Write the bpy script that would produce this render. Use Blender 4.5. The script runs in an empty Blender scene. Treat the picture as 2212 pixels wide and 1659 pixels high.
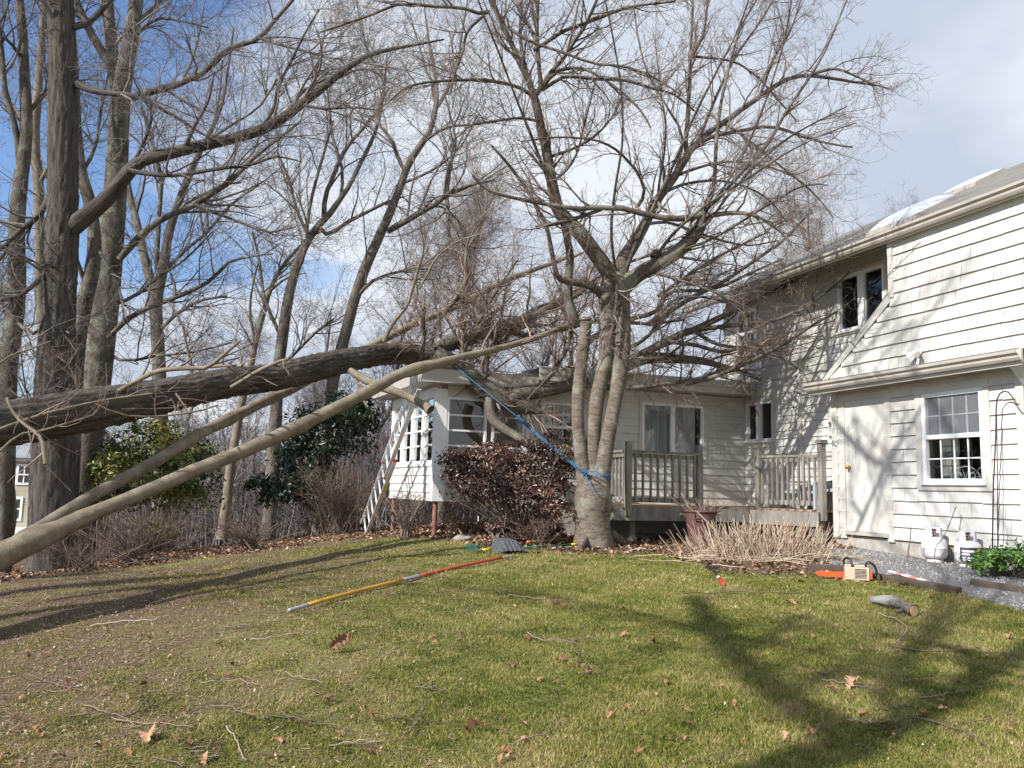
import bpy, math, random
import numpy as np
from mathutils import Vector, Matrix

# ------------------------------------------------------------------ camera, sky, sun, exposure
scene = bpy.context.scene
F = 1789.0                                   # focal length in units of a 2212 wide picture
PITCH, ROLL = math.radians(7.2), math.radians(1.55)
EYE = np.array([0.0, 0.0, 1.6])
_f = np.array([0, math.cos(PITCH), math.sin(PITCH)]); _r = np.array([1.0, 0, 0]); _u = np.cross(_r, _f)
CR = _r * math.cos(ROLL) + _u * math.sin(ROLL)
CU = -_r * math.sin(ROLL) + _u * math.cos(ROLL)
cam_data = bpy.data.cameras.new("camera")
cam = bpy.data.objects.new("camera", cam_data)
scene.collection.objects.link(cam)
cam_data.sensor_fit = 'HORIZONTAL'; cam_data.sensor_width = 36.0
cam_data.lens = 36.0 * F / 2212.0
cam_data.clip_end = 3000.0; cam_data.clip_start = 0.05
cam.matrix_world = Matrix(((CR[0], CU[0], -_f[0], EYE[0]), (CR[1], CU[1], -_f[1], EYE[1]), (CR[2], CU[2], -_f[2], EYE[2]), (0, 0, 0, 1)))
scene.camera = cam

# house axes: UD runs along the wall away from the camera, ND is its outward normal
PSI = math.radians(-19.2)
UD = np.array([math.sin(PSI), math.cos(PSI), 0.0]); ND = np.array([-math.cos(PSI), math.sin(PSI), 0.0])
SUN_EL = math.radians(37.0); _rel = math.radians(19.0)
_sh = ND * math.cos(_rel) - UD * math.sin(_rel)
SUN = np.array([_sh[0] * math.cos(SUN_EL), _sh[1] * math.cos(SUN_EL), math.sin(SUN_EL)])   # towards the sun
sun_data = bpy.data.lights.new("sun", 'SUN'); sun_data.energy = 5.0; sun_data.angle = math.radians(0.53); sun_data.color = (1.0, 0.965, 0.915)
sun = bpy.data.objects.new("sun", sun_data); scene.collection.objects.link(sun)
sun.rotation_euler = Vector(SUN).to_track_quat('Z', 'Y').to_euler()

world = bpy.data.worlds.new("World"); scene.world = world; world.use_nodes = True
wn, wl = world.node_tree.nodes, world.node_tree.links
wn.clear()
w_out = wn.new("ShaderNodeOutputWorld"); w_bg = wn.new("ShaderNodeBackground"); w_bg.inputs["Strength"].default_value = 0.1
sky = wn.new("ShaderNodeTexSky"); sky.sky_type = 'NISHITA'; sky.sun_disc = False
sky.sun_elevation = SUN_EL; sky.sun_rotation = math.atan2(SUN[0], SUN[1]); sky.air_density = 1.0; sky.dust_density = 0.6; sky.ozone_density = 2.0
tc = wn.new("ShaderNodeTexCoord")
sep = wn.new("ShaderNodeSeparateXYZ"); wl.new(tc.outputs["Generated"], sep.inputs[0])
def wmath(op, a, b=None, c=None):
    n = wn.new("ShaderNodeMath"); n.operation = op
    for i, v in enumerate((a, b, c)):
        if v is None: continue
        if isinstance(v, (int, float)): n.inputs[i].default_value = v
        else: wl.new(v, n.inputs[i])
    return n.outputs[0]
zz = wmath('ADD', wmath('MAXIMUM', sep.outputs[2], 0.0), 0.22)
comb = wn.new("ShaderNodeCombineXYZ")
wl.new(wmath('DIVIDE', sep.outputs[0], zz), comb.inputs[0]); wl.new(wmath('DIVIDE', sep.outputs[1], zz), comb.inputs[1])
cn = wn.new("ShaderNodeTexNoise"); cn.inputs["Scale"].default_value = 1.15; cn.inputs["Detail"].default_value = 7.0; cn.inputs["Roughness"].default_value = 0.52; cn.inputs["Distortion"].default_value = 0.25
cmap = wn.new("ShaderNodeMapping"); cmap.inputs["Location"].default_value = (3.1, 1.7, 0.4)
wl.new(comb.outputs[0], cmap.inputs[0]); wl.new(cmap.outputs[0], cn.inputs["Vector"])
cover = wmath('ADD', cn.outputs["Fac"], wmath('MULTIPLY', wmath('ADD', sep.outputs[0], 0.10), 0.34))
cover = wmath('SUBTRACT', cover, wmath('MULTIPLY', wmath('MAXIMUM', wmath('SUBTRACT', sep.outputs[2], 0.25), 0.0), 0.12))
cover = wmath('SUBTRACT', wmath('ADD', cover, 0.045), wmath('MULTIPLY', wmath('MULTIPLY', wmath('MAXIMUM', wmath('SUBTRACT', wmath('MULTIPLY', sep.outputs[0], -1.0), 0.16), 0.0), wmath('MAXIMUM', wmath('SUBTRACT', sep.outputs[2], 0.2), 0.0)), 3.2))
ramp = wn.new("ShaderNodeValToRGB"); wl.new(cover, ramp.inputs[0])
ramp.color_ramp.elements[0].position = 0.33; ramp.color_ramp.elements[0].color = (0, 0, 0, 1)
ramp.color_ramp.elements[1].position = 0.47; ramp.color_ramp.elements[1].color = (1, 1, 1, 1)
cn2 = wn.new("ShaderNodeTexNoise"); cn2.inputs["Scale"].default_value = 1.7; cn2.inputs["Detail"].default_value = 5.0
cmap2 = wn.new("ShaderNodeMapping"); cmap2.inputs["Location"].default_value = (7.3, 2.2, 1.0)
wl.new(comb.outputs[0], cmap2.inputs[0]); wl.new(cmap2.outputs[0], cn2.inputs["Vector"])
ramp2 = wn.new("ShaderNodeValToRGB"); wl.new(cn2.outputs["Fac"], ramp2.inputs[0])
ramp2.color_ramp.elements[0].position = 0.41; ramp2.color_ramp.elements[0].color = (3.9, 4.4, 5.3, 1)
ramp2.color_ramp.elements[1].position = 0.66; ramp2.color_ramp.elements[1].color = (6.0, 6.35, 6.8, 1)
hs = wn.new("ShaderNodeMix"); hs.data_type = 'RGBA'; hs.blend_type = 'MULTIPLY'; hs.inputs[0].default_value = 1.0
wl.new(sky.outputs[0], hs.inputs[6]); hs.inputs[7].default_value = (1.05, 1.14, 1.30, 1)
mx = wn.new("ShaderNodeMix"); mx.data_type = 'RGBA'
wl.new(ramp.outputs[0], mx.inputs[0]); wl.new(hs.outputs[2], mx.inputs[6]); wl.new(ramp2.outputs[0], mx.inputs[7])
wl.new(mx.outputs[2], w_bg.inputs["Color"]); wl.new(w_bg.outputs[0], w_out.inputs[0])

scene.view_settings.view_transform = 'Standard'; scene.view_settings.look = 'None'
scene.view_settings.gamma = 1.0; scene.view_settings.exposure = 0.58
scene.cycles.max_bounces = 8; scene.cycles.transparent_max_bounces = 24

# ------------------------------------------------------------------ helpers
rng = np.random.default_rng(7)
col = scene.collection
def tag(o, label=None, cat=None, group=None, kind=None):
    if label: o["label"] = label
    if cat: o["category"] = cat
    if group: o["group"] = group
    if kind: o["kind"] = kind
    return o
def empty(name, loc=(0, 0, 0), rz=0.0, label=None, cat=None, group=None):
    o = bpy.data.objects.new(name, None); col.objects.link(o); o.location = [float(v) for v in loc]; o.rotation_euler = (0, 0, rz)
    o.empty_display_size = 0.2
    return tag(o, label, cat, group)
def unit(v):
    v = np.asarray(v, float); n = np.linalg.norm(v, axis=-1, keepdims=True); return v / np.maximum(n, 1e-9)

def ray(px, py):
    return (px - 1106.0) / F * CR - (py - 829.5) / F * CU + _f
def P(px, py, Y):                            # the point at distance Y seen at (px, py)
    d = ray(px, py); return EYE + d * (Y / d[1])
def onplane(px, py, p0, n):
    d = ray(px, py); return EYE + d * (((np.asarray(p0) - EYE) @ n) / (d @ n))

def ground_z(x, y):
    x = np.asarray(x, float); y = np.asarray(y, float)
    a = 0.068 * y; k = 0.09
    base = -k * np.log(np.exp(-np.clip(a, -3, 3) / k) + math.exp(-0.82 / k))
    d = 0.055 * np.maximum(0, -x - 0.5) ** 1.5
    drop = 2.0 * (1 - np.exp(-d / 2.0))
    fall = 1.2 * (1 - np.exp(-np.maximum(0, y - 18.5) / 14.0))
    w = 0.012 * np.sin(x * 1.9 + 0.6) * np.cos(y * 1.6) + 0.008 * np.sin(x * 4.3 + y * 3.1)
    up = 0.07 / (1 + np.exp(-(x - 3.4) / 0.35)) / (1 + np.exp(-(y - 8.5) / 0.5))
    return base - drop - fall + w + up
def gz(x, y): return float(ground_z(x, y))
def G(px, py):                               # where the line of sight through (px, py) meets the ground
    d = ray(px, py); t0 = 1.5
    f_ = lambda t: EYE[2] + d[2] * t - gz(EYE[0] + d[0] * t, EYE[1] + d[1] * t)
    t = t0
    while f_(t) > 0 and t < 80: t += 0.15
    lo, hi = t - 0.15, t
    for _ in range(25):
        m = (lo + hi) / 2
        if f_(m) > 0: lo = m
        else: hi = m
    return EYE + d * hi

class MB:
    def __init__(s): s.v = []; s.f = []
    def quad(s, a, b, c, d):
        n = len(s.v); s.v += [tuple(map(float, p)) for p in (a, b, c, d)]; s.f.append((n, n + 1, n + 2, n + 3))
    def poly(s, pts):
        n = len(s.v); s.v += [tuple(map(float, p)) for p in pts]; s.f.append(tuple(range(n, n + len(pts))))
    def box(s, x0, x1, y0, y1, z0, z1, mp=None):
        c = [(x0, y0, z0), (x1, y0, z0), (x1, y1, z0), (x0, y1, z0), (x0, y0, z1), (x1, y0, z1), (x1, y1, z1), (x0, y1, z1)]
        if mp: c = [mp(*p) for p in c]
        n = len(s.v); s.v += [tuple(map(float, p)) for p in c]
        for q in ((0, 3, 2, 1), (4, 5, 6, 7), (0, 1, 5, 4), (1, 2, 6, 5), (2, 3, 7, 6), (3, 0, 4, 7)): s.f.append(tuple(n + i for i in q))
        return s
    def bar(s, a, b, w, h, up=(0, 0, 1)):    # box from a to b, w wide sideways, h high along up
        a, b = np.array(a, float), np.array(b, float); t = unit(b - a); sd = np.cross(t, up); sd = unit(sd); u_ = np.cross(sd, t)
        n = len(s.v)
        for p in (a, b):
            for i, j in ((-1, -1), (1, -1), (1, 1), (-1, 1)): s.v.append(tuple(p + sd * i * w / 2 + u_ * j * h / 2))
        for q in ((0, 3, 2, 1), (4, 5, 6, 7), (0, 1, 5, 4), (1, 2, 6, 5), (2, 3, 7, 6), (3, 0, 4, 7)): s.f.append(tuple(n + i for i in q))
        return s
    def prism(s, pts, off):                  # planar outline thickened along off
        off = np.array(off, float); pts = [np.array(p, float) for p in pts]; n = len(pts)
        a = len(s.v); s.v += [tuple(p) for p in pts] + [tuple(p + off) for p in pts]
        s.f.append(tuple(range(a, a + n))); s.f.append(tuple(range(a + 2 * n - 1, a + n - 1, -1)))
        for i in range(n): j = (i + 1) % n; s.f.append((a + i, a + j, a + n + j, a + n + i))
        return s
    def tube(s, pts, r, S=8, cap=True):
        pts = np.array(pts, float); K = len(pts); r = np.broadcast_to(np.array(r, float), (K,))
        V = tube_verts(pts[None], r[None], S)[0]
        n = len(s.v); s.v += [tuple(p) for p in V.reshape(-1, 3)]
        for k in range(K - 1):
            for i in range(S):
                j = (i + 1) % S; s.f.append((n + k * S + i, n + k * S + j, n + (k + 1) * S + j, n + (k + 1) * S + i))
        if cap:
            s.f.append(tuple(n + i for i in reversed(range(S)))); s.f.append(tuple(n + (K - 1) * S + i for i in range(S)))
        return s
    def lathe(s, prof, S=24, c=(0, 0, 0), cap=True):
        n = len(s.v)
        for r, z in prof:
            for i in range(S):
                a = 2 * math.pi * i / S; s.v.append((c[0] + r * math.cos(a), c[1] + r * math.sin(a), c[2] + z))
        K = len(prof)
        for k in range(K - 1):
            for i in range(S):
                j = (i + 1) % S; s.f.append((n + k * S + i, n + k * S + j, n + (k + 1) * S + j, n + (k + 1) * S + i))
        if cap:
            s.f.append(tuple(n + i for i in reversed(range(S)))); s.f.append(tuple(n + (K - 1) * S + i for i in range(S)))
        return s
    def build(s, name, m, parent=None, smooth=False, bevel=0.0):
        me = bpy.data.meshes.new(name); me.from_pydata(s.v, [], s.f); me.validate(); me.update()
        if smooth: me.shade_smooth()
        o = bpy.data.objects.new(name, me); col.objects.link(o); me.materials.append(m)
        if parent: o.parent = parent
        if bevel:
            b = o.modifiers.new("bevel", 'BEVEL'); b.width = bevel; b.segments = 2; b.limit_method = 'ANGLE'; b.angle_limit = math.radians(40)
        return o

def tube_verts(Pts, R, S, phase=0.0):        # (N,K,3),(N,K) -> (N,K,S,3)
    T = np.gradient(Pts, axis=1); T = unit(T)
    ref = np.where(np.abs(T[..., 2:3]) > 0.85, np.array([1.0, 0.13, 0.0]), np.array([0.05, 0.02, 1.0]))
    m = ref.mean(axis=1, keepdims=True); ref = unit(np.broadcast_to(m, T.shape) + 1e-4)
    A = unit(np.cross(T, ref)); B = np.cross(T, A)
    a = np.arange(S) * 2 * math.pi / S + phase
    return Pts[:, :, None, :] + R[:, :, None, None] * (np.cos(a)[None, None, :, None] * A[:, :, None, :] + np.sin(a)[None, None, :, None] * B[:, :, None, :])

def mesh_np(name, V, quads=None, tris=None, m=None, parent=None, smooth=True, fattr=None, vattr=None):
    me = bpy.data.meshes.new(name)
    V = np.ascontiguousarray(V, dtype=np.float32).reshape(-1, 3)
    me.vertices.add(len(V)); me.vertices.foreach_set("co", V.ravel())
    loops = []; starts = []; n0 = 0
    if quads is not None and len(quads): loops.append(np.asarray(quads).ravel()); starts.append(n0 + 4 * np.arange(len(quads))); n0 += 4 * len(quads)
    if tris is not None and len(tris): loops.append(np.asarray(tris).ravel()); starts.append(n0 + 3 * np.arange(len(tris))); n0 += 3 * len(tris)
    L = np.concatenate(loops).astype(np.int32); st = np.concatenate(starts).astype(np.int32)
    me.loops.add(len(L)); me.loops.foreach_set("vertex_index", L)
    me.polygons.add(len(st)); me.polygons.foreach_set("loop_start", st)
    if smooth: me.polygons.foreach_set("use_smooth", np.ones(len(st), dtype=bool))
    me.update(calc_edges=True)
    if fattr is not None:
        a = me.attributes.new("rnd", 'FLOAT', 'FACE'); a.data.foreach_set("value", np.asarray(fattr, dtype=np.float32))
    for k, v in (vattr or {}).items():
        v = np.asarray(v, dtype=np.float32)
        if v.ndim == 1: a = me.attributes.new(k, 'FLOAT', 'POINT'); a.data.foreach_set("value", v)
        else: a = me.attributes.new(k, 'FLOAT_VECTOR', 'POINT'); a.data.foreach_set("vector", v.ravel())
    o = bpy.data.objects.new(name, me); col.objects.link(o)
    if m: me.materials.append(m)
    if parent: o.parent = parent
    return o

def tubes_geo(groups, origin=(0, 0, 0)):
    """groups: list of (P (N,K,3), R (N,K), S) -> V, quads, bark coordinate, per-face random"""
    VV, QQ, BB, RR = [], [], [], []; off = 0
    for Pt, R, S in groups:
        N, K, _ = Pt.shape
        V = tube_verts(Pt, R, S)
        idx = np.arange(N * K * S).reshape(N, K, S) + off
        a = idx[:, :-1, :]; b = np.roll(a, -1, axis=2); d = idx[:, 1:, :]; c = np.roll(d, -1, axis=2)
        QQ.append(np.stack([a, b, c, d], axis=-1).reshape(-1, 4)); VV.append(V.reshape(-1, 3)); off += N * K * S
        seg = np.linalg.norm(np.diff(Pt, axis=1), axis=-1); ln = np.concatenate([np.zeros((N, 1)), np.cumsum(seg, axis=1)], axis=1)
        an = np.arange(S) * 2 * math.pi / S
        rb = R.mean(axis=1)[:, None, None]
        bk = np.stack([np.broadcast_to(np.cos(an)[None, None] * rb, (N, K, S)), np.broadcast_to(np.sin(an)[None, None] * rb, (N, K, S)), np.broadcast_to(ln[:, :, None] + 3.7 * np.arange(N)[:, None, None], (N, K, S))], axis=-1)
        BB.append(bk.reshape(-1, 3)); RR.append(np.repeat(rng.random(N), (K - 1) * S))
    return np.concatenate(VV) - np.asarray(origin), np.concatenate(QQ), np.concatenate(BB), np.concatenate(RR)
def tubes_obj(name, groups, m, parent=None, origin=(0, 0, 0)):
    V, Q, B, Rr = tubes_geo(groups, origin)
    return mesh_np(name, V, quads=Q, m=m, parent=parent, fattr=Rr, vattr={"bk": B})

def resample(pts, K):
    pts = np.asarray(pts, float); n = len(pts)
    if n == 2: return pts[0] + (pts[1] - pts[0]) * np.linspace(0, 1, K)[:, None]
    d = np.concatenate([[0], np.cumsum(np.maximum(np.linalg.norm(np.diff(pts[:, :3], axis=0), axis=1), 1e-6))]); d /= d[-1]
    # smooth cubic through the points
    ext = np.vstack([2 * pts[0] - pts[1], pts, 2 * pts[-1] - pts[-2]])
    out = []
    for s in np.linspace(0, 1, K):
        i = min(max(int(np.searchsorted(d, s, side='right')) - 1, 0), n - 2); t = (s - d[i]) / (d[i + 1] - d[i])
        p0, p1, p2, p3 = ext[i], ext[i + 1], ext[i + 2], ext[i + 3]
        out.append(0.5 * (2 * p1 + (p2 - p0) * t + (2 * p0 - 5 * p1 + 4 * p2 - p3) * t * t + (3 * p1 - p0 - 3 * p2 + p3) * t ** 3))
    return np.array(out)
def limb(img, Y0, Y1=None, K=14, wob=0.0):
    """img: [(px, py, width px)...] traced limb, running from distance Y0 to Y1; returns (K,3),(K,)"""
    if Y1 is None: Y1 = Y0
    a = np.array([(q[0], q[1]) for q in img], float); w = np.array([q[2] for q in img], float)
    d = np.concatenate([[0], np.cumsum(np.linalg.norm(np.diff(a, axis=0), axis=1))]); d /= d[-1]
    iY = 1 / Y0 + (1 / Y1 - 1 / Y0) * d
    pts = np.array([np.append(P(x, y, 1 / i), ww / 2 / F / i) for (x, y), ww, i in zip(a, w, iY)])
    q = resample(pts, K); r = np.maximum(q[:, 3], 0.004); p = q[:, :3]
    if wob: p[1:-1] += rng.normal(0, wob, (K - 2, 3))
    return p, r

def limb_y(img, K=14):
    pts = np.array([np.append(P(x, y, Y_), w / 2 / F * Y_) for x, y, w, Y_ in img]); q = resample(pts, K); return q[:, :3], np.maximum(q[:, 3], .004)

def grow(Pt, R, m, t0, t1, ang, L, up, wig, K, rf, rmin, taper=0.8, tshort=0.5, bias=None):
    N, Kp, _ = Pt.shape
    t = rng.uniform(t0, t1, (N, m)); x = t * (Kp - 1); i = np.clip(x.astype(int), 0, Kp - 2); fr = (x - i)[..., None]
    n = np.arange(N)[:, None]
    A = Pt[n, i]; B = Pt[n, i + 1]; base = A * (1 - fr) + B * fr; T = unit(B - A); r0 = R[n, i] * (1 - fr[..., 0]) + R[n, i + 1] * fr[..., 0]
    v = rng.normal(size=(N, m, 3)); pr = unit(v - (v * T).sum(-1, keepdims=True) * T)
    a = np.radians(rng.uniform(ang[0], ang[1], (N, m)))[..., None]
    d = np.cos(a) * T + np.sin(a) * pr; d[..., 2] += up
    if bias is not None: d = d + np.asarray(bias)
    d = unit(d)
    ln = rng.uniform(L[0], L[1], (N, m)) * (1 - tshort * t)
    pts = [base]; curl = rng.normal(size=(N, m, 3)) * wig
    for k in range(1, K):
        d = d + curl * 0.35 + rng.normal(size=(N, m, 3)) * wig; d[..., 2] += up * 0.12; d = unit(d)
        pts.append(pts[-1] + d * (ln / (K - 1))[..., None])
    Pn = np.stack(pts, axis=2).reshape(N * m, K, 3)
    rr = np.maximum(np.minimum(r0 * rf, ln * 0.02 + rmin), rmin).reshape(N * m, 1)
    Rn = rr * (1 - taper * np.linspace(0, 1, K)[None]); Rn = np.maximum(Rn, rmin * 0.55)
    return Pn, Rn
# ------------------------------------------------------------------ materials
def new_mat(name):
    m = bpy.data.materials.new(name); m.use_nodes = True
    nt = m.node_tree; b = nt.nodes.get("Principled BSDF"); return m, nt, b
def noise(nt, scale, detail=4, vec=None, rough=0.55):
    n = nt.nodes.new("ShaderNodeTexNoise"); n.inputs["Scale"].default_value = scale; n.inputs["Detail"].default_value = detail; n.inputs["Roughness"].default_value = rough
    if vec is not None: nt.links.new(vec, n.inputs["Vector"])
    return n
def rampn(nt, src, stops):
    r = nt.nodes.new("ShaderNodeValToRGB"); nt.links.new(src, r.inputs[0]); el = r.color_ramp.elements
    while len(el) < len(stops): el.new(0.5)
    for e, (p, c) in zip(el, stops): e.position = p; e.color = (c[0], c[1], c[2], 1) if hasattr(c, '__len__') else (c, c, c, 1)
    return r
def mixc(nt, fac, a, b, mode='MIX'):
    n = nt.nodes.new("ShaderNodeMix"); n.data_type = 'RGBA'; n.blend_type = mode
    for sck, v in ((n.inputs[0], fac), (n.inputs[6], a), (n.inputs[7], b)):
        if isinstance(v, (int, float)): sck.default_value = v
        elif isinstance(v, tuple): sck.default_value = (*v[:3], 1)
        else: nt.links.new(v, sck)
    return n.outputs[2]
def mth(nt, op, a, b=None):
    n = nt.nodes.new("ShaderNodeMath"); n.operation = op
    for i, v in enumerate((a, b)):
        if v is None: continue
        if isinstance(v, (int, float)): n.inputs[i].default_value = v
        else: nt.links.new(v, n.inputs[i])
    return n.outputs[0]
def coords(nt, kind="Object"): return nt.nodes.new("ShaderNodeTexCoord").outputs[kind]
def attr(nt, name): n = nt.nodes.new("ShaderNodeAttribute"); n.attribute_name = name; return n
def bump(nt, b, h, strength=0.3, dist=0.02):
    n = nt.nodes.new("ShaderNodeBump"); n.inputs["Strength"].default_value = strength; n.inputs["Distance"].default_value = dist
    nt.links.new(h, n.inputs["Height"]); nt.links.new(n.outputs[0], b.inputs["Normal"])
def mapped(nt, vec, scale):
    n = nt.nodes.new("ShaderNodeMapping"); n.inputs["Scale"].default_value = scale; nt.links.new(vec, n.inputs[0]); return n.outputs[0]

def plain(name, c, rough=0.6, c2=None, scale=6.0, bs=0.0, metal=0.0, spec=None, stretch=(1, 1, 1), detail=5):
    m, nt, b = new_mat(name); b.inputs["Roughness"].default_value = rough; b.inputs["Metallic"].default_value = metal
    if spec is not None: b.inputs["Specular IOR Level"].default_value = spec
    c2 = c2 or tuple(x * 0.82 for x in c)
    n = noise(nt, scale, detail, mapped(nt, coords(nt), stretch))
    r = rampn(nt, n.outputs["Fac"], [(0.32, c2), (0.68, c)]); nt.links.new(r.outputs[0], b.inputs["Base Color"])
    if bs: bump(nt, b, n.outputs["Fac"], bs, 0.01)
    return m

def bark(name, dark, light, lichen=None, ridge=9.0, along=2.2, bs=0.8, fine=40.0, dist=0.03, amount=0.6):
    m, nt, b = new_mat(name); b.inputs["Roughness"].default_value = 0.9; b.inputs["Specular IOR Level"].default_value = 0.15
    v = attr(nt, "bk").outputs["Vector"]
    n = noise(nt, 1.0, 6, mapped(nt, v, (ridge, ridge, along)), 0.6)
    n2 = noise(nt, fine, 3, v)
    base = rampn(nt, n.outputs["Fac"], [(0.36, dark), (0.62, light)]).outputs[0]
    base = mixc(nt, 0.35, base, rampn(nt, n2.outputs["Fac"], [(0.3, tuple(x * 0.6 for x in dark)), (0.7, tuple(min(1, x * 1.3) for x in light))]).outputs[0])
    if lichen:
        ln = noise(nt, 3.1, 5, coords(nt)); mask = rampn(nt, ln.outputs["Fac"], [(0.52, 0.0), (0.62, amount)]).outputs[0]
        base = mixc(nt, mask, base, lichen)
    nt.links.new(base, b.inputs["Base Color"])
    h = mth(nt, 'ADD', n.outputs["Fac"], mth(nt, 'MULTIPLY', n2.outputs["Fac"], 0.3)); bump(nt, b, h, bs, dist)
    return m
def twigmat(name, a, c, rough=0.75):
    m, nt, b = new_mat(name); b.inputs["Roughness"].default_value = rough; b.inputs["Specular IOR Level"].default_value = 0.25
    r = rampn(nt, attr(nt, "rnd").outputs["Fac"], [(0.0, a), (1.0, c)])
    nt.links.new(r.outputs[0], b.inputs["Base Color"]); return m
def leafmat(name, stops, rough=0.5, trans=0.25, spec=0.4):
    m, nt, b = new_mat(name); b.inputs["Roughness"].default_value = rough; b.inputs["Specular IOR Level"].default_value = spec
    r = rampn(nt, attr(nt, "rnd").outputs["Fac"], stops); nt.links.new(r.outputs[0], b.inputs["Base Color"])
    if trans:
        t = nt.nodes.new("ShaderNodeBsdfTranslucent"); nt.links.new(r.outputs[0], t.inputs[0])
        ms = nt.nodes.new("ShaderNodeMixShader"); ms.inputs[0].default_value = trans
        nt.links.new(b.outputs[0], ms.inputs[1]); nt.links.new(t.outputs[0], ms.inputs[2]); nt.links.new(ms.outputs[0], nt.nodes["Material Output"].inputs[0])
    return m
def glassmat(name, tint=(0.75, 0.78, 0.78), gl=0.22):
    m, nt, b = new_mat(name); nt.nodes.remove(b)
    t = nt.nodes.new("ShaderNodeBsdfTransparent"); t.inputs[0].default_value = (*tint, 1)
    g = nt.nodes.new("ShaderNodeBsdfGlossy"); g.inputs["Roughness"].default_value = 0.02
    fr = nt.nodes.new("ShaderNodeFresnel"); fr.inputs[0].default_value = 1.5
    f = mth(nt, 'ADD', mth(nt, 'MULTIPLY', fr.outputs[0], 0.9), gl * 0.3)
    ms = nt.nodes.new("ShaderNodeMixShader"); nt.links.new(f, ms.inputs[0]); nt.links.new(t.outputs[0], ms.inputs[1]); nt.links.new(g.outputs[0], ms.inputs[2])
    nt.links.new(ms.outputs[0], nt.nodes["Material Output"].inputs[0]); return m
def sidingmat(name, c, dirt):
    m, nt, b = new_mat(name); b.inputs["Roughness"].default_value = 0.75; b.inputs["Specular IOR Level"].default_value = 0.25
    v = coords(nt); n = noise(nt, 1.0, 5, mapped(nt, v, (55, 55, 2.0))); n2 = noise(nt, 0.9, 5, v); n3 = noise(nt, 7, 6, v)
    base = rampn(nt, n.outputs["Fac"], [(0.3, tuple(x * 0.86 for x in c)), (0.6, c)]).outputs[0]
    base = mixc(nt, rampn(nt, n2.outputs["Fac"], [(0.40, 0.0), (0.70, 0.6)]).outputs[0], base, dirt)
    base = mixc(nt, rampn(nt, n3.outputs["Fac"], [(0.5, 0.0), (0.75, 0.4)]).outputs[0], base, dirt)
    nt.links.new(base, b.inputs["Base Color"]); bump(nt, b, n.outputs["Fac"], 0.35, 0.006); return m
def screenmat(name):
    m, nt, b = new_mat(name); nt.nodes.remove(b)
    t = nt.nodes.new("ShaderNodeBsdfTransparent"); d = nt.nodes.new("ShaderNodeBsdfDiffuse"); d.inputs[0].default_value = (0.22, 0.23, 0.25, 1)
    ms = nt.nodes.new("ShaderNodeMixShader"); ms.inputs[0].default_value = 0.55
    nt.links.new(t.outputs[0], ms.inputs[1]); nt.links.new(d.outputs[0], ms.inputs[2]); nt.links.new(ms.outputs[0], nt.nodes["Material Output"].inputs[0]); return m

M = {}
M['siding'] = sidingmat("beige_shingle", (0.62, 0.60, 0.555), (0.43, 0.405, 0.36))
M['trim'] = plain("beige_trim", (0.55, 0.525, 0.475), 0.6, (0.48, 0.455, 0.41), 3.0)
M['gutter'] = plain("beige_gutter", (0.43, 0.395, 0.345), 0.45, (0.35, 0.32, 0.28), 2.0)
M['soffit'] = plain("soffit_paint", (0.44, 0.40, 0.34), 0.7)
M['eave_shade_soffit'] = plain("eave_shade_soffit", (0.13, 0.11, 0.095), 0.8)  # shade under the main eave is painted in as this dark brown
M['white'] = plain("white_paint", (0.80, 0.80, 0.79), 0.45, (0.72, 0.72, 0.70), 4.0)
M['glass'] = glassmat("window_glass")
M['room'] = plain("room_dark", (0.030, 0.029, 0.028), 0.9)
M['screen'] = screenmat("insect_screen")
M['curtain'] = plain("curtain_cloth", (0.78, 0.78, 0.78), 0.9, (0.62, 0.62, 0.63), 5.0, stretch=(1, 1, 0.1))
M['concrete'] = plain("concrete", (0.42, 0.39, 0.35), 0.9, (0.27, 0.25, 0.22), 9.0, 0.4)
M['deck'] = plain("weathered_wood", (0.29, 0.265, 0.235), 0.85, (0.115, 0.105, 0.09), 7.0, 0.3, stretch=(1, 1, 0.25))
M['decktop'] = plain("deck_board", (0.36, 0.25, 0.16), 0.85, (0.20, 0.14, 0.09), 6.0, 0.3)
M['green_wood'] = plain("mossy_wood", (0.27, 0.25, 0.20), 0.9, (0.10, 0.10, 0.065), 5.0, 0.3, stretch=(1, 1, 0.3))
M['brass'] = plain("brass", (0.60, 0.42, 0.12), 0.3, metal=1.0)
M['alu'] = plain("aluminium", (0.74, 0.75, 0.77), 0.38, (0.60, 0.61, 0.63), 8.0, metal=0.55)
M['black'] = plain("black_plastic", (0.018, 0.018, 0.019), 0.45)
M['iron'] = plain("black_iron", (0.045, 0.028, 0.028), 0.55)
M['red'] = plain("red_paint", (0.48, 0.035, 0.025), 0.45)
M['rust'] = plain("rusty_post", (0.30, 0.14, 0.10), 0.8, (0.17, 0.075, 0.055), 12.0)
M['shingle'] = None
# roof shingles: courses plus tab variation
m, nt, b = new_mat("roof_shingle"); b.inputs["Roughness"].default_value = 0.95
br = nt.nodes.new("ShaderNodeTexBrick"); br.inputs["Scale"].default_value = 1.0; br.inputs["Brick Width"].default_value = 0.32; br.inputs["Row Height"].default_value = 0.14
br.inputs["Mortar Size"].default_value = 0.006; br.inputs["Color1"].default_value = (0.15, 0.137, 0.12, 1); br.inputs["Color2"].default_value = (0.20, 0.185, 0.163, 1); br.inputs["Mortar"].default_value = (0.09, 0.08, 0.07, 1)
nt.links.new(coords(nt), br.inputs["Vector"]); nn = noise(nt, 2.0, 5, coords(nt))
nt.links.new(mixc(nt, 0.5, br.outputs["Color"], rampn(nt, nn.outputs["Fac"], [(0.3, (0.10, 0.093, 0.082)), (0.7, (0.21, 0.197, 0.177))]).outputs[0]), b.inputs["Base Color"]); M['shingle'] = m
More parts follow.
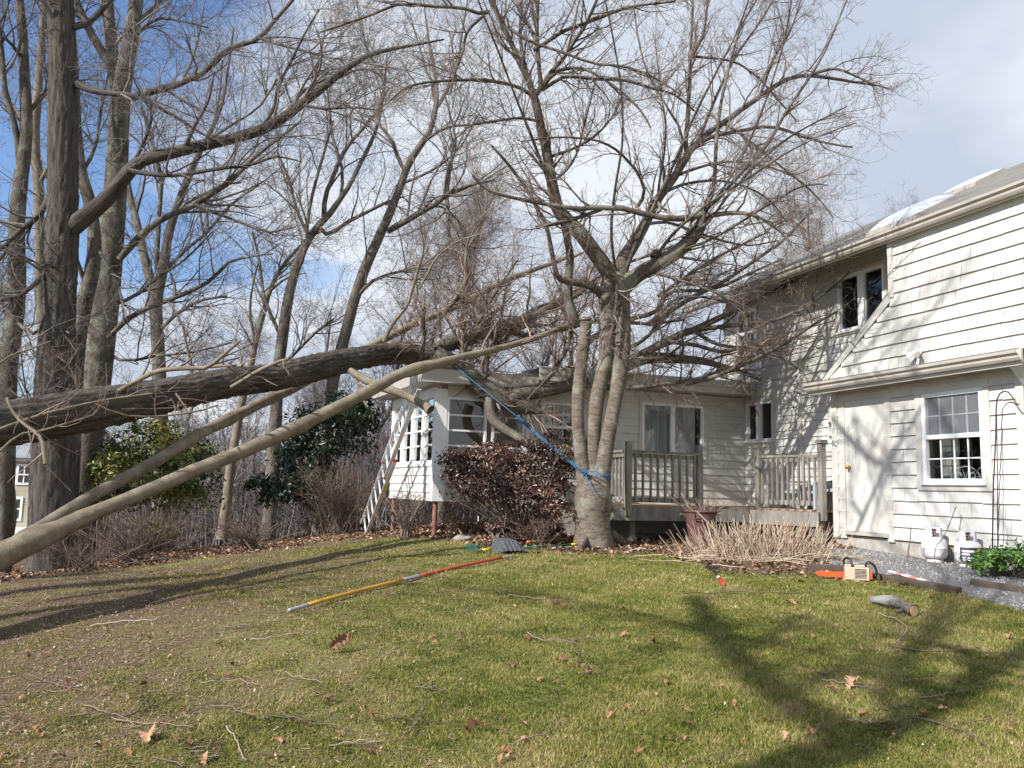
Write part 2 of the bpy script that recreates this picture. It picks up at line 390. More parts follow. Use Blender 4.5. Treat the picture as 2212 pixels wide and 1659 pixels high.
M['skylight'] = plain("skylight_dome", (0.50, 0.54, 0.60), 0.2)
M['flatroof'] = plain("flat_roof", (0.62, 0.62, 0.62), 0.9)
M['stone'] = plain("stone", (0.34, 0.31, 0.28), 0.9, (0.20, 0.18, 0.16), 9.0, 0.6)

M['bark_cherry'] = bark("smooth_grey_bark", (0.062, 0.048, 0.038), (0.195, 0.162, 0.132), (0.29, 0.28, 0.235), ridge=7, along=30, bs=0.5, fine=55, dist=0.015, amount=0.5)
M['bark_oak'] = bark("ridged_dark_bark", (0.024, 0.020, 0.018), (0.130, 0.110, 0.095), None, ridge=16, along=2.0, bs=1.0, fine=60, dist=0.045)
M['bark_pole'] = bark("smooth_tan_bark", (0.115, 0.092, 0.066), (0.245, 0.205, 0.150), (0.30, 0.285, 0.215), ridge=9, along=7, bs=0.25, fine=70, dist=0.012, amount=0.35)
M['bark_wood'] = bark("grey_wood_bark", (0.042, 0.034, 0.029), (0.165, 0.142, 0.116), (0.24, 0.25, 0.195), ridge=8, along=2.2, bs=0.9, fine=30, dist=0.03, amount=0.6)
M['bark_mid'] = bark("brown_grey_bark", (0.065, 0.052, 0.042), (0.20, 0.17, 0.14), None, ridge=8, along=2.2, bs=0.6, fine=30, dist=0.03)
M['bark_limb'] = bark("dark_limb_bark", (0.038, 0.030, 0.025), (0.135, 0.112, 0.092), (0.24, 0.245, 0.195), ridge=9, along=22, bs=0.5, fine=55, dist=0.012, amount=0.5)
M['twig_cherry'] = twigmat("cherry_twig", (0.115, 0.080, 0.066), (0.28, 0.23, 0.20))
M['twig_fallen'] = twigmat("fallen_twig", (0.12, 0.080, 0.062), (0.35, 0.27, 0.22))
M['twig_wood'] = twigmat("wood_twig", (0.085, 0.07, 0.062), (0.23, 0.20, 0.18))
M['twig_far'] = twigmat("far_twig", (0.115, 0.095, 0.092), (0.23, 0.20, 0.195))
M['twig_brush'] = twigmat("brush_twig", (0.14, 0.10, 0.075), (0.33, 0.26, 0.20))
M['twig_dark'] = twigmat("dark_brush_twig", (0.055, 0.038, 0.030), (0.20, 0.145, 0.11))
M['stalk'] = twigmat("dry_stalk", (0.24, 0.165, 0.115), (0.60, 0.48, 0.36))
M['cutwood'] = plain("fresh_cut_wood", (0.66, 0.45, 0.20), 0.7, (0.52, 0.33, 0.13), 20.0)
M['leaf_rhodo'] = leafmat("rhododendron_leaf", [(0.0, (0.012, 0.028, 0.010)), (0.6, (0.028, 0.055, 0.018)), (1.0, (0.06, 0.09, 0.03))], 0.35, 0.15, 0.6)
M['leaf_yellow'] = leafmat("yellow_green_leaf", [(0.0, (0.03, 0.055, 0.014)), (0.5, (0.13, 0.155, 0.036)), (1.0, (0.34, 0.29, 0.07))], 0.45, 0.25)
M['leaf_wine'] = leafmat("wine_red_leaf", [(0.0, (0.040, 0.020, 0.016)), (0.6, (0.095, 0.048, 0.038)), (0.9, (0.17, 0.095, 0.065)), (1.0, (0.28, 0.17, 0.10))], 0.32, 0.12, 0.6)
M['leaf_green'] = leafmat("ground_cover_leaf", [(0.0, (0.05, 0.12, 0.025)), (1.0, (0.17, 0.30, 0.07))], 0.45, 0.3)
M['leaf_dry'] = leafmat("dry_leaf", [(0.0, (0.13, 0.055, 0.025)), (0.45, (0.30, 0.14, 0.06)), (1.0, (0.52, 0.31, 0.16))], 0.7, 0.15, 0.2)
M['leaf_litter'] = leafmat("leaf_litter", [(0.0, (0.10, 0.055, 0.035)), (0.5, (0.24, 0.14, 0.085)), (1.0, (0.45, 0.32, 0.22))], 0.85, 0.0, 0.1)
M['chip'] = leafmat("chip", [(0.0, (0.13, 0.075, 0.045)), (0.7, (0.28, 0.19, 0.12)), (1.0, (0.50, 0.40, 0.29))], 0.85, 0.0, 0.1)
M['grass'] = leafmat("grass_blade", [(0.0, (0.065, 0.092, 0.014)), (0.38, (0.170, 0.195, 0.030)), (0.68, (0.310, 0.285, 0.075)), (1.0, (0.50, 0.38, 0.20))], 0.55, 0.35, 0.25)
M['gravel'] = leafmat("gravel_stone", [(0.0, (0.12, 0.115, 0.11)), (0.6, (0.23, 0.225, 0.22)), (1.0, (0.37, 0.36, 0.35))], 0.85, 0.0, 0.2)

# ------------------------------------------------------------------ ground
edge_px = [(-700, 1370), (-300, 1300), (0, 1262), (160, 1232), (400, 1210), (560, 1192), (700, 1170), (850, 1160), (980, 1166), (1120, 1188), (1250, 1196), (1400, 1196), (1480, 1208), (1560, 1236), (1720, 1244), (1880, 1250), (2050, 1278), (2212, 1318), (2500, 1400)]
edge = np.array([G(*q)[:2] for q in edge_px]); edge = edge[np.argsort(edge[:, 0])]
def lawn_edge(x): return np.interp(x, edge[:, 0], edge[:, 1])
g_px = [(1600, 1196), (1830, 1186), (1990, 1180), (2300, 1210), (2500, 1300), (2212, 1322), (2080, 1284), (1900, 1246), (1790, 1216)]
gpoly = np.array([G(*q)[:2] for q in g_px])
def in_poly(x, y, poly):
    ins = np.zeros(np.shape(x), bool); n = len(poly)
    for i in range(n):
        x0, y0 = poly[i]; x1, y1 = poly[(i + 1) % n]
        c = ((y0 > y) != (y1 > y)) & (x < (x1 - x0) * (y - y0) / (y1 - y0 + 1e-12) + x0); ins ^= c
    return ins
xs = np.unique(np.concatenate([np.linspace(-400, -30, 16), np.linspace(-30, -13, 24), np.arange(-13, 9.01, 0.11), np.linspace(9, 30, 24), np.linspace(30, 400, 16)]))
ys = np.unique(np.concatenate([np.linspace(-120, -3, 14), np.linspace(-3, 2, 10), np.arange(2, 20.01, 0.11), np.linspace(20, 60, 40), np.linspace(60, 900, 22)]))
X, Y = np.meshgrid(xs, ys); Z = ground_z(X, Y)
lawn = 1 / (1 + np.exp(-(lawn_edge(X) - Y) / 0.13)); lawn *= 1 / (1 + np.exp(-(X + 30) / 2))
grav = in_poly(X, Y, gpoly).astype(float)
wear = np.clip((-X + 0.4) / 3.6, 0, 1)
nx, ny = len(xs), len(ys); idx = np.arange(nx * ny).reshape(ny, nx)
Q = np.stack([idx[:-1, :-1], idx[:-1, 1:], idx[1:, 1:], idx[1:, :-1]], -1).reshape(-1, 4)
m, nt, b = new_mat("earth_and_turf"); b.inputs["Roughness"].default_value = 0.95; b.inputs["Specular IOR Level"].default_value = 0.1
v = coords(nt); nA = noise(nt, 2.2, 6, v); nB = noise(nt, 14, 6, v, 0.65); nC = noise(nt, 110, 5, v, 0.8); nD = noise(nt, 0.7, 5, v)
turf = rampn(nt, nB.outputs["Fac"], [(0.28, (0.085, 0.095, 0.028)), (0.5, (0.155, 0.165, 0.042)), (0.75, (0.27, 0.235, 0.095))]).outputs[0]
turf = mixc(nt, 0.55, turf, rampn(nt, nC.outputs["Fac"], [(0.36, (0.05, 0.055, 0.018)), (0.64, (0.38, 0.32, 0.14))]).outputs[0])
moss = rampn(nt, nA.outputs["Fac"], [(0.45, 0.0), (0.7, 0.65)]).outputs[0]; turf = mixc(nt, moss, turf, (0.15, 0.19, 0.028)); turf = mixc(nt, rampn(nt, noise(nt, 5.5, 6, v, 0.7).outputs['Fac'], [(0.55, 0.0), (0.68, 0.75)]).outputs[0], turf, (0.17, 0.115, 0.07))
soil = rampn(nt, nB.outputs["Fac"], [(0.3, (0.055, 0.038, 0.026)), (0.55, (0.12, 0.085, 0.058)), (0.8, (0.24, 0.18, 0.125))]).outputs[0]
soil = mixc(nt, 0.6, soil, rampn(nt, nC.outputs["Fac"], [(0.36, (0.045, 0.030, 0.021)), (0.52, (0.13, 0.093, 0.062)), (0.64, (0.36, 0.27, 0.19))]).outputs[0])
wr = mth(nt, 'MULTIPLY', attr(nt, "wear").outputs["Fac"], rampn(nt, mth(nt, 'ADD', mth(nt, 'MULTIPLY', nD.outputs["Fac"], 0.6), mth(nt, 'MULTIPLY', nB.outputs["Fac"], 0.4)), [(0.36, 0.0), (0.50, 1.0)]).outputs[0])
turf = mixc(nt, wr, turf, soil)
lm = mth(nt, 'ADD', attr(nt, "lawn").outputs["Fac"], mth(nt, 'MULTIPLY', mth(nt, 'SUBTRACT', nB.outputs["Fac"], 0.5), 0.9))
base = mixc(nt, rampn(nt, lm, [(0.4, 0.0), (0.6, 1.0)]).outputs[0], soil, turf)
gcol = rampn(nt, nC.outputs["Fac"], [(0.3, (0.10, 0.095, 0.09)), (0.7, (0.30, 0.29, 0.28))]).outputs[0]
base = mixc(nt, attr(nt, "grav").outputs["Fac"], base, gcol)
nt.links.new(base, b.inputs["Base Color"]); bump(nt, b, mth(nt, 'ADD', nB.outputs["Fac"], mth(nt, 'MULTIPLY', nC.outputs["Fac"], 0.5)), 0.7, 0.03)
gr = mesh_np("ground", np.stack([X, Y, Z], -1).reshape(-1, 3), quads=Q, m=m, vattr={"lawn": lawn.ravel(), "grav": grav.ravel(), "wear": wear.ravel()})
tag(gr, kind="structure")

# turf: short blades over the part of the lawn in sight
def in_view(p, pad=0.06):
    d = p - EYE; z = d @ _f; x = (d @ CR) / z; y = (d @ CU) / z
    return (z > 0.5) & (np.abs(x) < 1106 / F + pad) & (np.abs(y) < 829.5 / F + pad)
N = 900000
u_ = rng.random(N); yy = 3.0 * (16.0 / 3.0) ** u_; xx = rng.uniform(-0.72, 0.72, N) * yy
pts = np.stack([xx, yy, ground_z(xx, yy)], -1)
k = in_view(pts) & (yy < lawn_edge(xx) + rng.normal(0, 0.12, N)) & ~in_poly(xx, yy, gpoly)
patch = 0.6 * np.sin(xx * 0.9 + 2 * np.sin(yy * .7)) + np.sin(xx * 2.1 + 1.0) * np.cos(yy * 1.7) + 0.7 * np.sin(xx * 5.3 - yy * 4.1) + 0.5 * np.sin(xx * 11.0 + yy * 9.0)
w_ = np.clip((-xx + 0.4) / 3.6, 0, 1)
k &= rng.random(N) > np.clip(0.16 + 0.18 * patch + 0.80 * w_ + 0.30 * w_ * patch, 0, 0.95)
pts, patch, w_ = pts[k], patch[k], w_[k]; n = len(pts); yy = pts[:, 1]
cell = lambda s_, k_: np.modf(np.abs(np.sin(np.floor(pts[:, 0] / s_ + .6 * np.sin(pts[:, 1] * 7)) * 127.1 + np.floor(pts[:, 1] / s_ + .6 * np.sin(pts[:, 0] * 9)) * 311.7 + k_) * 43758.5453))[0]
cl = 0.5 * cell(.10, 0.) + 0.5 * cell(.27, 3.)
h = rng.uniform(0.008, 0.034, n) * (1 + 0.15 * patch) * (0.45 + 1.15 * cl); wd = 0.0016 + 0.00042 * yy; a = rng.uniform(0, 2 * math.pi, n)
side = np.stack([np.cos(a), np.sin(a), np.zeros(n)], -1); lean = rng.normal(0, 0.65, (n, 3)); lean[:, 2] = 1.0
tip = pts + unit(lean) * h[:, None]
V = np.stack([pts - side * wd[:, None], pts + side * wd[:, None], tip], 1).reshape(-1, 3)
rnd = np.clip(rng.beta(1.6, 1.7, n) + 0.13 * patch + 0.14 * w_ + 0.42 * (cell(.21, 7.) - .5), 0, 1)
tag(mesh_np("lawn_grass", V, tris=np.arange(3 * n).reshape(-1, 3), m=M['grass'], smooth=False, fattr=rnd), label="short mossy lawn grass with straw coloured patches", cat="grass", kind="stuff")
# ------------------------------------------------------------------ the house (local x along the wall to the right, local y into the house)
HO = np.array([5.268, 13.0, 0.0])
HXd, HYd = -UD, -ND
def HW(x, y, z): return HO + x * HXd + y * HYd + np.array([0, 0, z])
HROT = math.atan2(HXd[1], HXd[0])
house = empty("house", HO, HROT, "pale beige shingled house with a flat roofed sunroom wing hit by the fallen trunk", "house")
inv = lambda q: ((np.asarray(q) - HO) @ HXd, (np.asarray(q) - HO) @ HYd, q[2])
# the older rear part (main wall, flat roofed addition, sunroom, deck) is drawn at its own drafting scale and set into place
RS, RT0 = 0.945, (0.580, -0.509, 0.088)
def HWr(x, y, z): return HW(RS * x + RT0[0], RS * y + RT0[1], RS * z + RT0[2])
def set_rear(o): o.location = RT0; o.scale = (RS,) * 3
def wmap(kind):
    if kind == 'wing': return lambda a, o, z: (a, -o, z)
    if kind == 'upper': return lambda a, o, z: (a, -0.2 - o, z)
    if kind == 'main': return lambda a, o, z: (a, 0.89 - o, z)
    if kind == 'add': return lambda a, o, z: (-3.93 + o, a, z)
c4, s4 = math.cos(math.radians(4)), math.sin(math.radians(4))
def sunmap(a, o, z): return (-3.93 - a * c4 + o * s4, -5.64 - a * s4 - o * c4, z)     # left face of the sunroom, a runs away from the corner

def siding(name, mp, a0, a1, z0, z1, ex, holes, m=None, left=None, lip=0.026):
    mb = MB(); n = int(math.ceil((z1 - z0) / ex))
    for i in range(n):
        b0 = z0 + i * ex; b1 = min(z0 + (i + 1) * ex, z1)
        cuts = sorted({b0, b1} | {h[j] for h in holes for j in (2, 3) if b0 < h[j] < b1})
        for c0, c1 in zip(cuts[:-1], cuts[1:]):
            mid = (c0 + c1) / 2; L = left(mid) if left else a0
            iv = [(L, a1)]
            for h0, h1, y0, y1 in holes:
                if y0 < mid < y1:
                    nv = []
                    for s, e in iv:
                        if h1 <= s or h0 >= e: nv.append((s, e)); continue
                        if h0 > s: nv.append((s, h0))
                        if h1 < e: nv.append((h1, e))
                    iv = nv
            o0 = lip * (1 - (c0 - b0) / ex); o1 = lip * (1 - (c1 - b0) / ex)
            for s, e in iv:
                if e - s < 0.01: continue
                xsn = [s]; x = s + rng.uniform(0.15, 0.7)
                while x < e - 0.2: xsn.append(x); x += rng.uniform(0.16, 0.6)
                xsn.append(e)
                for q, (x0, x1) in enumerate(zip(xsn[:-1], xsn[1:])):
                    dz = rng.normal(0, 0.0024) if c0 == b0 else 0.0; g = 0.0026
                    mb.quad(mp(x0 + g, o0, c0 + dz), mp(x1 - g, o0, c0 + dz), mp(x1 - g, o1, c1), mp(x0 + g, o1, c1))
                    if c0 == b0: mb.quad(mp(x0, -0.004, c0 + dz), mp(x1, -0.004, c0 + dz), mp(x1, o0, c0 + dz), mp(x0, o0, c0 + dz))
                mb.quad(mp(s, -0.006, c0 - 0.01), mp(e, -0.006, c0 - 0.01), mp(e, -0.006, c1), mp(s, -0.006, c1))
    return mb.build(name, m or M['siding'], house)

def window(mp, a0, a1, z0, z1, cols=1, rows=1, fw=0.055, sash=None, mun=0.018, casing=0.0, cas_m=None, mull=(), depth=0.05, room=0.5, name="window", label=None, screen_top=False, out=0.02, sill=True):
    fr = MB()
    if casing:
        cm = MB(); c = casing
        cm.box(a0 - c, a0, -0.01, out + 0.012, z0 - c, z1 + c, mp); cm.box(a1, a1 + c, -0.01, out + 0.012, z0 - c, z1 + c, mp)
        cm.box(a0, a1, -0.01, out + 0.012, z1, z1 + c, mp); cm.box(a0, a1, -0.01, out + 0.012, z0 - c, z0, mp)
    fr.box(a0, a0 + fw, -depth, out + 0.004, z0, z1, mp); fr.box(a1 - fw, a1, -depth, out + 0.004, z0, z1, mp)
    fr.box(a0 + fw, a1 - fw, -depth, out + 0.004, z1 - fw, z1, mp); fr.box(a0 + fw, a1 - fw, -depth, out + 0.004, z0, z0 + fw, mp)
    for x, w in mull: fr.box(x - w / 2, x + w / 2, -depth, out + 0.002, z0 + fw, z1 - fw, mp)
    if sash: fr.box(a0 + fw, a1 - fw, -depth, out, sash - 0.03, sash + 0.03, mp); 
    if sill: fr.box(a0 - 0.02, a1 + 0.02, -0.01, out + 0.045, z0 - 0.028, z0 - 0.001, mp)
    ia0, ia1, iz0, iz1 = a0 + fw, a1 - fw, z0 + fw, z1 - fw
    segs = [(iz0, iz1)] if not sash else [(iz0, sash - 0.03), (sash + 0.03, iz1)]
    for s0, s1 in segs:
        for i in range(1, cols): x = ia0 + (ia1 - ia0) * i / cols; fr.box(x - mun / 2, x + mun / 2, -depth + 0.022, -depth + 0.040, s0, s1, mp)
        for j in range(1, rows):
            z = s0 + (s1 - s0) * j / rows; fr.box(ia0, ia1, -depth + 0.023, -depth + 0.039, z - mun / 2, z + mun / 2, mp)
    w = fr.build(name, M['white'], house, bevel=0.003)
    if label: w["label"] = label
    if casing: cm.build("casing", cas_m or M['trim'], w)
    g = MB(); g.quad(mp(ia0, -depth + 0.012, iz0), mp(ia1, -depth + 0.012, iz0), mp(ia1, -depth + 0.012, iz1), mp(ia0, -depth + 0.012, iz1)); g.build("pane", M['glass'], w)
    if screen_top:
        g = MB(); g.quad(mp(ia0, -0.004, sash + 0.03), mp(ia1, -0.004, sash + 0.03), mp(ia1, -0.004, iz1), mp(ia0, -0.004, iz1)); g.build("insect_screen", M['screen'], w)
    if room:
        r = MB(); d0, d1 = -depth - 0.002, -depth - room
        p = [(a0, z0), (a1, z0), (a1, z1), (a0, z1)]
        for (xa, za), (xb, zb) in zip(p, p[1:] + p[:1]): r.quad(mp(xa, d0, za), mp(xb, d0, zb), mp(xb, d1, zb), mp(xa, d1, za))
        r.quad(mp(a0, d1, z0), mp(a1, d1, z0), mp(a1, d1, z1), mp(a0, d1, z1)); r.build("room_recess", M['room'], w)
    return w

# --- ground floor wing: door, window, corner boards
wing, upper, mainw, addw = wmap('wing'), wmap('upper'), wmap('main'), wmap('add')
EX = 0.186
siding("wing_wall", wing, -0.25, 3.06, 1.02, 3.30, EX, [(-0.01, 0.83, 1.0, 3.10), (1.5, 2.54, 1.80, 3.10)])
mb = MB(); mb.box(-0.27, 3.07, -0.06, -0.012, 0.45, 1.02, lambda a, o, z: (a, -o, z)); mb.build("foundation", M['concrete'], house)
mb = MB()
mb.box(-0.29, -0.16, -0.30, 0.030, 0.98, 3.31, wing); mb.build("corner_board", M['trim'], house); mb = MB(); mb.box(-0.13, -0.012, -0.02, 0.022, 0.98, 3.20, wing); mb.box(0.832, 0.95, -0.02, 0.022, 0.98, 3.20, wing); mb.box(-0.012, 0.832, -0.02, 0.021, 3.10, 3.20, wing)
mb.build("door_casing", M['trim'], house); mb = MB(); mb.box(3.0, 3.11, -0.30, 0.032, 0.98, 3.31, wing)
mb.build("corner_board", M['trim'], house)
mb = MB(); mb.box(-0.155, -0.135, -0.01, 0.012, 1.0, 3.2, wing)
for z in np.arange(1.05, 3.2, EX): mb.box(-0.157, -0.133, -0.01, 0.014, z, z + 0.012, wing)
mb.build("corner_shingle_edge", M['siding'], house)
door = MB(); door.box(-0.010, 0.830, -0.05, 0.004, 1.095, 3.098, wing).build("door", M['siding'], house)
dd = [o for o in house.children if o.name.startswith("door")][0]; dd["label"] = "plain flush beige back door"
kn = MB()
for zc, rr in ((2.07, 0.030),):
    prof = [(0.030, 0.0), (0.030, 0.006), (0.012, 0.010), (0.012, 0.03), (0.027, 0.04), (0.031, 0.055), (0.024, 0.068), (0.004, 0.073)]
    tmp = MB().lathe(prof, 16); o_ = len(kn.v)
    kn.v += [wing(0.075 + x, 0.005 + z, zc + y) for x, y, z in tmp.v]; kn.f += [tuple(o_ + i for i in f) for f in tmp.f]
kn.build("door_knob", M['brass'], dd, smooth=True)
mb = MB(); mb.box(-0.02, 0.86, -0.05, 0.05, 1.04, 1.09, wing).build("door_sill", M['soffit'], dd)
ww = window(wing, 1.52, 2.52, 1.83, 3.07, cols=4, rows=2, sash=2.46, casing=0.10, name="window", label="white double hung grid window beside the back door", screen_top=True, fw=0.06, room=0)
r = MB(); r.box(1.52, 2.52, -0.9, -0.89, 1.83, 3.07, wing); r.box(1.52, 2.52, -0.89, -0.055, 1.82, 1.83, wing); r.box(1.51, 1.52, -0.89, -0.055, 1.83, 3.07, wing); r.box(2.52, 2.53, -0.89, -0.055, 1.83, 3.07, wing); r.box(1.52, 2.52, -0.89, -0.055, 3.07, 3.08, wing); r.build("room_recess", M['room'], ww)
# iron headboard standing inside behind the glass
hb = MB(); arc = [(2.0 + 0.24 * math.cos(t), -0.22, 1.86 + 0.20 * math.sin(t)) for t in np.linspace(0, math.pi, 15)]
hb.tube([wing(*q) for q in arc], 0.010, 6); hb.tube([wing(*q) for q in [(2.30 + 0.2 * math.cos(t), -0.26, 1.86 + 0.21 * math.sin(t)) for t in np.linspace(0, math.pi, 13)]], 0.009, 6)
for t in np.linspace(0.35, 2.8, 6):
    hb.tube([wing(2.0, -0.22, 1.86), wing(2.0 + 0.12 * math.cos(t), -0.22, 1.86 + 0.13 * math.sin(t)), wing(2.0 + 0.235 * math.cos(t), -0.22, 1.86 + 0.195 * math.sin(t))], 0.006, 5)
for x in (1.9, 2.1): hb.tube([wing(x + 0.05 * math.cos(t), -0.22, 1.93 + 0.05 * math.sin(t)) for t in np.linspace(0, 2 * math.pi, 14)], 0.005, 5)
hb.tube([wing(1.76, -0.22, 1.86), wing(2.24, -0.22, 1.86)], 0.009, 6)
hbo = hb.build("iron_headboard", M['white'], None, smooth=True); hbo.location = HO; hbo.rotation_euler = (0, 0, HROT)
tag(hbo, "curved cream iron headboard seen inside the grid window by the back door", "headboard")

# --- storey above the door: overhanging shingled wall with a sloping left edge
def up_left(z): return -0.12 if z < 3.5 else min(1.24, -0.12 + (z - 3.5) * 1.38)
siding("upper_wall", upper, 0.0, 6.5, 3.44, 5.36, EX, [], left=up_left)
mb = MB(); mb.prism([upper(-0.30, 0.0, 3.42), upper(-0.16, 0.0, 3.42), upper(1.22, 0.0, 4.44), upper(1.22, 0.0, 4.58)], (0, -0.03, 0))
mb.box(1.20, 1.29, -0.3, 0.03, 4.50, 5.36, upper); mb.build("rake_board", M['trim'], house)
mb = MB(); mb.quad(upper(-0.30, 0.035, 3.425), upper(1.215, 0.035, 4.59), upper(1.215, -1.1, 4.59), upper(-0.30, -1.1, 3.425)); mb.quad(upper(1.215, 0.02, 4.59), upper(1.215, 0.02, 5.36), upper(1.215, -1.1, 5.36), upper(1.215, -1.1, 4.59)); mb.build("rake_slope", M['trim'], house)
mb = MB(); mb.box(-0.45, 3.30, -0.6, 0.30, 3.305, 3.325, wing).build("soffit", M['soffit'], house)
# gutter over the door, with a returned end and a bracket
def gutter(name, a0, a1, ly, z, mp):
    g = MB(); pr = [(0.0, 0.0), (0.055, 0.0), (0.075, 0.03), (0.075, 0.062), (0.110, 0.085), (0.110, 0.12), (0.098, 0.12), (0.098, 0.092), (0.062, 0.070), (0.062, 0.035), (0.05, 0.012), (0.0, 0.012)]
    g.prism([mp(a0, ly + o, z + h) for o, h in pr], np.array(mp(a1, 0, 0)) - np.array(mp(a0, 0, 0)))
    return g.build(name, M['gutter'], house)
mb = MB(); mb.box(-0.48, 3.32, 0.262, 0.30, 3.235, 3.44, wing).build("fascia", M['trim'], house)
gutter("gutter", -0.50, 3.34, 0.30, 3.285, wing)
mb = MB(); mb.prism([wing(3.13, 0.03, 3.0), wing(3.13, 0.33, 3.30), wing(3.13, 0.03, 3.30)], (0.09, 0, 0)); mb.build("eave_bracket", M['trim'], house)
mb = MB(); mb.box(-0.46, 3.30, -0.0, 0.30, 3.43, 3.445, wing).build("gutter_roof_edge", M['shingle'], house)
# security floodlight under the eaves
fl = empty("floodlight", HW(1.72, -0.22, 3.62), HROT, "small white twin floodlight fixed to the shingles above the long gutter", "floodlight")
mb = MB(); mb.lathe([(0.05, 0), (0.05, 0.02), (0.03, 0.05)], 14); mb2 = MB(); mb2.v = [(x, -z, y) for x, y, z in mb.v]; mb2.f = mb.f; mb2.build("mount_plate", M['white'], fl)
for s in (-1, 1):
    mb = MB(); mb.lathe([(0.012, 0.0), (0.030, 0.03), (0.048, 0.09), (0.044, 0.092), (0.004, 0.088)], 16)
    mb2 = MB(); mb2.v = [(s * 0.035 + x * 1.0 + s * z * 0.45, -0.05 - z * 0.75, y - z * 0.55) for x, y, z in mb.v]; mb2.f = mb.f
    o_ = mb2.build("lamp_head", M['white'] if s < 0 else M['soffit'], fl, smooth=True)

# --- main wall behind the deck, up to the eaves
mw_holes = [(-3.86, -2.98, 2.67, 3.46), (-1.36, -0.70, 2.70, 3.42), (-4.16, -3.50, 4.46, 5.40), (-1.12, -0.02, 4.47, 5.46)]
siding("main_wall", mainw, -4.6, 1.3, 0.95, 5.98, 0.145, mw_holes, lip=0.021)
window(mainw, -3.86, -2.98, 2.67, 3.46, mull=[(-3.46, 0.13)], name="window", label="white twin casement window in the corner above the deck", fw=0.05, casing=0.06)
window(mainw, -1.36, -0.70, 2.70, 3.42, sash=3.05, name="window", label="small window half hidden by the corner of the door wing", fw=0.05, casing=0.05)
window(mainw, -4.16, -3.50, 4.46, 5.40, cols=3, rows=2, sash=4.93, name="window", label="upstairs window nearest the flat roof", fw=0.05, casing=0.06)
window(mainw, -1.12, -0.02, 4.47, 5.46, mull=[(-0.56, 0.14)], name="window", label="upstairs twin window partly behind the sloping rake board", fw=0.05, casing=0.06)
mb = MB(); mb.box(-2.19, -2.11, 0.0, 0.07, 1.2, 4.15, mainw); mb.box(-2.20, -2.10, 0.0, 0.075, 2.6, 2.63, mainw); mb.box(-2.20, -2.10, 0.0, 0.075, 3.7, 3.73, mainw); mb.build("downspout", M['trim'], house)
mb = MB(); mb.box(-4.6, 1.3, -0.2, -0.02, 0.3, 0.95, mainw); mb.box(-4.66, -4.52, -0.2, 0.02, 0.95, 5.6, mainw); mb.build("corner_trim", M['trim'], house)
# gable end wall at the far end (seen from the side only) and the inside closing walls
mb = MB(); mb.quad((-3.80, 0.36, 0.5), (-3.80, 8.0, 0.5), (-3.80, 8.0, 5.5), (-3.80, 0.36, 5.5)); mb.poly([(-3.80, 0.2, 5.5), (-3.80, 8.0, 5.5), (-3.80, 4.1, 7.45)])
mb.quad((6.5, -0.2, 3.4), (6.5, 8.0, 3.4), (6.5, 8.0, 5.4), (6.5, -0.2, 5.4)); mb.poly([(6.5, -0.2, 5.4), (6.5, 8.4, 5.4), (6.5, 4.1, 7.45)]); mb.quad((3.07, 0.0, 0.5), (3.07, 5.0, 0.5), (3.07, 5.0, 3.4), (3.07, 0.0, 3.4)); mb.quad((-3.8, 8, .5), (6.5, 8, .5), (6.5, 8, 5.4), (-3.8, 8, 5.4)); mb.quad((-0.27, 0.0, 0.5), (-0.27, 0.9, 0.5), (-0.27, 0.9, 3.4), (-0.27, 0.0, 3.4))
mb.build("gable_wall", M['siding'], house)
mb = MB(); mb.box(3.07, 6.5, 0.55, 0.60, 0.4, 3.44); mb.build('carport_wall', M['siding'], house)
mb = MB(); mb.box(3.32, 6.5, -0.2, 0.55, 3.40, 3.435); mb.build('carport_soffit', M['soffit'], house)
# roof with eaves gutter and dome skylights
RE, RZ, RR, RT = -0.28, 5.45, 4.1, 7.71       # eave y, eave z, ridge y, ridge z
sl = (RT - RZ) / (RR - RE)
rp = empty("roof"); rp.parent = house
V_ = [(-4.3, RE, RZ), (6.8, RE, RZ), (6.8, RR, RT), (-4.3, RR, RT)]
mb = MB(); mb.prism(V_, (0, 0.03, -0.07)); mb.prism([(-4.3, RR, RT), (6.8, RR, RT), (6.8, 2 * RR - RE, RZ), (-4.3, 2 * RR - RE, RZ)], (0, -0.03, -0.07)); mb.build("roof_slope", M['shingle'], rp)
mb = MB(); mb.box(-4.28, 6.75, RE - 0.01, RE + 0.03, RZ - 0.14, RZ - 0.03); mb.build("eave_board", M['trim'], rp)
mb = MB(); mb.quad((-4.28, RE + .03, RZ - .085), (6.75, RE + .03, RZ - .085), (6.75, 0.95, RZ - .085 + sl * (0.95 - RE - .03)), (-4.28, 0.95, RZ - .085 + sl * (0.95 - RE - .03))); mb.build("eave_soffit", M['eave_shade_soffit'], rp)
gx = gutter("gutter", -4.3, 6.78, 0.29, RZ - 0.125, wing)
def dome(ax, w, up0, L, hgt, lab):
    d = MB(); o0 = MB(); nu, nv = 14, 14
    P_ = lambda i, j, h: (ax + w * i, RE + (up0 + L * j) / math.hypot(1, sl), RZ + (up0 + L * j) / math.hypot(1, sl) * sl + h)
    for i in range(nu):
        for j in range(nv):
            hh = lambda a, b_: 0.07 + hgt * (max(0, (1 - (2 * a - 1) ** 4)) * max(0, (1 - (2 * b_ - 1) ** 4))) ** 0.7
            q = [(i / nu, j / nv), ((i + 1) / nu, j / nv), ((i + 1) / nu, (j + 1) / nv), (i / nu, (j + 1) / nv)]
            d.quad(*[P_(a, b_, hh(a, b_)) for a, b_ in q])
    c = [P_(-0.03, -0.03, 0.0), P_(1.03, -0.03, 0.0), P_(1.03, 1.03, 0.0), P_(-0.03, 1.03, 0.0)]
    o0.prism(c, (0, 0, 0.075)); f_ = o0.build("skylight", M['gutter'], house); d.build("dome", M['skylight'], f_, smooth=True); f_["label"] = lab
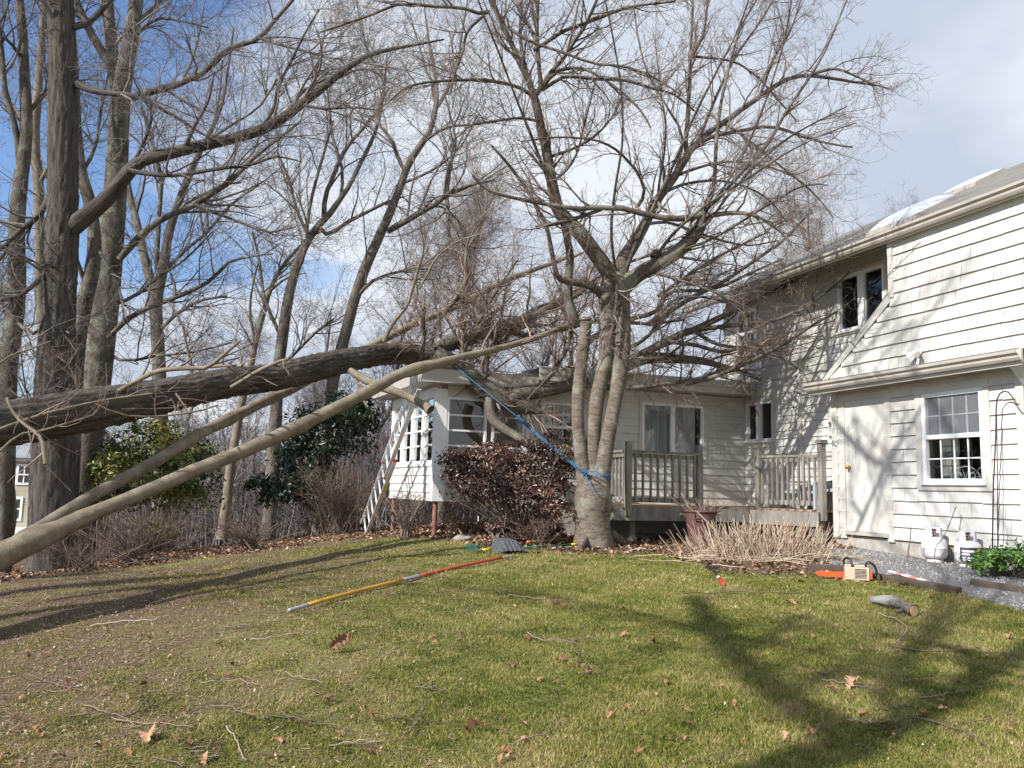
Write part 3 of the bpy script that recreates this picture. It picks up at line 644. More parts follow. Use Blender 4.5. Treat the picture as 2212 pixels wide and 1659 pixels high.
dome(0.10, 1.00, 0.80, 0.95, 0.13, "large white domed skylight near the eave")
dome(-0.62, 0.75, 3.45, 0.75, 0.06, "smaller white domed skylight near the ridge")

# --- flat roofed addition and picture window
ah = [(-3.60, -2.92, 2.35, 3.24), (-1.49, -0.10, 2.31, 3.36), (-5.64, -3.84, 1.30, 3.5)]
siding("addition_wall", addw, -3.84, 0.89, 1.38, 3.58, 0.150, ah, lip=0.021)
mb = MB(); mb.box(-3.8, 0.89, -0.02, 0.0, 0.4, 1.38, addw); mb.build("addition_skirt", M['soffit'], house)
pw = window(addw, -1.49, -0.10, 2.31, 3.36, mull=[(-0.80, 0.10)], fw=0.05, casing=0.07, name="window", label="wide curtained picture window facing the deck", room=0.9)
for a0, a1 in ((-1.43, -0.84), (-0.76, -0.24)):
    n_ = 40; cv = MB(); xs_ = np.linspace(a0, a1, n_); off = -0.105 + 0.028 * np.sin(np.linspace(0, 40, n_) + a0) + 0.012 * np.sin(np.linspace(0, 93, n_))
    for i in range(n_ - 1): cv.quad(addw(xs_[i], off[i], 2.35), addw(xs_[i + 1], off[i + 1], 2.35), addw(xs_[i + 1], off[i + 1], 3.33), addw(xs_[i], off[i], 3.33))
    cv.build("curtain", M['curtain'], pw, smooth=True)
window(addw, -3.60, -2.92, 2.35, 3.24, cols=3, rows=2, sash=2.78, name="window", label="small grid window between the sunroom and the living tree", fw=0.05, casing=0.05)
mb = MB(); mb.prism([addw(-3.8, 0.35, 3.60), addw(0.86, 0.35, 3.60), addw(0.86, -4.0, 3.60), addw(-3.8, -4.0, 3.60)], (0, 0, 0.03)); mb.build("addition_soffit", M['soffit'], house)
mb = MB(); mb.box(-3.8, 0.86, 0.34, 0.365, 3.60, 3.72, addw); mb.box(-3.8, 0.87, 0.34, 0.385, 3.72, 3.83, addw); mb.build("addition_fascia", M['trim'], house)
mb = MB(); mb.prism([addw(-3.8, 0.40, 3.83), addw(0.87, 0.40, 3.83), addw(0.87, -4.0, 3.95), addw(-3.8, -4.0, 3.95)], (0, 0, 0.03)); mb.build("flat_roof", M['flatroof'], house)
mb = MB(); mb.box(0.87, 0.872, -4.0, 0.36, 3.60, 3.83, addw); mb.build("fascia_return", M['trim'], house)

# --- sunroom on steel posts
SW = 2.92
mb = MB()
for k_ in range(4): pass
siding("sunroom_side_wall", sunmap, 0.10, SW, 1.34, 1.99, 0.155, [], lip=0.020)
siding("sunroom_front_wall", addw, -5.54, -3.84, 1.34, 1.99, 0.155, [], lip=0.020)
mb = MB(); mb.box(-5.665, -5.44, -0.12, 0.022, 1.34, 3.36, addw); mb.build("sunroom_corner_post", M['white'], house, bevel=0.004); mb = MB(); mb.box(-3.92, -3.84, -0.1, 0.02, 1.34, 3.5, addw)
mb.build("sunroom_corner_post", M['white'], house, bevel=0.004)
mb = MB(); mb.box(0.0, SW, -0.1, 0.030, 1.975, 2.02, sunmap); mb.box(0.025, SW, -0.1, 0.024, 3.26, 3.38, sunmap); mb.box(-5.44, -3.92, -0.1, 0.030, 1.975, 2.02, addw); mb.box(SW - 0.09, SW, -0.1, 0.026, 2.02, 3.26, sunmap); mb.build("sunroom_trim", M['white'], house)
mb = MB(); mb.box(-5.44, -3.92, -0.1, 0.004, 3.22, 3.60, addw); mb.box(0.0, SW, -0.1, 0.004, 3.38, 3.60, sunmap); mb.build("sunroom_frieze", M['trim'], house)
for a0, a1 in ((-5.44, -4.68), (-4.58, -3.93)):
    window(addw, a0, a1, 2.02, 3.22, rows=4, cols=1, fw=0.045, mun=0.034, name="window", room=0, sill=False, out=0.012)
for a0, a1 in ((0.06, 0.76), (0.76, 1.46), (1.46, 2.16), (2.16, 2.83)):
    window(sunmap, a0, a1, 2.02, 3.26, rows=4, cols=1, fw=0.05, mun=0.030, name="window", room=0, sill=False, out=0.012)
# back walls, floor and ceiling of the sunroom
e0 = np.array(sunmap(SW, 0, 0)); mb = MB()
foot = [(-3.93, -5.64), (e0[0], e0[1]), (e0[0] + 0.05, -3.80), (-3.93, -3.84)]
mb.prism([(x, y, 1.33) for x, y in foot], (0, 0, 0.03)); mb.build("sunroom_floor", M['rust'], house)
mb = MB(); mb.quad((e0[0], e0[1], 1.34), (e0[0] + 0.05, -3.8, 1.34), (e0[0] + 0.05, -3.8, 3.6), (e0[0], e0[1], 3.6)); mb.quad((e0[0] + 0.05, -3.8, 1.34), (-3.95, -3.83, 1.34), (-3.95, -3.83, 3.6), (e0[0] + 0.05, -3.8, 3.6)); mb.build("sunroom_inner_wall", M['soffit'], house)
roofq = [sunmap(-0.02, 0.36, 0)[:2], sunmap(SW + 0.4, 0.36, 0)[:2], (e0[0] - 0.35, -3.8), (-3.58, -3.8), (-3.58, sunmap(-0.02, 0.36, 0)[1] + 0.35)]
rc = [(-3.58, -6.0), (sunmap(SW + 0.4, 0.36, 0)[0], sunmap(SW + 0.4, 0.36, 0)[1]), (e0[0] - 0.38, -3.8), (-3.58, -3.8)]
mb = MB(); mb.prism([(x, y, 3.43) for x, y in rc], (0, 0, 0.24)); mb.build("sunroom_roof", M['gutter'], house, bevel=0.01)
sp = MB(); a_ = np.array(HW(-3.98, -5.58, 0)); sp.tube([(-3.98, -5.58, 0.60), (-3.98, -5.58, 1.33)], 0.045, 12); sp.build("support_post", M['rust'], house)
sp = MB(); q = sunmap(2.75, -0.05, 0); sp.tube([(q[0], q[1], 0.2), (q[0], q[1], 1.33)], 0.045, 12); sp.build("support_post", M['rust'], house)
for a in (-2.6, -0.9): sp = MB(); sp.box(-4.02, -3.94, a, a + 0.1, 0.5, 1.38); sp.build("support_pier", M['green_wood'], house)
REAR = ("addition_", "sunroom_", "support_", "main_wall", "downspout", "corner_trim", "flat_roof", "fascia_return", "window")
for o in list(house.children):
    if o.name.startswith(REAR) and o is not ww: set_rear(o)
# cane chair standing in the sunroom
ch = empty("sunroom_chair", HWr(0, 0, 0), HROT, "white chair standing inside the corner of the sunroom", "chair")
ch.scale = (RS,) * 3
ca = lambda a, o, z: sunmap(a, o, z)
mb = MB(); mb.prism([ca(0.35, -0.25, 1.85), ca(0.75, -0.25, 1.85), ca(0.75, -0.65, 1.85), ca(0.35, -0.65, 1.85)], (0, 0, 0.05)); mb.build("seat", M['white'], ch)
mb = MB()
for a in np.linspace(0.36, 0.74, 6): mb.bar(ca(a, -0.62, 1.90), ca(a, -0.72, 2.38), 0.03, 0.015)
mb.bar(ca(0.33, -0.72, 2.38), ca(0.77, -0.72, 2.38), 0.05, 0.03); mb.build("backrest", M['white'], ch)
for a in (0.38, 0.72):
    for o in (-0.28, -0.62): mb = MB(); mb.bar(ca(a, o, 1.37), ca(a, o, 1.85), 0.035, 0.035, up=(1, 0, 0)); mb.build("leg", M['white'], ch)

# ------------------------------------------------------------------ deck
deck = empty("deck", HWr(0, 0, 0), HROT, "weathered grey wooden deck with railings in the corner of the house", "deck")
deck.scale = (RS,) * 3
mb = MB(); x = -2.20
while x > -3.9: mb.box(x - 0.138, x, -2.95, 0.87, 1.345, 1.38); x -= 0.143
x = -0.99
while x > -2.15: mb.box(x - 0.138, x, -0.22 + 0.45 * (x + 2.15), 0.87, 1.345, 1.38); x -= 0.143
mb.build("deck_boards", M['decktop'], deck)
mb = MB(); mb.box(-2.19, -2.15, -2.97, -0.25, 1.12, 1.344); mb.bar((-2.14, -0.26, 1.222), (-0.98, 0.27, 1.222), 0.04, 0.242); mb.box(-3.9, -2.19, -2.99, -2.95, 1.12, 1.343); mb.build("rim_joist", M['deck'], deck)
for x_, y in ((-2.35, -2.6), (-2.35, -1.2), (-2.35, 0.2), (-1.15, 0.35)): mb = MB(); mb.box(x_, x_ + 0.1, y, y + 0.1, 0.4, 1.34); mb.build("deck_pier", M['green_wood'], deck)
def rail(p0, p1, n, zt=2.29, zb=1.47):
    p0, p1 = np.array(p0), np.array(p1); d = unit(p1 - p0)
    z_ = lambda p, z: (p[0], p[1], z)
    mb = MB(); mb.bar(z_(p0, zt), z_(p1, zt), 0.085, 0.04); mb.bar(z_(p0, zt - 0.065), z_(p1, zt - 0.065), 0.03, 0.07); mb.build("top_rail", M['green_wood'], deck)
    mb = MB(); mb.bar(z_(p0, zb), z_(p1, zb), 0.038, 0.085); mb.build("bottom_rail", M['deck'], deck)
    for i in range(n):
        q = p0 + (p1 - p0) * (i + 0.5) / n; q = q + np.array([d[1], -d[0]]) * 0.034; jx = rng.normal(0, 0.004)
        mb = MB(); mb.bar((q[0], q[1], zb - 0.03), (q[0] + jx, q[1] + jx, zt - 0.03), 0.036, 0.036, up=(1, 0, 0)); mb.build("baluster", M['deck'], deck)
def post(x, y, z1=2.45, m_='deck', cap=False):
    mb = MB(); mb.box(x - 0.052, x + 0.052, y - 0.052, y + 0.052, 1.20, z1)
    if cap: mb.box(x - 0.075, x + 0.075, y - 0.075, y + 0.075, z1, z1 + 0.03); mb.prism([(x - 0.07, y - 0.07, z1 + 0.03), (x + 0.07, y - 0.07, z1 + 0.03), (x + 0.07, y + 0.07, z1 + 0.03), (x - 0.07, y + 0.07, z1 + 0.03)], (0, 0, 0.03))
    mb.build("deck_post", M[m_], deck, bevel=0.006)
post(-2.15, -2.70, m_='green_wood'); post(-2.24, -1.25); post(-2.30, 0.04, m_='green_wood'); post(-1.00, 0.36, 2.50, cap=True)
rail((-2.15, -2.65), (-2.24, -1.30), 9); rail((-2.25, 0.06), (-1.05, 0.34), 11, 2.30, 1.49); rail((-2.2, -2.75), (-3.88, -2.75), 12)
# low plastic chair on the deck
pc = empty("patio_chair", HWr(-1.52, 0.56, 1.38), HROT, "low grey plastic patio chair behind the deck railing by the door", "chair")
M['grey_plastic'] = plain("grey_plastic", (0.36, 0.38, 0.41), 0.5)
mb = MB()
for i in range(9):
    t0_ = -1 + 2 * i / 9; t1_ = t0_ + 0.19; f_ = lambda t: 0.46 + 0.30 * math.sqrt(max(0, 1 - t * t))
    mb.prism([(0.40 * t0_, 0.25, 0.25), (0.40 * t1_, 0.25, 0.25), (0.40 * t1_, 0.40, f_(t1_)), (0.40 * t0_, 0.40, f_(t0_))], (0, 0.02, 0))
mb.build("backrest", M['grey_plastic'], pc)
mb = MB(); mb.box(-0.36, 0.36, -0.25, 0.27, 0.26, 0.30); mb.build("seat", M['grey_plastic'], pc)
for s in (-1, 1):
    mb = MB(); mb.bar((s * 0.40, -0.28, 0.44), (s * 0.40, 0.33, 0.46), 0.07, 0.03); mb.build("armrest", M['grey_plastic'], pc)
    for y in (-0.25, 0.28): mb = MB(); mb.bar((s * 0.40, y, 0.0), (s * 0.40, y, 0.44), 0.05, 0.05, up=(1, 0, 0)); mb.build("leg", M['grey_plastic'], pc)
# ------------------------------------------------------------------ trees
def stackl(ls):
    """group limbs [(P,R)] with one K into arrays"""
    return np.stack([l[0] for l in ls]), np.stack([l[1] for l in ls])
def roughen(l, amt, n=3):                    # irregular girth along a trunk
    p, r = l; K = len(r); w = np.zeros(K)
    for _ in range(n): w += rng.normal() * np.sin(np.linspace(0, rng.uniform(5, 25), K) + rng.uniform(0, 6))
    return p, r * (1 + amt * w / n)
def ridged(l, K=150, S=56, amp=.014, n=13):
    q = resample(np.column_stack([l[0], l[1]]), K); p, r = q[:, :3], q[:, 3]; V = tube_verts(p[None], r[None], S)[0]
    ln = np.concatenate([[0], np.cumsum(np.linalg.norm(np.diff(p, axis=0), axis=1))])[:, None]; th = (np.arange(S) * 2 * math.pi / S)[None]
    wv = sum(np.sin(k * ln * 1.3 + c + th * k2) * a for k, k2, a, c in ((3, 1, .5, 0), (7, 2, .35, 1), (13, -1, .3, 2)))
    h = 1 - np.abs(np.sin(th * n / 2 + wv * 1.5)) ** .8 * 1.2 + .45 * np.sin(th * 23 + 9 * wv + ln * 5) + .35 * np.sin(ln * 31 + th * 5 + 4 * wv) + rng.normal(0, .22, (K, S))
    V = V + unit(V - p[:, None, :]) * (h * amp)[..., None]
    i = np.arange(K * S).reshape(K, S); a = i[:-1]; d = i[1:]; Q = np.stack([a, np.roll(a, -1, 1), np.roll(d, -1, 1), d], -1).reshape(-1, 4)
    bk = np.stack([np.cos(th) * r[:, None], np.sin(th) * r[:, None], np.broadcast_to(ln, (K, S))], -1)
    return V.reshape(-1, 3), Q, bk.reshape(-1, 3)
def make_tree(name, label, trunk, limbs, levels, m_bark, m_twig, cat="tree", group=None, S=14, trunk_name="trunk", t0=0.1, seeds=None, extra=None, base=None, ridge=None, m_limb=None):
    """trunk, limbs: traced (P,R); levels: list of dicts for grow(); twigs start from limbs and from seeds"""
    o = trunk[0][0][0] if base is None else np.asarray(base)
    root = empty(name, o, 0, label, cat, group)
    if ridge:
        V, Q_, bk = ridged(trunk[0], **ridge); mesh_np(trunk_name, V - np.asarray(o), quads=Q_, m=m_bark, parent=root, vattr={"bk": bk})
    else: tubes_obj(trunk_name, [(l[0][None], l[1][None], S) for l in trunk], m_bark, root, o)
    if limbs and name != "bare_tree" and name != "shade_tree":
        for l in limbs: tubes_obj("limb", [(l[0][None], l[1][None], 8)], m_limb or m_bark, root, o)
    elif limbs: tubes_obj("limbs", [(l[0][None], l[1][None], 8) for l in limbs], m_limb or m_bark, root, o)
    K0 = 10
    cur = [(resample(l[0], K0), np.interp(np.linspace(0, 1, K0), np.linspace(0, 1, len(l[1])), l[1])) for l in (seeds if seeds is not None else limbs)]
    Pt, R = stackl(cur); groups = []
    for i, lv in enumerate(levels):
        lv = dict(lv); S_ = lv.pop('S', 3); keep = lv.pop('thick', False)
        Pn, Rn = grow(Pt, R, **lv); groups.append((Pn, Rn, S_)); Pt, R = Pn, Rn
    if extra: groups += extra
    tubes_obj("twigs", groups, m_twig, root, o)
    return root
def fmt(s, Y0, Y1=None, K=14, wob=0.0):
    v = [float(x) for x in s.replace(';', ' ').replace(',', ' ').split()]
    return limb([tuple(v[i:i + 3]) for i in range(0, len(v), 3)], Y0, Y1, K, wob)

# --- the living cherry-like tree in front of the deck
Yc = 12.6
base_p = G(1287, 1182)
trk = [fmt("1283,1215,98 1282,1178,88 1281,1140,77 1281,1105,76 1281,1068,78 1282,1040,66 1283,1015,42", Yc, Yc, 20),
       fmt("1270,1080,44 1261,1030,33 1253,964,28 1248,910,27 1249,860,28 1251,830,28 1258,770,27 1265,706,26 1266,697,26", Yc - .05, Yc + .05, 26),
       fmt("1284,1075,46 1281,1020,37 1281,964,31 1285,910,31 1290,860,31 1299,820,32 1308,779,33 1312,730,34 1312,690,34 1311,650,35 1314,615,34 1320,590,29", Yc + .02, Yc, 26),
       fmt("1294,1085,48 1300,1030,39 1310,964,32 1320,910,31 1330,860,31 1337,820,34 1342,779,36 1345,735,36 1345,690,35 1344,650,36 1340,618,40 1333,590,36", Yc - .08, Yc, 26)]
trk = [roughen(l, 0.06, 4) for l in trk]
# roots flaring over the grass
roots = []
for px, py, w in ((1352, 1172, 28), (1226, 1184, 26), (1398, 1166, 18)):
    e_ = G(px, py + 6); c_ = np.array([*(base_p[:2] * 0.35 + e_[:2] * 0.65), 0]); c_[2] = gz(c_[0], c_[1]) - 0.01
    s_ = P(1285 + (px - 1285) * 0.25, 1150, Yc); roots.append((resample(np.array([s_, c_, e_ - [0, 0, 0.03]]), 8), np.linspace(0.085, 0.015, 8)))
big = [
 fmt("1330,612,40 1316,590,38 1300,566,37 1280,540,36 1260,512,35 1235,485,34 1212,462,33 1203,445,30 1195,410,27 1189,375,25 1183,340,24 1175,300,22 1166,262,21 1158,225,20 1150,195,19", Yc, Yc - 0.5, 30),
 fmt("1342,608,36 1341,580,34 1347,560,33 1360,540,31 1373,520,28 1384,500,26 1394,483,24 1410,450,22 1425,425,20 1450,392,19 1470,360,18 1487,332,17", Yc + 0.1, Yc + 0.9, 26),
 fmt("1348,618,42 1372,598,36 1400,580,34 1430,565,33 1460,546,32 1488,522,30 1506,500,28 1517,478,26 1522,460,22", Yc, Yc - 0.7, 24),
 fmt("1302,640,22 1285,622,21 1262,613,18 1240,610,17 1218,606,15 1204,598,14 1198,575,12 1190,535,11 1180,488,10 1163,455,10 1143,417,9 1112,373,8 1085,340,7 1061,314,5", Yc, Yc - 0.6, 26),
 fmt("1240,690,26 1228,650,22 1228,600,19 1232,560,18 1227,525,17 1220,495,15 1212,468,14", Yc + 0.25, Yc, 16)]
med = [
 fmt("1150,198,16 1138,165,15 1124,140,14 1112,110,13 1098,80,12 1080,42,12 1066,15,11 1050,-20,9", Yc - 0.5, Yc - 0.9),
 fmt("1146,190,10 1133,137,9 1124,80,8 1126,20,7 1124,-30,5", Yc - 0.5, Yc - 0.2),
 fmt("1156,205,14 1168,190,13 1165,150,10 1160,68,9 1162,0,8 1163,-40,6", Yc - 0.5, Yc - 0.7),
 fmt("1170,190,12 1187,161,11 1221,120,10 1240,90,9 1262,58,8 1285,10,7 1300,-30,5", Yc - 0.5, Yc - 1.2),
 fmt("1152,108,9 1180,92,9 1215,68,9 1262,51,8 1314,31,8 1360,15,6 1458,3,5", Yc - 0.6, Yc - 1.5),
 fmt("1146,204,10 1136,198,9 1112,185,8 1044,173,8 975,174,7 921,178,6 873,191,5 835,225,4", Yc - 0.5, Yc - 1.3),
 fmt("1172,190,9 1198,157,9 1232,147,8 1266,150,7 1310,175,6 1350,205,6 1385,240,5 1405,275,4", Yc - 0.5, Yc - 1.6),
 fmt("1172,194,9 1215,167,8 1240,166,7 1283,171,7 1351,174,7 1405,190,6 1458,205,5 1500,240,4", Yc - 0.5, Yc + 0.7),
 fmt("1100,62,8 1146,89,8 1215,113,7 1283,137,6 1351,144,6 1420,171,5 1470,205,4", Yc - 0.8, Yc - 1.7),
 fmt("1058,26,10 1044,31,9 996,17,8 941,14,8 890,9,7 856,10,7 805,31,6 736,55,5 690,70,4", Yc - 0.9, Yc - 1.2),
 fmt("1044,34,8 1010,68,7 999,113,6 982,161,5 972,205,4", Yc - 0.9, Yc - 1.2),
 fmt("1522,462,16 1480,472,15 1430,470,14 1386,461,14 1351,451,13 1310,449,12 1283,448,12 1249,451,11 1180,441,10 1095,424,8 1051,410,7 1020,379,5", Yc - 0.7, Yc - 1.1, 18),
 fmt("1300,452,9 1249,470,9 1215,480,10 1185,486,9 1157,490,8", Yc - 0.8, Yc - 0.9),
 fmt("1520,468,14 1550,463,12 1585,460,10 1610,461,9 1640,470,7 1680,495,5 1710,530,4", Yc - 0.7, Yc - 1.2),
 fmt("1522,462,13 1532,435,11 1541,410,10 1545,360,9 1546,325,9 1550,280,8 1555,239,8 1562,200,7 1569,171,7 1579,130,6 1600,60,5 1640,-10,4", Yc - 0.7, Yc - 0.4, 18),
 fmt("1541,441,9 1600,375,8 1661,308,7 1695,246,7 1746,171,6 1781,113,5 1815,34,4 1832,-7,3", Yc - 0.6, Yc - 1.0),
 fmt("1487,332,15 1507,308,14 1540,280,13 1576,256,13 1602,236,12 1627,219,12 1660,195,11 1695,174,10 1720,166,9 1746,163,9 1781,167,8 1815,172,7 1849,178,6 1897,185,4", Yc + 0.9, Yc + 1.6, 20),
 fmt("1490,328,10 1524,301,10 1560,290,9 1593,284,9 1630,277,8 1661,273,8 1700,282,7 1729,294,6 1790,310,5 1842,318,4", Yc + 0.9, Yc + 0.4),
 fmt("1484,334,12 1481,308,11 1485,260,10 1487,222,9 1490,180,9 1490,137,8 1494,70,7 1497,0,6 1500,-40,5", Yc + 0.9, Yc + 1.1),
 fmt("1492,128,8 1505,105,7 1520,70,6 1526,30,5 1530,-20,4", Yc + 1.0, Yc + 0.8),
 fmt("1746,163,7 1790,150,7 1812,150,6 1850,165,5 1880,180,4 1922,192,3", Yc + 1.2, Yc + 0.6),
 fmt("1375,449,9 1392,417,8 1379,376,7 1351,342,6 1327,321,6 1290,304,5 1232,297,5 1180,298,4 1126,306,3", Yc + 0.2, Yc - 0.6, 18),
 fmt("1496,122,6 1530,125,6 1570,130,5 1600,140,5 1640,170,4 1680,215,4 1720,260,3", Yc + 1.0, Yc + 1.6),
 fmt("1507,310,7 1530,250,7 1560,180,6 1590,120,6 1640,50,5 1670,0,4", Yc + 0.9, Yc + 1.4),
 fmt("1640,210,7 1655,170,6 1675,120,5 1710,60,4 1730,0,3", Yc + 1.2, Yc + 0.8),
 fmt("1560,265,7 1600,290,6 1650,330,6 1700,370,5 1760,420,4 1800,470,3", Yc + 1.0, Yc + 0.5),
 fmt("1460,380,8 1500,365,7 1560,350,6 1640,355,5 1720,385,4 1770,430,3", Yc + 0.8, Yc + 0.2),
 fmt("1430,420,8 1470,400,7 1540,390,6 1600,400,5 1660,430,4 1700,480,3", Yc + 0.6, Yc + 1.3),
 fmt("1394,485,8 1440,480,7 1500,500,6 1560,520,5 1620,530,4 1680,520,3", Yc + 0.3, Yc + 1.2),
 fmt("1183,340,8 1215,330,7 1260,310,6 1300,280,5 1330,240,4 1345,200,3", Yc - 0.3, Yc + 0.2),
 fmt("1192,395,7 1230,360,6 1250,320,5 1262,270,4 1275,220,4 1290,160,3", Yc - 0.3, Yc - 0.9),
 fmt("1166,262,7 1120,255,6 1070,262,5 1020,270,4 985,300,3", Yc - 0.4, Yc - 0.9),
 fmt("1505,500,8 1530,480,7 1575,420,6 1640,350,5 1700,300,5 1770,260,4 1830,230,3", Yc - 0.7, Yc - 1.3),
 fmt("1470,540,7 1530,520,6 1600,480,5 1680,430,5 1740,400,4 1790,400,3", Yc - 0.5, Yc - 1.2),
 fmt("1400,582,7 1450,600,6 1500,615,5 1560,640,4 1610,680,3", Yc - 0.2, Yc - 0.9),
 fmt("1420,440,7 1425,390,6 1435,330,5 1438,270,5 1428,200,4 1420,130,3", Yc + 0.5, Yc + 0.1),
 fmt("1450,395,7 1475,300,6 1440,230,5 1400,160,4 1380,90,4 1370,20,3", Yc + 0.7, Yc + 1.4),
 fmt("1330,600,8 1333,640,8 1324,700,7 1316,745,6", Yc - 0.22, Yc - 0.3)]
med += [
 fmt("1050,-20,9 1020,-120,8 1000,-250,6 990,-380,4", Yc - 0.9, Yc - 1.6), fmt("1124,-30,6 1130,-180,6 1150,-360,4", Yc - 0.2, Yc + .3), fmt("1163,-40,7 1180,-160,6 1190,-320,4", Yc - .7, Yc - 1.2),
 fmt("1300,-30,6 1350,-150,6 1400,-320,4", Yc - 1.2, Yc - 1.8), fmt("1500,-40,6 1520,-160,6 1560,-320,4", Yc + 1.1, Yc + .6), fmt("1640,-10,5 1700,-120,5 1780,-250,4", Yc - .4, Yc - .1),
 fmt("1348,602,10 1368,540,9 1420,430,8 1462,340,7 1500,250,6 1550,150,5 1600,50,4 1660,-150,3 1700,-300,3", Yc, 9.6, 22), fmt("1208,455,8 1180,380,7 1150,300,7 1110,200,5 1080,120,5 1040,20,4 1000,-100,3 960,-260,3", Yc - .3, 9.8, 20),
 fmt("1400,580,8 1450,510,7 1510,455,6 1560,420,5 1630,375,5 1700,330,4 1780,290,3 1850,265,3", Yc - .2, 10.2, 18), fmt("1330,590,7 1320,500,7 1330,400,6 1345,300,5 1340,180,4 1320,60,4 1290,-80,3 1270,-240,3", Yc, 9.9, 20), fmt("1522,462,6 1580,380,5 1630,280,5 1670,170,4 1700,60,4 1720,-80,3", Yc - .7, 10.0, 16)]
stub = [fmt("1440,560,22 1428,548,20 1415,546,18 1410,556,14", Yc - 0.25, Yc - 0.35, 8)]
lv = [dict(m=13, t0=.12, t1=1, ang=(22, 62), L=(.5, 1.45), up=.26, wig=.15, K=7, rf=.55, rmin=.0036, tshort=.25, S=4, bias=(0.10, 0, 0)),
      dict(m=7, t0=.1, t1=.98, ang=(25, 70), L=(.22, .65), up=.10, wig=.17, K=5, rf=.6, rmin=.0027, tshort=.3),
      dict(m=4, t0=.15, t1=1, ang=(30, 75), L=(.05, .20), up=.15, wig=.12, K=3, rf=.7, rmin=.0026, tshort=.2)]
cherry = make_tree("cherry_tree", "bare living tree with three smooth grey stems from one base, tied with blue rope", trk + roots, big + med + stub, lv, M['bark_cherry'], M['twig_cherry'], S=18, seeds=med + big[:3], base=base_p, m_limb=M['bark_limb'])
mb = MB(); tp = P(1267, 697, Yc + .05); mb.lathe([(0.0, 0.01), (0.098, 0.006), (0.10, -0.01)], 14, tp - base_p); mb.build("cut_face", M['bark_oak'], cherry, smooth=False)

# --- the great fallen trunk lying over the sunroom
S0, S1 = np.array([-4.95, 8.0, 0.0]), np.array([-1.0, 13.5, 0.70])
NP = np.cross(S1 - S0, SUN); NP /= np.linalg.norm(NP)
def fall_depth(px, py): return onplane(px, py, S0, NP)[1]
ft_px = [(-1300, 1080, 165), (-700, 1010, 140), (-300, 960, 116), (0, 917, 101), (160, 891, 90), (330, 860, 70), (487, 828, 62), (590, 815, 56), (694, 791, 56), (752, 778, 50), (830, 765, 46), (900, 763, 46), (955, 768, 46)]
fp, fr_ = [], []
for px, py, w in ft_px:
    Yd = min(fall_depth(px, py), 14.05); fp.append(P(px, py, Yd)); fr_.append(w / 2 / F * Yd)
q = resample(np.column_stack([fp, fr_]), 70); main_ft = roughen((q[:, :3], q[:, 3]), 0.06, 4)
sub_ft = [fmt("940,765,44 975,785,44 1010,810,44 1045,838,46 1080,858,42 1115,872,36 1145,884,28 1172,893,14", 13.96, 14.15, 16),
          fmt("930,768,38 960,748,34 1010,730,31 1060,716,29 1100,703,27 1140,690,24 1180,668,20 1230,640,15 1275,612,10", 14.01, 15.44, 22),
          fmt("1100,868,38 1122,852,34 1160,846,31 1200,838,30 1236,829,29 1290,815,26 1345,795,24 1380,780,22 1420,773,22 1470,776,20 1512,779,17 1559,791,13 1620,810,9 1660,830,6", 14.06, 15.63, 30),
          fmt("1060,862,24 1056,884,23 1066,908,22 1085,925,21 1110,940,20 1150,964,20 1190,977,21 1229,973,21", 13.75, 13.2, 18),
          fmt("1364,776,20 1400,758,18 1440,738,17 1470,722,16 1500,712,15 1540,693,14 1580,675,12 1620,655,10 1700,615,8 1790,566,5", 14.87, 14.49, 20),
          fmt("1270,735,14 1310,715,13 1360,690,11 1420,672,10 1442,632,9 1480,628,8 1520,627,8 1569,615,7 1620,590,6 1690,560,4", 14.68, 15.06, 18),
          fmt("1110,700,15 1150,672,13 1195,655,11 1245,640,10 1290,600,8 1350,570,7 1420,545,6 1500,510,4", 14.87, 15.63, 18),
          fmt("1090,710,14 1140,725,13 1200,715,11 1260,700,10 1320,690,8 1400,700,7 1480,690,5", 14.68, 13.91, 16),
          fmt("1240,828,17 1300,835,14 1360,838,12 1420,832,10 1490,822,8 1560,800,6 1640,770,5 1720,740,3", 14.58, 14.10, 18),
          fmt("1480,830,10 1540,815,10 1600,790,9 1640,772,9 1690,745,8 1760,700,6 1830,660,4", 14.01, 13.53, 14),
          fmt("1500,714,10 1540,740,8 1590,750,7 1650,745,6 1720,730,5 1790,725,3", 14.58, 13.91, 14),
          fmt("1040,845,14 1050,800,13 1052,770,12 1070,745,11 1085,720,8", 13.91, 14.49, 10),
          fmt("985,790,13 1000,765,12 1010,735,10 1035,690,9 1060,650,7 1085,610,5 1120,560,3", 13.91, 13.53, 14),
          fmt("930,745,10 945,700,9 990,640,8 1010,600,7 1005,560,6 1015,510,5 1040,480,4", 13.82, 13.44, 14),
          fmt("905,790,9 912,760,9 916,725,8 915,690,7 918,660,5", 13.53, 13.25, 10),
          fmt("1310,790,12 1340,760,10 1390,735,9 1420,700,8 1440,660,7 1480,640,5 1560,650,4 1620,680,3", 15.06, 14.29, 14),
          fmt("1400,700,14 1450,670,12 1500,640,11 1560,610,9 1620,570,8 1690,520,6 1740,470,4", 14.68, 13.53, 18), fmt("1500,714,12 1560,705,10 1620,700,9 1680,690,8 1740,660,6 1800,620,5 1860,560,3", 14.58, 13.15, 18), fmt("1440,738,10 1500,745,9 1560,760,8 1620,750,7 1680,770,5 1730,800,3", 14.77, 13.72, 14), fmt("1420,640,10 1480,600,8 1540,560,7 1600,530,6 1660,500,4", 15.06, 14.29, 12),
          fmt("1150,846,12 1190,810,11 1215,770,10 1230,740,9 1235,700,8 1250,670,6", 14.20, 13.91, 12)]
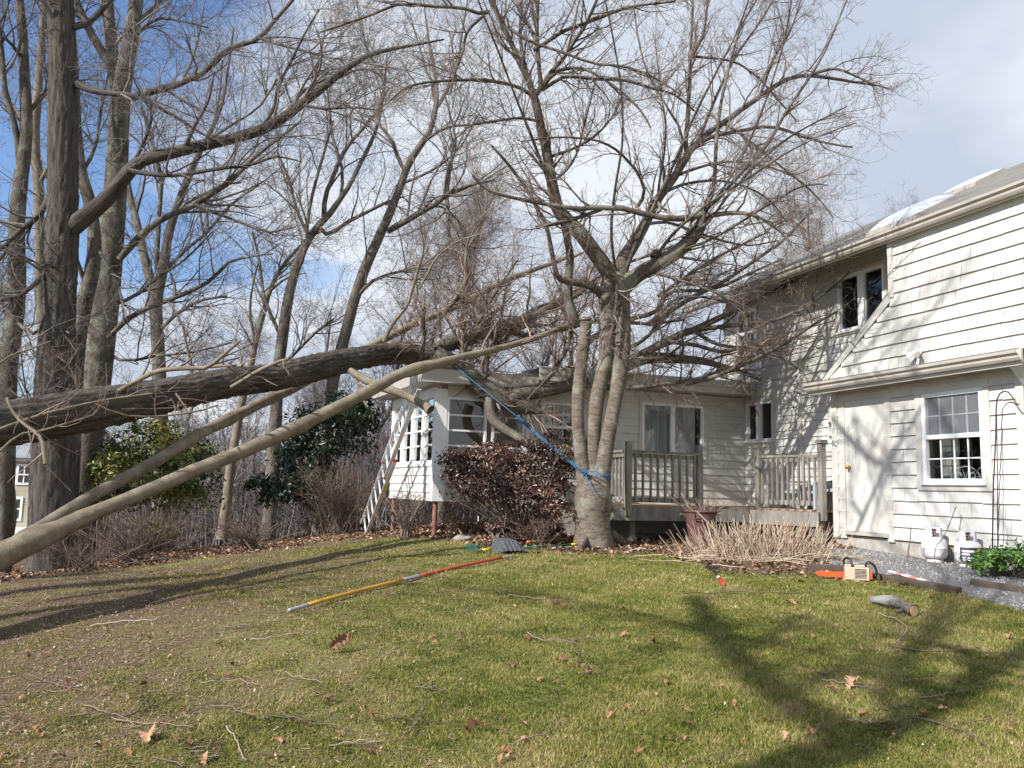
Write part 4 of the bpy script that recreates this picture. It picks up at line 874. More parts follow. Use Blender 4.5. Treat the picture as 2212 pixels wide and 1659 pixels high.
lv_f = [dict(m=15, t0=.12, t1=1, ang=(25, 80), L=(.5, 1.6), up=.20, wig=.17, K=6, rf=.5, rmin=.0045, tshort=.3, S=4),
        dict(m=8, t0=.1, t1=1, ang=(30, 80), L=(.25, .75), up=.08, wig=.2, K=5, rf=.6, rmin=.0034, tshort=.3),
        dict(m=4, t0=.1, t1=1, ang=(30, 85), L=(.08, .28), up=.05, wig=.2, K=3, rf=.7, rmin=.0022, tshort=.2)]
fallen = make_tree("fallen_tree", "huge dark ridged trunk fallen from the left onto the sunroom roof", [main_ft] , sub_ft, lv_f, M['bark_oak'], M['twig_fallen'], cat="fallen tree", m_limb=M['bark_wood'], ridge=dict(K=260, S=64, amp=.016, n=17), seeds=(sub_ft[1:3] + sub_ft[6:9] + sub_ft[11:13]) * 2 + sub_ft[4:6] + sub_ft[9:10] + sub_ft[15:18] + sub_ft[19:21] + sub_ft[0:1] + sub_ft[13:15])
ce = P(1229, 973, 13.2); mb = MB(); t_ = unit(P(1229, 973, 13.2) - P(1190, 977, 13.4)); o0 = fallen.location
mb.tube([ce - np.array(o0) - t_ * 0.01, ce - np.array(o0) + t_ * 0.012], 0.075, 14); mb.build("cut_end", M['cutwood'], fallen)
# smooth twin poles, a second fallen tree
pole_lo = fmt("-800,1545,95 -300,1330,80 -60,1230,74 0,1206,70 60,1178,56 120,1150,46 205,1113,38 300,1075,36 410,1028,35 500,992,34 564,964,34 642,928,32 700,898,31 746,874,30 790,850,31 820,833,29 850,815,27 885,803,25 915,795,24 955,786,22 1007,773,20 1050,764,18 1082,756,17 1150,736,15 1200,718,13 1240,700,11 1275,688,9", 6.2, 14.3, 60)
def lowpole(): pass
pole_hi = limb_y([(20, 1192, 50, 8.05), (60, 1158, 44, 8.25), (88, 1143, 38, 8.40), (140, 1108, 33, 8.65), (205, 1069, 30, 9.00), (280, 1030, 29, 9.50), (352, 988, 28, 10.00), (440, 934, 27, 10.80), (527, 893, 26, 11.70), (575, 868, 25, 12.30), (627, 846, 24, 12.80), (700, 808, 22, 13.20), (770, 770, 20, 13.58), (830, 738, 19, 13.88), (900, 703, 17, 14.18), (960, 678, 15, 14.47), (1000, 660, 15, 14.62), (1050, 632, 14, 14.78), (1105, 606, 14, 14.93), (1160, 586, 12, 15.08), (1210, 568, 10, 15.22), (1260, 545, 6, 15.38)], 60)
poles = [roughen((pole_lo[0], pole_lo[1] * .86), 0.06, 5), roughen((pole_hi[0], pole_hi[1] * .88), 0.06, 5)]
for l_ in poles: l_[0][2:-2] += np.cumsum(rng.normal(0, .004, (len(l_[0]) - 4, 3)), 0)
for l_ in poles:                              # swellings where side branches broke off
    for k_ in rng.integers(8, 46, 7): l_[1][k_] *= rng.uniform(1.10, 1.28); l_[1][k_ - 1] *= 1.06
stubs = []
for l_ in poles:
    for k_ in rng.integers(10, 48, 5):
        c_ = l_[0][k_]; dd = unit(unit(l_[0][k_ + 1] - c_) + rng.normal(0, .6, 3) + np.array([0, 0, .5])); stubs.append((resample(np.array([c_, c_ + dd * (l_[1][k_] + rng.uniform(.03, .10))]), 5), np.linspace(l_[1][k_] * .35, l_[1][k_] * .2, 5)))
br = [fmt("756,800,14 775,812,18 800,826,20 830,838,19 861,848,18 885,858,17 905,869,17 918,877,20 930,886,24", 12.2, 11.6, 16),
      fmt("245,852,12 290,826,11 340,802,11 390,796,10 440,795,10 455,790,9 500,752,7 520,735,4", 9.6, 9.2, 14),
      fmt("455,792,9 480,790,8 523,791,6", 9.6, 9.3, 6),
      fmt("500,836,9 530,818,8 560,800,8 600,782,8 625,775,6", 10.2, 9.8, 8),
      fmt("830,738,10 842,710,9 855,690,8 880,660,7 892,620,6 905,575,6 915,540,5 910,500,4 905,470,3", 13.2, 12.6, 14),
      fmt("905,625,5 925,590,5 940,560,4 962,540,4 990,520,3 1040,505,2", 12.9, 12.4, 10),
      fmt("765,808,8 775,835,7 783,860,6 795,880,4", 12.2, 12.0, 8),
      fmt("-20,935,8 60,905,7 150,880,6 240,862,5 330,850,4", 7.9, 8.4, 10),
      fmt("0,785,6 20,770,5 60,756,4 110,737,3", 7.9, 8.3, 6),
      fmt("0,975,6 40,940,5 90,930,5 160,910,4 205,895,3", 7.7, 8.2, 8),
      fmt("15,860,7 28,890,6 50,915,6 78,935,7 92,955,9 98,1003,9", 7.9, 7.7, 10),
      fmt("170,840,6 160,810,5 148,790,4", 9.0, 8.9, 5), fmt("410,775,7 403,745,6 395,705,6", 9.9, 9.8, 5),
      fmt("200,870,4 260,895,4 330,900,4 420,890,4 470,875,3", 8.6, 9.2, 8), fmt("380,850,4 400,880,4 405,900,3", 9.2, 9.1, 5)]
lv_p = [dict(m=6, t0=.2, t1=1, ang=(25, 70), L=(.25, .9), up=.05, wig=.16, K=6, rf=.5, rmin=.0035, tshort=.3, S=4),
        dict(m=3, t0=.1, t1=1, ang=(30, 75), L=(.1, .4), up=.0, wig=.16, K=4, rf=.6, rmin=.0026, tshort=.3)]
tp0 = [(l[0][int(len(l[0]) * .62):], l[1][int(len(l[1]) * .62):]) for l in poles]
fallen2 = make_tree("fallen_tree", "fallen tree with two long smooth tan stems forked near the ground at lower left", poles, [br[0]] + br[4:7] + stubs, lv_p, M['bark_pole'], M['twig_fallen'], cat="fallen tree", S=16, seeds=br[4:7] + tp0 * 2, group=None)
for ids, lb_ in (((1, 2), "long pale forked branch lying along the top of the fallen trunk"), ((3,), "short pale broken branch slanting across the fallen trunk above the upper tan stem"), ((7,), "thin pale branch stretched along the front of the fallen trunk at far left"), ((8,), "thin twig reaching right above the fallen trunk at the left photo edge"), ((9,), "lowest thin branch curving along the underside of the fallen trunk at left"), ((10,), "crooked branch hanging down in front of the fallen trunk with a broken end"),
                 ((11,), "short snag standing up from the fallen trunk beside the darkest tree"), ((12,), "upright straight snag standing alone on the fallen trunk against the sky"), ((13,), "long thin twig curved along the middle of the fallen trunk"), ((14,), "small drooping twig on the fallen trunk below the forked pale branch")):
    e_ = empty("broken_branch", br[ids[0]][0][0], 0, lb_, "branch", "broken branches on the fallen trunk")
    for i_ in ids: tubes_obj("stem", [(br[i_][0][None], br[i_][1][None], 8)], M['bark_pole'], e_, br[ids[0]][0][0])
    Pb, Rb2 = stackl([(resample(br[i_][0], 8), np.interp(np.linspace(0, 1, 8), np.linspace(0, 1, len(br[i_][1])), br[i_][1])) for i_ in ids]); gs_ = []
    for lv_ in lv_p: lv_ = dict(lv_); S_ = lv_.pop('S', 3); Pb, Rb2 = grow(Pb, Rb2, **lv_); gs_.append((Pb, Rb2, S_))
    tubes_obj("twigs", gs_, M['twig_fallen'], e_, br[ids[0]][0][0])

# --- trees of the wood behind
def lvw(s=1.0, m=(9, 6, 4, 2)):
    return [dict(m=m[0], t0=.15, t1=1, ang=(22, 60), L=(1.2 * s, 3.0 * s), up=.25, wig=.16, K=7, rf=.5, rmin=.0085, tshort=.4, S=4),
            dict(m=m[1], t0=.12, t1=1, ang=(25, 65), L=(.7 * s, 1.6 * s), up=.14, wig=.18, K=5, rf=.55, rmin=.0052, tshort=.35),
            dict(m=m[2], t0=.12, t1=1, ang=(28, 70), L=(.3 * s, .85 * s), up=.10, wig=.18, K=4, rf=.6, rmin=.0040, tshort=.3),
            dict(m=m[3], t0=.15, t1=1, ang=(30, 70), L=(.15 * s, .4 * s), up=.08, wig=.15, K=3, rf=.7, rmin=.0033, tshort=.2)]
def tops(l, a=.5): n = int(len(l[0]) * a); return (l[0][n:], l[1][n:])
A_t = roughen(fmt("108,1260,110 110,1222,96 112,1100,84 115,950,79 119,800,77 128,650,68 134,520,66 136,420,60 136,300,58 135,150,56 132,0,54 130,-150,46 126,-350,34 120,-560,18", 15, 15, 44), .05)
A_l = [fmt("150,500,36 172,478,40 205,452,36 235,425,34 262,392,31 283,366,30 310,345,28 350,335,28 420,318,26 490,302,25 560,282,24 610,256,22 650,225,20 690,196,18 720,170,16 755,143,14 790,122,12 835,108,9 880,100,7 960,85,4", 15, 13.2, 30),
       fmt("160,180,18 200,196,14 239,202,13 297,208,11 342,232,9 390,258,7 427,284,5 480,310,3", 15, 14, 16),
       fmt("158,60,15 190,50,13 222,20,11 250,-10,8 290,-60,5", 15, 15.6, 8),
       fmt("280,368,12 310,374,11 376,379,10 444,369,9 490,362,8 530,359,7 565,348,6 598,338,5 650,349,3", 14.5, 13.4, 16),
       fmt("110,420,16 80,470,13 40,500,11 0,540,9 -60,560,6", 15, 14.5, 10), fmt("120,560,14 90,600,12 40,640,9 0,650,7", 15, 14.2, 8),
       fmt("118,860,10 70,870,8 30,865,7 -20,880,5", 15, 14, 8), fmt("282,366,9 300,330,8 318,290,7 328,250,6 322,210,4", 14.6, 14, 8),
       fmt("560,282,9 590,240,8 600,190,7 630,130,6 660,70,5 690,20,3", 14, 13.6, 10), fmt("650,225,8 700,235,6 760,232,5 830,240,3", 13.8, 13.2, 8)]
make_tree("oak_tree", "thick dark trunked bare tree whose long pale limb reaches right across the sky", [A_t], A_l, lvw(.85, (10, 5, 4, 2)), M['bark_oak'], M['twig_wood'], ridge=dict(K=200, S=56, amp=.016, n=15), seeds=A_l + [tops(A_t)])
B_t = roughen(fmt("158,1250,80 165,1185,70 180,1020,64 192,930,62 205,850,62 220,720,60 230,620,58 240,520,52 248,430,48 254,330,46 258,250,44 264,185,40 275,125,37 288,50,33 298,-40,28 306,-200,20 310,-400,10", 18, 18, 40), .04)
B_l = [fmt("255,230,30 250,170,30 242,110,29 236,50,27 230,-20,24 222,-140,18 210,-300,10", 18, 18.4, 14),
       fmt("248,180,20 232,132,20 210,95,19 198,75,19 184,45,18 171,17,17 150,-40,13 120,-120,8", 18, 17.2, 12),
       fmt("285,212,15 320,200,16 376,185,15 410,170,14 444,154,13 485,113,12 513,99,11 560,82,11 598,38,9 632,0,8 670,-50,5", 17.8, 16.5, 18),
       fmt("560,82,7 600,95,7 650,108,6 700,122,5 760,130,3", 16.7, 16, 10),
       fmt("258,560,14 297,516,16 342,478,14 375,462,13 410,448,13 455,420,12 496,393,11 547,342,9 600,300,7 650,262,5", 17.8, 16.6, 18),
       fmt("234,730,10 275,690,12 317,667,11 390,638,10 430,620,9 464,599,8 488,569,7 537,555,5 590,548,3", 17.8, 16.4, 14),
       fmt("420,442,8 465,460,7 520,480,6 580,500,5 640,490,3", 17.2, 16.5, 10), fmt("240,660,9 290,640,8 340,600,7 400,560,5 460,500,3", 18, 18.8, 10),
       fmt("225,760,7 270,780,7 330,770,6 420,760,5 500,740,4", 18, 17.5, 8), fmt("280,90,8 310,60,8 340,40,7 390,45,6 450,60,4", 18, 17.6, 8)]
make_tree("oak_tree", "tall pale lichen grey trunk forking high up, just right of the darkest trunk", [B_t], B_l, lvw(1.0, (10, 5, 4, 2)), M['bark_wood'], M['twig_wood'], S=18, seeds=B_l + [tops(B_t, .6)])
C_t = roughen(fmt("140,1240,44 148,1050,42 157,850,40 163,770,38 172,700,37 186,640,35 198,590,33 204,540,32 202,490,30 192,430,28 176,376,26 168,308,22 164,222,18 160,100,13 150,-40,7", 17, 17, 32), .04)
C_l = [fmt("190,625,11 165,560,10 150,500,9 120,440,7 100,380,5", 17, 16.2, 8), fmt("176,376,9 205,320,8 215,260,7 225,200,5 240,140,4", 17, 17.5, 8), fmt("166,280,8 140,220,7 120,150,6 110,60,4", 17, 17, 8), fmt("202,520,8 240,590,7 262,640,6 268,700,4", 17, 16.5, 8)]
make_tree("oak_tree", "slender crooked trunk squeezed between the two thickest trunks", [C_t], C_l, lvw(.8, (8, 6, 4, 3)), M['bark_wood'], M['twig_wood'], S=12)
D_t = roughen(fmt("-10,1300,52 0,1220,46 10,1000,42 15,808,40 24,735,38 33,670,38 37,600,36 36,500,34 42,410,32 52,340,28 57,270,26 56,220,24 52,150,22 48,60,20 42,0,18 36,-120,14 30,-300,7", 15.6, 15.6, 36), .05)
D_l = [fmt("42,350,15 36,290,14 24,239,13 10,190,13 4,120,13 -2,68,12 -15,0,10 -30,-80,6", 15.6, 15.0, 12), fmt("56,250,10 85,215,9 110,190,7 135,150,5", 15.6, 16, 8), fmt("36,520,10 0,560,9 -50,590,6", 15.6, 15, 6), fmt("50,130,8 20,90,7 -20,60,5", 15.6, 15, 6), fmt("30,690,8 70,720,7 110,700,6 150,720,4", 15.6, 14.8, 6)]
make_tree("oak_tree", "leftmost trunk with a crooked upper stem and a pale prong at the photo edge", [D_t], D_l, lvw(.85, (9, 5, 4, 2)), M['bark_wood'], M['twig_wood'], S=14)
E2_t = roughen(fmt("135,1230,30 130,1050,28 116,900,27 100,790,25 88,660,23 86,567,22 84,470,22 82,376,22 74,308,22 78,240,20 84,180,18 86,137,16 92,60,14 96,-20,12 104,-200,7", 19, 19, 32), .04)
E2_l = [fmt("83,400,10 110,350,9 125,300,7 140,240,5", 19, 18.5, 8), fmt("76,310,9 50,270,8 30,230,6 0,200,4", 19, 19.5, 8), fmt("90,80,8 120,40,7 150,-20,5", 19, 19, 6)]
make_tree("oak_tree", "thin smooth silvery trunk beside the leftmost crooked trunk", [E2_t], E2_l, lvw(.9, (9, 6, 4, 3)), M['bark_pole'], M['twig_wood'], S=12)
E_t = roughen(fmt("349,1140,40 348,1000,35 345,850,31 341,740,29 336,670,28 337,640,28 350,590,23 358,545,21 364,505,20 375,470,18 392,420,17 410,376,15 424,345,13 440,312,11 455,285,10 470,250,9 482,215,8 492,150,6 505,60,4", 24, 24, 32), .04)
E_l = [fmt("335,660,23 324,600,20 310,550,19 300,500,17 293,470,16 282,430,14 272,370,12 262,310,10 255,250,8 240,180,5", 24, 24.6, 14), fmt("343,600,13 338,567,12 342,500,11 345,444,10 349,393,10 340,350,9 328,308,8 318,270,7 306,230,5", 24, 23.5, 12),
       fmt("372,478,9 400,440,8 440,420,7 480,400,5 520,395,4", 24, 23.2, 8), fmt("434,325,7 460,270,6 475,200,5 480,130,4", 24, 24, 8), fmt("440,310,7 500,270,6 560,230,5 600,170,4", 24, 23, 8), fmt("338,720,9 380,680,8 430,650,7 490,640,5", 24, 23.5, 8), fmt("352,590,9 400,540,8 450,500,7 500,440,5 560,400,4", 24, 24.5, 8)]
make_tree("oak_tree", "pale trunk splitting into three upright stems in the gap left of the blue sky patch", [E_t], E_l, lvw(1.15, (9, 5, 4, 2)), M['bark_wood'], M['twig_wood'], S=12)
F_t = roughen(fmt("578,1180,34 583,1120,30 590,1000,28 596,900,27 600,810,25 610,730,24 620,660,23 632,605,21 650,550,19 668,515,17 690,485,15 712,462,14 735,430,12 755,400,11 780,350,10 800,310,9 816,270,7 830,200,5", 22, 22, 32), .04)
F_l = [fmt("690,490,10 709,506,9 750,480,9 787,461,8 835,437,7 870,425,4", 22, 21, 10), fmt("700,470,12 702,427,11 718,385,10 736,342,10 755,310,9 770,294,8 795,262,7 815,239,6 840,190,4", 22, 22.5, 12), fmt("635,600,10 660,540,9 665,470,8 680,400,7 700,330,6 720,260,4", 22, 21.5, 10),
       fmt("612,740,9 590,690,8 570,640,7 560,560,6 545,500,4", 22, 22.5, 8), fmt("668,515,8 640,450,7 625,390,6 600,330,4", 22, 22, 8), fmt("735,430,8 740,370,7 720,300,6 710,220,5 700,130,3", 22, 22, 10), fmt("600,800,8 640,760,7 680,720,6 720,690,4", 22, 21.5, 8)]
make_tree("oak_tree", "bare tree leaning right with grey limbs, standing behind the cut pole near the ivy", [F_t], F_l, lvw(1.1, (9, 5, 4, 2)), M['bark_wood'], M['twig_wood'], S=12)
F2_t = roughen(fmt("480,1165,26 490,1085,22 498,1010,20 510,940,18 522,870,17 540,800,15 552,740,13 568,680,12 582,630,11 600,590,9 640,540,7 690,500,5", 23, 23, 24), .05)
make_tree("oak_tree", "thin pale leaning trunk rising beside the far green garage", [F2_t], [fmt("552,740,7 540,680,6 545,620,5 560,560,3", 23, 22.5, 8), fmt("582,630,6 620,600,5 660,590,3", 23, 22.5, 6)], lvw(.9, (9, 5, 4, 3)), M['bark_pole'], M['twig_wood'], S=10, seeds=[tops(F2_t, .4)])
G_t = roughen(fmt("690,1150,34 698,1050,30 704,950,28 714,850,27 724,800,26 737,755,25 752,700,25 766,645,24 790,575,23 806,540,22 820,508,21 838,470,20 850,440,19 866,400,18 880,359,17 898,328,16 914,306,14 930,280,12 940,245,10 945,205,8 938,150,7 925,80,5 915,0,3", 20, 20, 36), .05)
G_l = [fmt("838,500,13 856,489,15 893,468,14 920,452,13 941,441,13 965,420,12 993,410,10 1027,396,7 1070,390,4", 20, 19, 14), fmt("875,372,9 868,358,9 856,330,9 849,308,9 835,288,8 822,273,8 815,253,8 818,235,7 825,219,7 830,190,6 832,164,5 838,100,3", 20, 20.5, 14),
       fmt("914,308,7 945,285,7 975,273,6 1010,270,5 1044,267,4 1090,255,3", 20, 19, 10), fmt("925,292,9 935,255,9 941,222,9 938,188,8 930,168,7 921,154,6 907,103,5 890,50,3", 20, 20.8, 12),
       fmt("870,395,7 910,380,6 960,350,5 1000,310,4 1030,250,3", 20, 19.4, 8), fmt("965,420,8 968,395,8 975,350,7 985,310,6 975,260,5 960,200,4", 19.4, 19, 10), fmt("965,425,9 968,460,9 966,490,8 975,520,8 985,560,5", 19.4, 19, 8),
       fmt("766,650,9 800,610,8 850,590,7 900,580,5 950,585,4", 20, 19.4, 8), fmt("940,240,6 970,190,6 990,130,5 1000,60,4 1010,0,3", 20, 20, 8), fmt("832,170,6 800,120,5 780,60,4 770,0,3", 20, 20.6, 8)]
make_tree("oak_tree", "dark bare tree leaning right above the sunroom with a dead limb reaching right", [G_t], G_l, lvw(1.05, (10, 5, 4, 2)), M['bark_mid'], M['twig_wood'], S=14)
# more distant trees of the same wood, each grown from its own trunk
def wood_tree(px, Y, h, lab, grp, tw='twig_far', lean=0.0, den=1.0, dens=(8, 5, 4, 2), r0=None, spread=1.0, bk='bark_mid', cat="tree"):
    x = (px - 1106) / F * Y; b_ = np.array([x, Y, gz(x, Y) - 0.1]); n = 12; r0 = r0 or rng.uniform(.10, .19)
    zf = np.linspace(0, 1, n); cx = np.cumsum(rng.normal(0, .16, n)) + lean * zf * h; cy = np.cumsum(rng.normal(0, .14, n)); cx -= cx[0]; cy -= cy[0]
    t_ = (np.stack([b_[0] + cx, b_[1] + cy, b_[2] + zf * h], -1), r0 * (1 - .86 * zf ** 1.1))
    q = resample(np.column_stack([t_[0], t_[1]]), 20); t_ = (q[:, :3], np.maximum(q[:, 3], .012))
    Pl, Rl = grow(t_[0][None], t_[1][None], m=int(11 * den), t0=.28, t1=.97, ang=(22, 58), L=(h * .16 * spread, h * .38 * spread), up=.45, wig=.13, K=10, rf=.55, rmin=.02, tshort=.45)
    ls = [(p, r) for p, r in zip(Pl, Rl)]
    return make_tree("bare_tree", lab, [t_], ls, lvw(h / 14, dens), M[bk], M[tw], cat=cat, group=grp, S=9)
lab_w = "slender bare tree in the grey wood behind the yard"; grp_w = "slender bare trees in the wood"
for px, Y, h, ln in ((-60, 27, 10, .05), (60, 33, 11, -.04), (415, 36, 9, .03), (545, 38, 10, -.03), (655, 31, 9, .06), (800, 29, 10.5, .08), (890, 34, 12, .05), (1040, 30, 10.5, -.02), (1150, 34, 11, .05), (1290, 36, 10, .02)):
    wood_tree(px, Y, h, lab_w, grp_w, lean=ln)
wood_tree(1725, 33, 13.2, "dense brown twiggy tree rising behind the house roof left of the big skylight", None, tw='twig_brush', den=1.8, dens=(10, 7, 5, 3), spread=.75, r0=.2)
wood_tree(965, 25, 10.5, "dark stemmed bushy bare tree directly behind the fallen crown", None, tw='twig_brush', den=1.4, dens=(8, 6, 5, 2), spread=.8, r0=.16)
for px, Y, h in ((2010, 34, 12.4), (2150, 38, 14.5)): wood_tree(px, Y, h, "bare tree top just showing over the ridge between the two skylights" if px < 2100 else "bare tree top just showing over the ridge right of the small skylight", None, dens=(7, 5, 4, 2))
# tree standing left of and behind the camera; only its shade is in the picture
sh_px = [[(1840, 1690, 60), (1838, 1620, 56), (1820, 1575, 50), (1760, 1545, 46), (1700, 1512, 42), (1650, 1468, 40), (1590, 1415, 34), (1540, 1350, 30), (1500, 1290, 18)],
         [(1838, 1620, 50), (1880, 1590, 46), (1950, 1560, 42), (2040, 1510, 40), (2120, 1460, 36), (2200, 1415, 30), (2300, 1370, 22)],
         [(2120, 1460, 22), (2080, 1410, 20), (2000, 1390, 16), (1900, 1375, 10)], [(1700, 1512, 22), (1760, 1470, 18), (1830, 1440, 14), (1880, 1430, 8)], [(2060, 1500, 26), (1980, 1490, 20), (1930, 1470, 14), (1850, 1450, 8)],
         [(1600, 1420, 16), (1660, 1380, 14), (1740, 1330, 10)]]
sh_l = []
for s_ in sh_px:
    pts_ = []
    for i, (px, py, w) in enumerate(s_):
        g_ = EYE + ray(px, py) * ((0.12 - 1.6) / ray(px, py)[2]) if py > 1640 else G(px, py)
        hgt = 7.6 + (1690 - py) / 400 * 2.6; q = g_ + SUN * (hgt / SUN[2]); pts_.append([*q, w / 2 / F * np.linalg.norm(g_ - EYE) * 1.75])
    q = resample(np.array(pts_), 18); sh_l.append((q[:, :3], q[:, 3]))
for s_ in ([(-120, 1300, 60), (60, 1275, 54), (200, 1262, 48), (330, 1252, 40), (480, 1240, 26)], [(-120, 1345, 44), (60, 1325, 40), (200, 1305, 34), (330, 1288, 28), (430, 1262, 18)], [(-60, 1265, 34), (120, 1245, 30), (260, 1235, 20)], [(100, 1300, 30), (260, 1275, 26), (420, 1268, 20), (600, 1250, 14)]):
    pts_ = [[*(G(px, py) + SUN * (9.5 / SUN[2])), w / 2 / F * G(px, py)[1] * 1.3] for px, py, w in s_]; q = resample(np.array(pts_), 18); sh_l.append((q[:, :3], q[:, 3]))
for off_, s_ in ((0.0, [(2010, 850, 12), (1990, 890, 13), (1950, 950, 14), (1912, 1015, 15), (1880, 1080, 16), (1850, 1150, 17)]), (0.0, [(1800, 905, 15), (1830, 945, 15), (1870, 985, 14), (1920, 1015, 12), (1960, 1030, 8)]), (0.0, [(1880, 1150, 8), (1905, 1060, 9), (1930, 1000, 9), (1950, 930, 7), (1960, 880, 5)]), (0.0, [(1840, 900, 8), (1860, 960, 8), (1885, 1040, 7), (1895, 1100, 6)]),
                 (.2, [(1830, 800, 10), (1870, 760, 11), (1900, 715, 11), (1935, 660, 9), (1960, 600, 7)]), (.2, [(1890, 800, 9), (1920, 760, 9), (1955, 715, 8), (2010, 690, 6)]), (.2, [(1850, 790, 8), (1860, 740, 8), (1885, 690, 7), (1900, 640, 5)]), (.2, [(1960, 790, 8), (1975, 740, 7), (2010, 680, 6), (2060, 640, 4)])):
    pts_ = []
    for px, py, w in s_:
        W_ = onplane(px, py, HW(0, -off_, 0), ND); pts_.append([*(W_ + SUN * (10.6 + .004 * (1150 - py))), w / 2 / F * W_[1] * .62])
    q = resample(np.array(pts_), 18); sh_l.append((q[:, :3], q[:, 3]))
b0 = sh_l[0][0][0]; hub = np.array([-4.2, 1.2, 8.2])
for l_ in list(sh_l[6:]): q = resample(np.array([b0 + [0, 0, .6], (b0 + hub) / 2, (hub + l_[0][0]) / 2 + [0, -.3, .6], l_[0][0]]), 18); sh_l.append((q, np.full(18, .018)))
sh_t = (resample(np.array([[b0[0] - .3, b0[1] - .2, gz(b0[0], b0[1]) - .1], [b0[0] - .1, b0[1], 2.5], b0]), 14), np.linspace(.2, sh_l[0][1][0], 14))
make_tree("shade_tree", "bare tree behind the viewer whose forked shadow falls on the lawn", [sh_t], sh_l, [dict(m=9, t0=.15, t1=1, ang=(25, 65), L=(.5, 1.5), up=.1, wig=.15, K=5, rf=.5, rmin=.008, tshort=.3, S=4), dict(m=6, t0=.1, t1=1, ang=(25, 65), L=(.3, .8), up=.1, wig=.15, K=4, rf=.6, rmin=.006, tshort=.3)], M['bark_mid'], M['twig_wood'], S=10)
# ------------------------------------------------------------------ far wood, one mass
def far_wood():
    g = []
    n = 150; Yd = rng.uniform(38, 95, n); x = rng.uniform(-0.75, 0.42, n) * Yd; h = rng.uniform(5, 9.5, n); z = ground_z(x, Yd) - .2
    K = 8; f = np.linspace(0, 1, K)
    Pt = np.stack([x[:, None] + np.cumsum(rng.normal(0, .22, (n, K)), 1) - 0.2, Yd[:, None] + np.cumsum(rng.normal(0, .2, (n, K)), 1), z[:, None] + h[:, None] * f], -1)
    R = rng.uniform(.08, .17, n)[:, None] * (1 - .85 * f); R = np.maximum(R, .02); g.append((Pt, R, 5))
    P1, R1 = grow(Pt, R, m=11, t0=.1, t1=1, ang=(25, 65), L=(1.2, 3.0), up=.35, wig=.15, K=6, rf=.5, rmin=.017, tshort=.45); g.append((P1, R1, 3))
    P2, R2 = grow(P1, R1, m=6, t0=.15, t1=1, ang=(25, 65), L=(.8, 2.2), up=.15, wig=.17, K=4, rf=.6, rmin=.012, tshort=.35); g.append((P2, R2, 3))
    P3, R3 = grow(P2, R2, m=3, t0=.15, t1=1, ang=(25, 65), L=(.4, 1.1), up=.1, wig=.17, K=3, rf=.7, rmin=.010, tshort=.3); g.append((P3, R3, 3))
    # low brush between the trunks
    n = 3400; Yd = rng.uniform(25, 60, n); x = rng.uniform(-0.72, 0.2, n) * Yd; z = ground_z(x, Yd)
    b_ = np.stack([x, Yd, z], -1); Pt = b_[:, None, :] + np.linspace(0, 1, 6)[None, :, None] * (np.stack([rng.normal(0, .6, n), rng.normal(0, .5, n), rng.uniform(1.5, 5.5, n)], -1))[:, None, :]
    R = np.broadcast_to(np.linspace(.022, .009, 6)[None], (n, 6)); kk = (x / Yd > -.53) | (Yd > 46); Pt, R = Pt[kk], R[kk]; g.append((Pt, R, 3))
    P1, R1 = grow(Pt, R, m=9, t0=.15, t1=1, ang=(25, 65), L=(.5, 1.5), up=.15, wig=.18, K=4, rf=.6, rmin=.009, tshort=.3); g.append((P1, R1, 3))
    P2, R2 = grow(P1, R1, m=3, t0=.15, t1=1, ang=(25, 65), L=(.3, .8), up=.1, wig=.18, K=3, rf=.6, rmin=.008, tshort=.3); g.append((P2, R2, 3))
    return tag(tubes_obj("far_wood", g, M['twig_far']), label="grey mass of distant leafless wood and brush beyond the yard", cat="wood", kind="stuff")
far_wood()

# ------------------------------------------------------------------ leafy and twiggy shrubs
def leaves_mesh(name, C, Nrm, size, m, parent=None, origin=(0, 0, 0), aspect=2.4, rnd=None, fold=.25):
    n = len(C); v = rng.normal(size=(n, 3)); A = unit(np.cross(Nrm, v)); B = np.cross(Nrm, A); L = (size * rng.uniform(.65, 1.3, n))[:, None]; W = L / aspect
    a = C - A * L * .5; b_ = C + B * W * .5 + Nrm * W * fold; c = C + A * L * .5 - Nrm * L * .12; d = C - B * W * .5 + Nrm * W * fold
    V = np.stack([a, b_, c, d], 1).reshape(-1, 3) - np.asarray(origin)
    i = np.arange(n)[:, None] * 4; T = np.concatenate([i + np.array([[0, 1, 2]]), i + np.array([[0, 2, 3]])], 0)
    rnd = rng.random(n) if rnd is None else rnd
    return mesh_np(name, V, tris=T, m=m, parent=parent, smooth=False, fattr=np.concatenate([rnd, rnd]))
def blob_pts(blobs, n, fill=False):
    """blobs: (centre, radii); leaf sites near the shell of lumpy sub-clusters"""
    w = np.array([b[1][0] * b[1][2] for b in blobs]); w = w / w.sum(); C, Nn = [], []
    for (c, r), ww in zip(blobs, w):
        k = max(6, int(n * ww)); nc = max(10, int(k / 26)); d = unit(rng.normal(size=(nc, 3))); d[:, 2] = np.where(d[:, 2] < -.5, -d[:, 2], d[:, 2])
        cc = np.array(c) + d * np.array(r) * (rng.random((nc, 1)) ** .4 if fill else rng.uniform(.55, 1.0, (nc, 1))); j = rng.integers(0, nc, k)
        s = rng.normal(size=(k, 3)) * np.array(r) * .15; C.append(cc[j] + s); Nn.append(unit(unit(d[j] + np.array([0, 0, .35])) + rng.normal(size=(k, 3)) * .55))
    return np.concatenate(C), np.concatenate(Nn)
def pxblob(px, py, w, h, Y, dep=None): c = P(px, py, Y); s = Y / F; return (c, (w / 2 * s, (dep or w / 2 * s), h / 2 * s))
